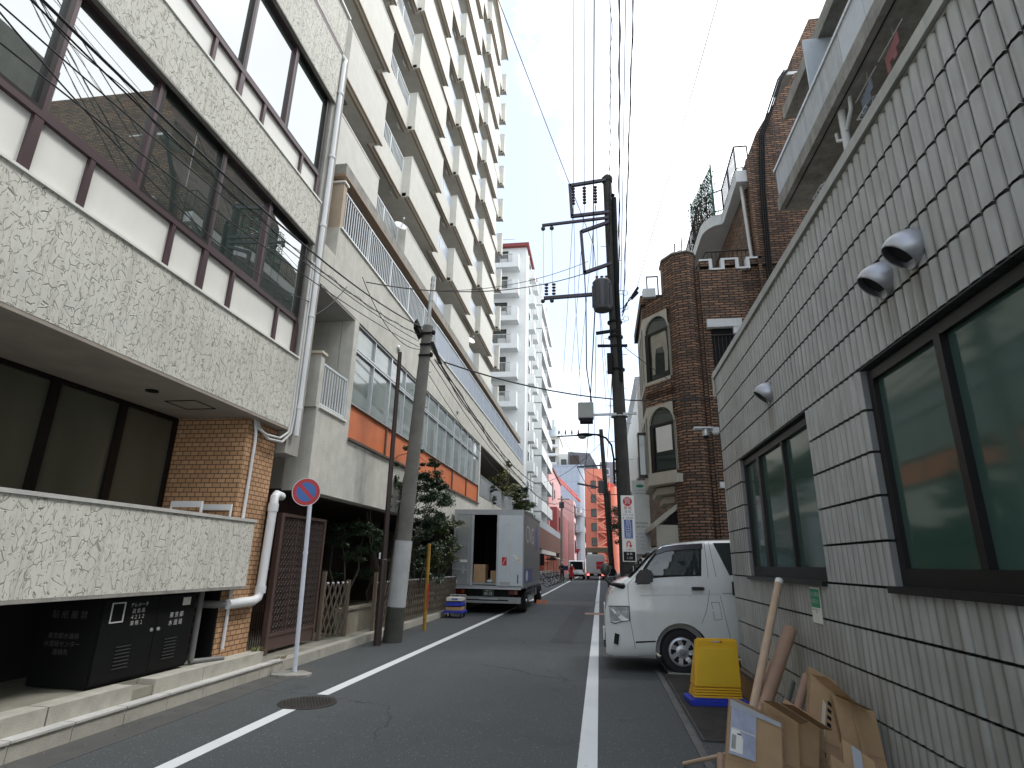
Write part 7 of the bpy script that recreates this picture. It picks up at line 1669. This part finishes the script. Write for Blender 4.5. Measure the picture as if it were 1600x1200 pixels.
board([(1.450, 4.30, 0.60), (1.60, 4.25, 0.50), (1.55, 4.05, 0.02), (1.36, 4.08, 0.02)], 'short carton with a clear tape strip in front of the brown taped one', extra=lambda t, F: MB().quad(F(.3, 0, .0095), F(.6, 0, .0095), F(.6, .6, .0095), F(.3, .6, .0095)).build('tape', TAPE, t), n=3)
board([(1.34, 4.18, 0.54), (1.47, 4.18, 0.46), (1.44, 4.0, 0.02), (1.25, 4.0, 0.02)], 'lowest small carton at the very front of the pile', n=2)
def flaps(*qs):
    for nm, q in qs:
        o = bpy.data.objects[nm]; m = MB()
        for pts in q:
            a = [Vector(p) for p in pts]; g = Vector((0, .004, .002)); m.quad(*a); m.quad(*[v + g for v in a][::-1])
        m.build('lifted_flap', CARD, o)
flaps(('flattened_cardboard_box.002', [((1.052, 4.46, .755), (1.266, 4.46, .63), (1.29, 4.36, .665), (1.10, 4.34, .775))]),
      ('flattened_cardboard_box.003', [((1.194, 4.60, .72), (1.429, 4.60, .58), (1.46, 4.47, .60), (1.24, 4.46, .735)), ((1.20, 4.62, .70), (1.43, 4.62, .57), (1.47, 4.69, .60), (1.25, 4.69, .73))]),
      ('flattened_cardboard_box.005', [((1.51, 4.90, .86), (1.69, 4.86, .70), (1.74, 4.80, .72), (1.58, 4.80, .86))]),
      ('flattened_cardboard_box.007', [((1.60, 4.77, .755), (1.80, 4.77, .675), (1.80, 4.66, .69), (1.62, 4.66, .77))]))
TG = 'tubes leaning on the tiled wall'
def tube_thing(a, b, r, label, mat=CARDT, cap=None, hollow=True):
    t = thing('cardboard_tube', label, 'tube', b, TG); a, b = Vector(a), Vector(b); MB().tube([a, a.lerp(b, .5), b], r, 18, caps=True).build('tube', mat, t, smooth=True)
    d = (a - b).normalized()
    if cap: MB().tube([a - d * .05, a + d * .004], r * 1.05, 18).build('end_cap', cap, t, smooth=True)
    else: MB().disc(a + d * .002, d, r * .8, 18).build('hollow_end', BLACK, t)
tube_thing((1.80, 6.50, 1.478), (1.02, 5.35, 0.03), .036, 'longest thin tube with a white end cap', cap=WPANEL)
tube_thing((1.79, 6.30, 1.03), (1.00, 5.30, 0.03), .062, 'thick brown tube ending below the wall notice', mat=P('brown_tube', (.36, .23, .155), .7, var=.1))
tube_thing((1.80, 6.55, .93), (.98, 5.60, 0.03), .034, 'thin brown tube half hidden behind the thick one', mat=bpy.data.materials['brown_tube'])
tube_thing((1.80, 6.45, .55), (1.30, 5.60, 0.03), .030, 'short grey pipe standing behind the carton pile', mat=P('grey_tube', (.22, .22, .19), .6))
tube_thing((1.80, 6.0, .68), (1.22, 5.1, 0.03), .036, 'reddish brown tube between the grey pipe and the tallest carton', mat=P('red_brown_tube', (.38, .24, .17), .7))
tube_thing((1.82, 5.95, .42), (1.45, 5.2, 0.03), .02, 'thin pale stick low behind the cartons')
tube_thing((.655, 5.68, .022), (1.10, 4.95, .36), .016, 'thin pale wooden dowel poking out over the asphalt at ground level')
tube_thing((.80, 4.75, .35), (.72, 4.40, 0.02), .028, 'grey brown tube stub under the front carton', mat=bpy.data.materials['brown_tube'])

# litter, bolts and other small dirt of the street
gr = MB(); rnd = random.Random(9)
for k in range(420):
    side = rnd.random() < .7; x = (-4.66 + abs(rnd.gauss(0, .10))) if side else (.95 - abs(rnd.gauss(0, .08))); y = rnd.uniform(3, 22) if side else rnd.uniform(3, 9.8)
    r_ = rnd.uniform(.004, .014); a = rnd.uniform(0, 6.28); c = Vector((x, y, .006)); gr.quad(c + Vector((r_ * math.cos(a), r_ * math.sin(a), 0)), c + Vector((-r_ * math.sin(a), r_ * math.cos(a), .006)), c - Vector((r_ * math.cos(a), r_ * math.sin(a), 0)), c - Vector((-r_ * math.sin(a), r_ * math.cos(a), 0)))
gro = gr.build('gutter_grit', P('dry_grit', (.17, .145, .10), .9, var=.4, vscale=30)); tag(gro, 'dry leaf bits and grit scattered along both gutters', 'litter', kind='stuff')
# ================================================================ TREES AND SHRUBS
def tree(name, label, base, stems, clumps, leaf, nleaf, mat, group='shrubs in the garden strip', sr=.04, cat='tree', seed=1):
    rnd = random.Random(seed); t = thing(name, label, cat, base, group); base = Vector(base); tk = MB(); ends = []
    sr *= .8
    for (tip, r_) in stems:
        tip = Vector(tip); pts = [base + Vector((rnd.uniform(-.05, .05), rnd.uniform(-.05, .05), 0))]
        for k in (1, 2, 3, 4): p = base.lerp(tip, k / 4) + Vector((rnd.gauss(0, .05), rnd.gauss(0, .05), rnd.gauss(0, .04))) * (1 if k < 4 else 0); pts.append(p)
        tk.tube(pts, [sr * r_, sr * r_ * .8, sr * r_ * .6, sr * r_ * .42, sr * r_ * .25], 6); ends += pts[2:]
    lv = MB(); per = int(nleaf * 1.9) // len(clumps)
    for (c, rr) in clumps:
        c = Vector(c); near = min(ends, key=lambda e: (e - c).length); tk.tube([near, near.lerp(c, .5) + Vector((0, 0, .06)), c], [sr * .35, sr * .22, sr * .1], 5)
        nb = max(5, int(8 * rr[0] / .4)); subs = [c + Vector((rnd.gauss(0, .45) * rr[0], rnd.gauss(0, .45) * rr[1], rnd.gauss(0, .42) * rr[2])) for _ in range(nb)]
        for s_ in subs[:6]: tk.tube([c, c.lerp(s_, .6) + Vector((0, 0, .03)), s_], [sr * .12, sr * .08, sr * .05], 4)
        for _ in range(per):
            s_ = rnd.choice(subs); sp = min(rr) * .30
            p = s_ + Vector((rnd.gauss(0, sp), rnd.gauss(0, sp), rnd.gauss(0, sp * .55)))
            ax = Vector((rnd.gauss(0, 1), rnd.gauss(0, 1), rnd.gauss(0, .5))).normalized(); bx_ = ax.cross(Vector((rnd.gauss(0, .5), rnd.gauss(0, .5), 1))).normalized()
            l, w = leaf * rnd.uniform(.8, 1.45), leaf * .42
            lv.quad(p - ax * l * .5, p + bx_ * w * .6 - ax * l * .05, p + ax * l * .5, p - bx_ * w * .6 - ax * l * .05)
    tk.build('trunk', BARK, t, smooth=True); lv.build('crown', mat, t)
tree('garden_tree', 'tallest loose garden tree with layered leafy twigs rising around the concrete pole', (-5.0, 13.6, .5), [((-5.6, 13.4, 3.6), 1.2), ((-4.7, 13.9, 4.2), 1.1), ((-4.0, 14.2, 3.4), 1), ((-5.2, 12.9, 3.4), 1)],
     [((-5.55, 13.3, 3.35), (.35, .35, .22)), ((-5.1, 13.6, 3.9), (.35, .35, .16)), ((-4.55, 13.9, 4.30), (.30, .3, .12)), ((-4.25, 14.1, 3.95), (.42, .35, .10)), ((-4.4, 14.0, 3.35), (.5, .4, .2)), ((-3.95, 14.2, 3.0), (.45, .4, .25)), ((-4.6, 13.8, 2.85), (.5, .4, .28)), ((-5.3, 13.4, 2.9), (.45, .4, .2)), ((-4.1, 14.2, 2.55), (.4, .4, .2)), ((-5.75, 13.3, 3.0), (.35, .35, .2)), ((-4.9, 13.7, 3.45), (.4, .35, .2)), ((-4.35, 14.4, 3.65), (.4, .4, .2)), ((-4.2, 14.7, 3.15), (.45, .45, .25)), ((-4.7, 14.3, 3.1), (.45, .4, .25)), ((-4.3, 14.9, 2.6), (.45, .5, .25)), ((-3.95, 14.25, 3.45), (.35, .3, .14))], .062, 13000, LEAFD, sr=.045, seed=2)
tree('evergreen_shrub', 'round dark evergreen shrub spreading between the short lattice and the concrete pole', (-5.55, 12.6, .5), [((-6.0, 12.5, 2.2), 1), ((-5.2, 12.8, 2.3), 1), ((-5.5, 12.2, 2.0), 1)],
     [((-6.0, 12.4, 2.25), (.42, .4, .16)), ((-5.55, 12.5, 2.3), (.45, .4, .18)), ((-5.1, 12.7, 2.2), (.42, .4, .18)), ((-5.7, 12.4, 1.95), (.5, .4, .16)), ((-5.2, 12.6, 1.75), (.4, .35, .15)), ((-4.9, 12.9, 2.0), (.3, .3, .2)), ((-5.9, 12.8, 1.3), (.3, .3, .15))], .06, 4800, LEAFD, sr=.045, seed=5)
tree('evergreen_shrub', 'dense evergreen shrub above the lattice fence behind the yellow post', (-4.95, 15.6, .5), [((-4.9, 15.5, 2.4), 1), ((-4.6, 15.9, 2.0), 1), ((-5.2, 15.3, 2.0), 1)],
     [((-4.85, 15.3, 2.3), (.5, .5, .25)), ((-4.6, 15.9, 1.9), (.45, .45, .22)), ((-5.1, 15.5, 1.7), (.5, .45, .25)), ((-4.7, 16.2, 1.3), (.4, .4, .2)), ((-5.2, 15.8, 1.2), (.4, .4, .2))], .065, 3400, LEAFD, sr=.04, seed=8)
tree('evergreen_shrub', 'bushy mid green shrub hanging over the fence next to the lorry', (-4.95, 18.0, .5), [((-4.8, 17.8, 2.6), 1), ((-5.0, 18.5, 2.4), 1), ((-4.6, 18.2, 1.8), 1)],
     [((-4.85, 17.7, 2.55), (.5, .55, .28)), ((-4.75, 18.3, 2.1), (.5, .55, .25)), ((-4.9, 17.6, 1.65), (.45, .5, .25)), ((-4.8, 18.6, 2.7), (.45, .5, .22)), ((-5.1, 18.4, 1.4), (.5, .5, .3))], .075, 3600, LEAFM, sr=.04, seed=11)
tree('evergreen_shrub', 'shaded shrub low behind the middle of the lattice fence', (-5.6, 14.4, .5), [((-5.6, 14.3, 1.9), 1), ((-5.3, 14.6, 1.6), 1)], [((-5.6, 14.2, 1.9), (.45, .4, .2)), ((-5.3, 14.6, 1.45), (.45, .4, .22)), ((-5.8, 14.3, 1.3), (.4, .4, .2))], .065, 1600, LEAFD, sr=.035, seed=14)
tree('terrace_tree', 'yellowish olive tree growing through the terrace railing of the beige block', (-5.2, 30, 4.3), [((-5.1, 30.5, 6.9), 1), ((-4.7, 31, 6.2), 1), ((-5.3, 29.4, 5.8), 1)],
     [((-5.1, 29.6, 5.8), (.35, .5, .4)), ((-5.0, 30.4, 6.3), (.35, .5, .3)), ((-4.9, 31.2, 6.8), (.3, .6, .16)), ((-4.95, 30.2, 5.2), (.3, .5, .4)), ((-5.0, 32.6, 5.6), (.4, .9, .35)), ((-5.0, 34, 5.8), (.4, .8, .3))], .11, 2300, LEAFO, group='trees on the terrace', sr=.05, seed=21)
tree('terrace_tree', 'full green tree at the far end of the terrace above the lorry roof', (-4.9, 38, .3), [((-4.8, 38.5, 5.4), 1.6), ((-4.6, 37, 4.9), 1.3), ((-4.9, 40, 5), 1.3)],
     [((-5.0, 35.4, 5.6), (.5, 1.0, .35)), ((-4.9, 36.6, 5.5), (.5, 1.0, .4)), ((-4.8, 38.0, 5.2), (.55, 1.0, .45)), ((-4.9, 36.6, 4.8), (.5, 1.1, .45)), ((-4.75, 38.6, 4.4), (.55, 1.1, .5)), ((-4.9, 37, 4.1), (.5, 1.2, .5))], .13, 5200, LEAFM, group='trees on the terrace', sr=.07, seed=23)
tree('climbing_plant', 'dark climbing plant on the grey terrace railing panels', (-5.0, 26.6, 3.9), [((-4.88, 27, 5.3), .6)], [((-4.86, 26.9, 4.9), (.14, .5, .4)), ((-4.86, 27.4, 4.5), (.12, .4, .3))], .09, 500, LEAFD, group='trees on the terrace', sr=.03, cat='plant', seed=25)
tree('street_tree', 'small dark tree beside the far poles in front of the slate houses', (2.4, 60, 0), [((2.2, 60, 6), 1)], [((2.0, 60, 6.5), (.8, .8, .9)), ((1.8, 60.2, 5.2), (.7, .8, .8)), ((2.3, 60, 4.2), (.6, .7, .7))], .22, 1100, LEAFD, group='street trees', sr=.12, seed=27)
wd = thing('weed', 'small green weed growing at the end of the stone step by the gate', 'plant', (-4.93, 8.5, .3)); lf = MB(); rnd = random.Random(4)
for k in range(70):
    a = rnd.uniform(0, 6.28); p = Vector((-4.93 + rnd.gauss(0, .03), 8.46 + rnd.gauss(0, .05), .315)); d = Vector((math.cos(a), math.sin(a), rnd.uniform(.3, 1.2))) * rnd.uniform(.03, .07); s_ = Vector((-math.sin(a), math.cos(a), 0)) * .008
    lf.quad(p - s_, p + s_, p + d)
lf.build('leaves', LEAFO, wd)
wd = thing('dry_twig_clump', 'clump of dry leaves on the kerb between the stone step and the gate', 'leaves', (-4.8, 8.95, .15)); lf = MB()
for k in range(60):
    a = rnd.uniform(0, 6.28); p = Vector((-4.8 + rnd.gauss(0, .05), 8.95 + rnd.gauss(0, .10), .16)); d = Vector((math.cos(a), math.sin(a), rnd.uniform(.1, .6))) * .04; s_ = Vector((-math.sin(a), math.cos(a), 0)) * .01
    lf.quad(p - s_, p + s_, p + d)
lf.build('leaves', P('dry_leaf', (.14, .10, .04), .8), wd)
for o in bpy.data.objects:
    if o.type == 'MESH' and not o.data.polygons: print('EMPTY', o.name)
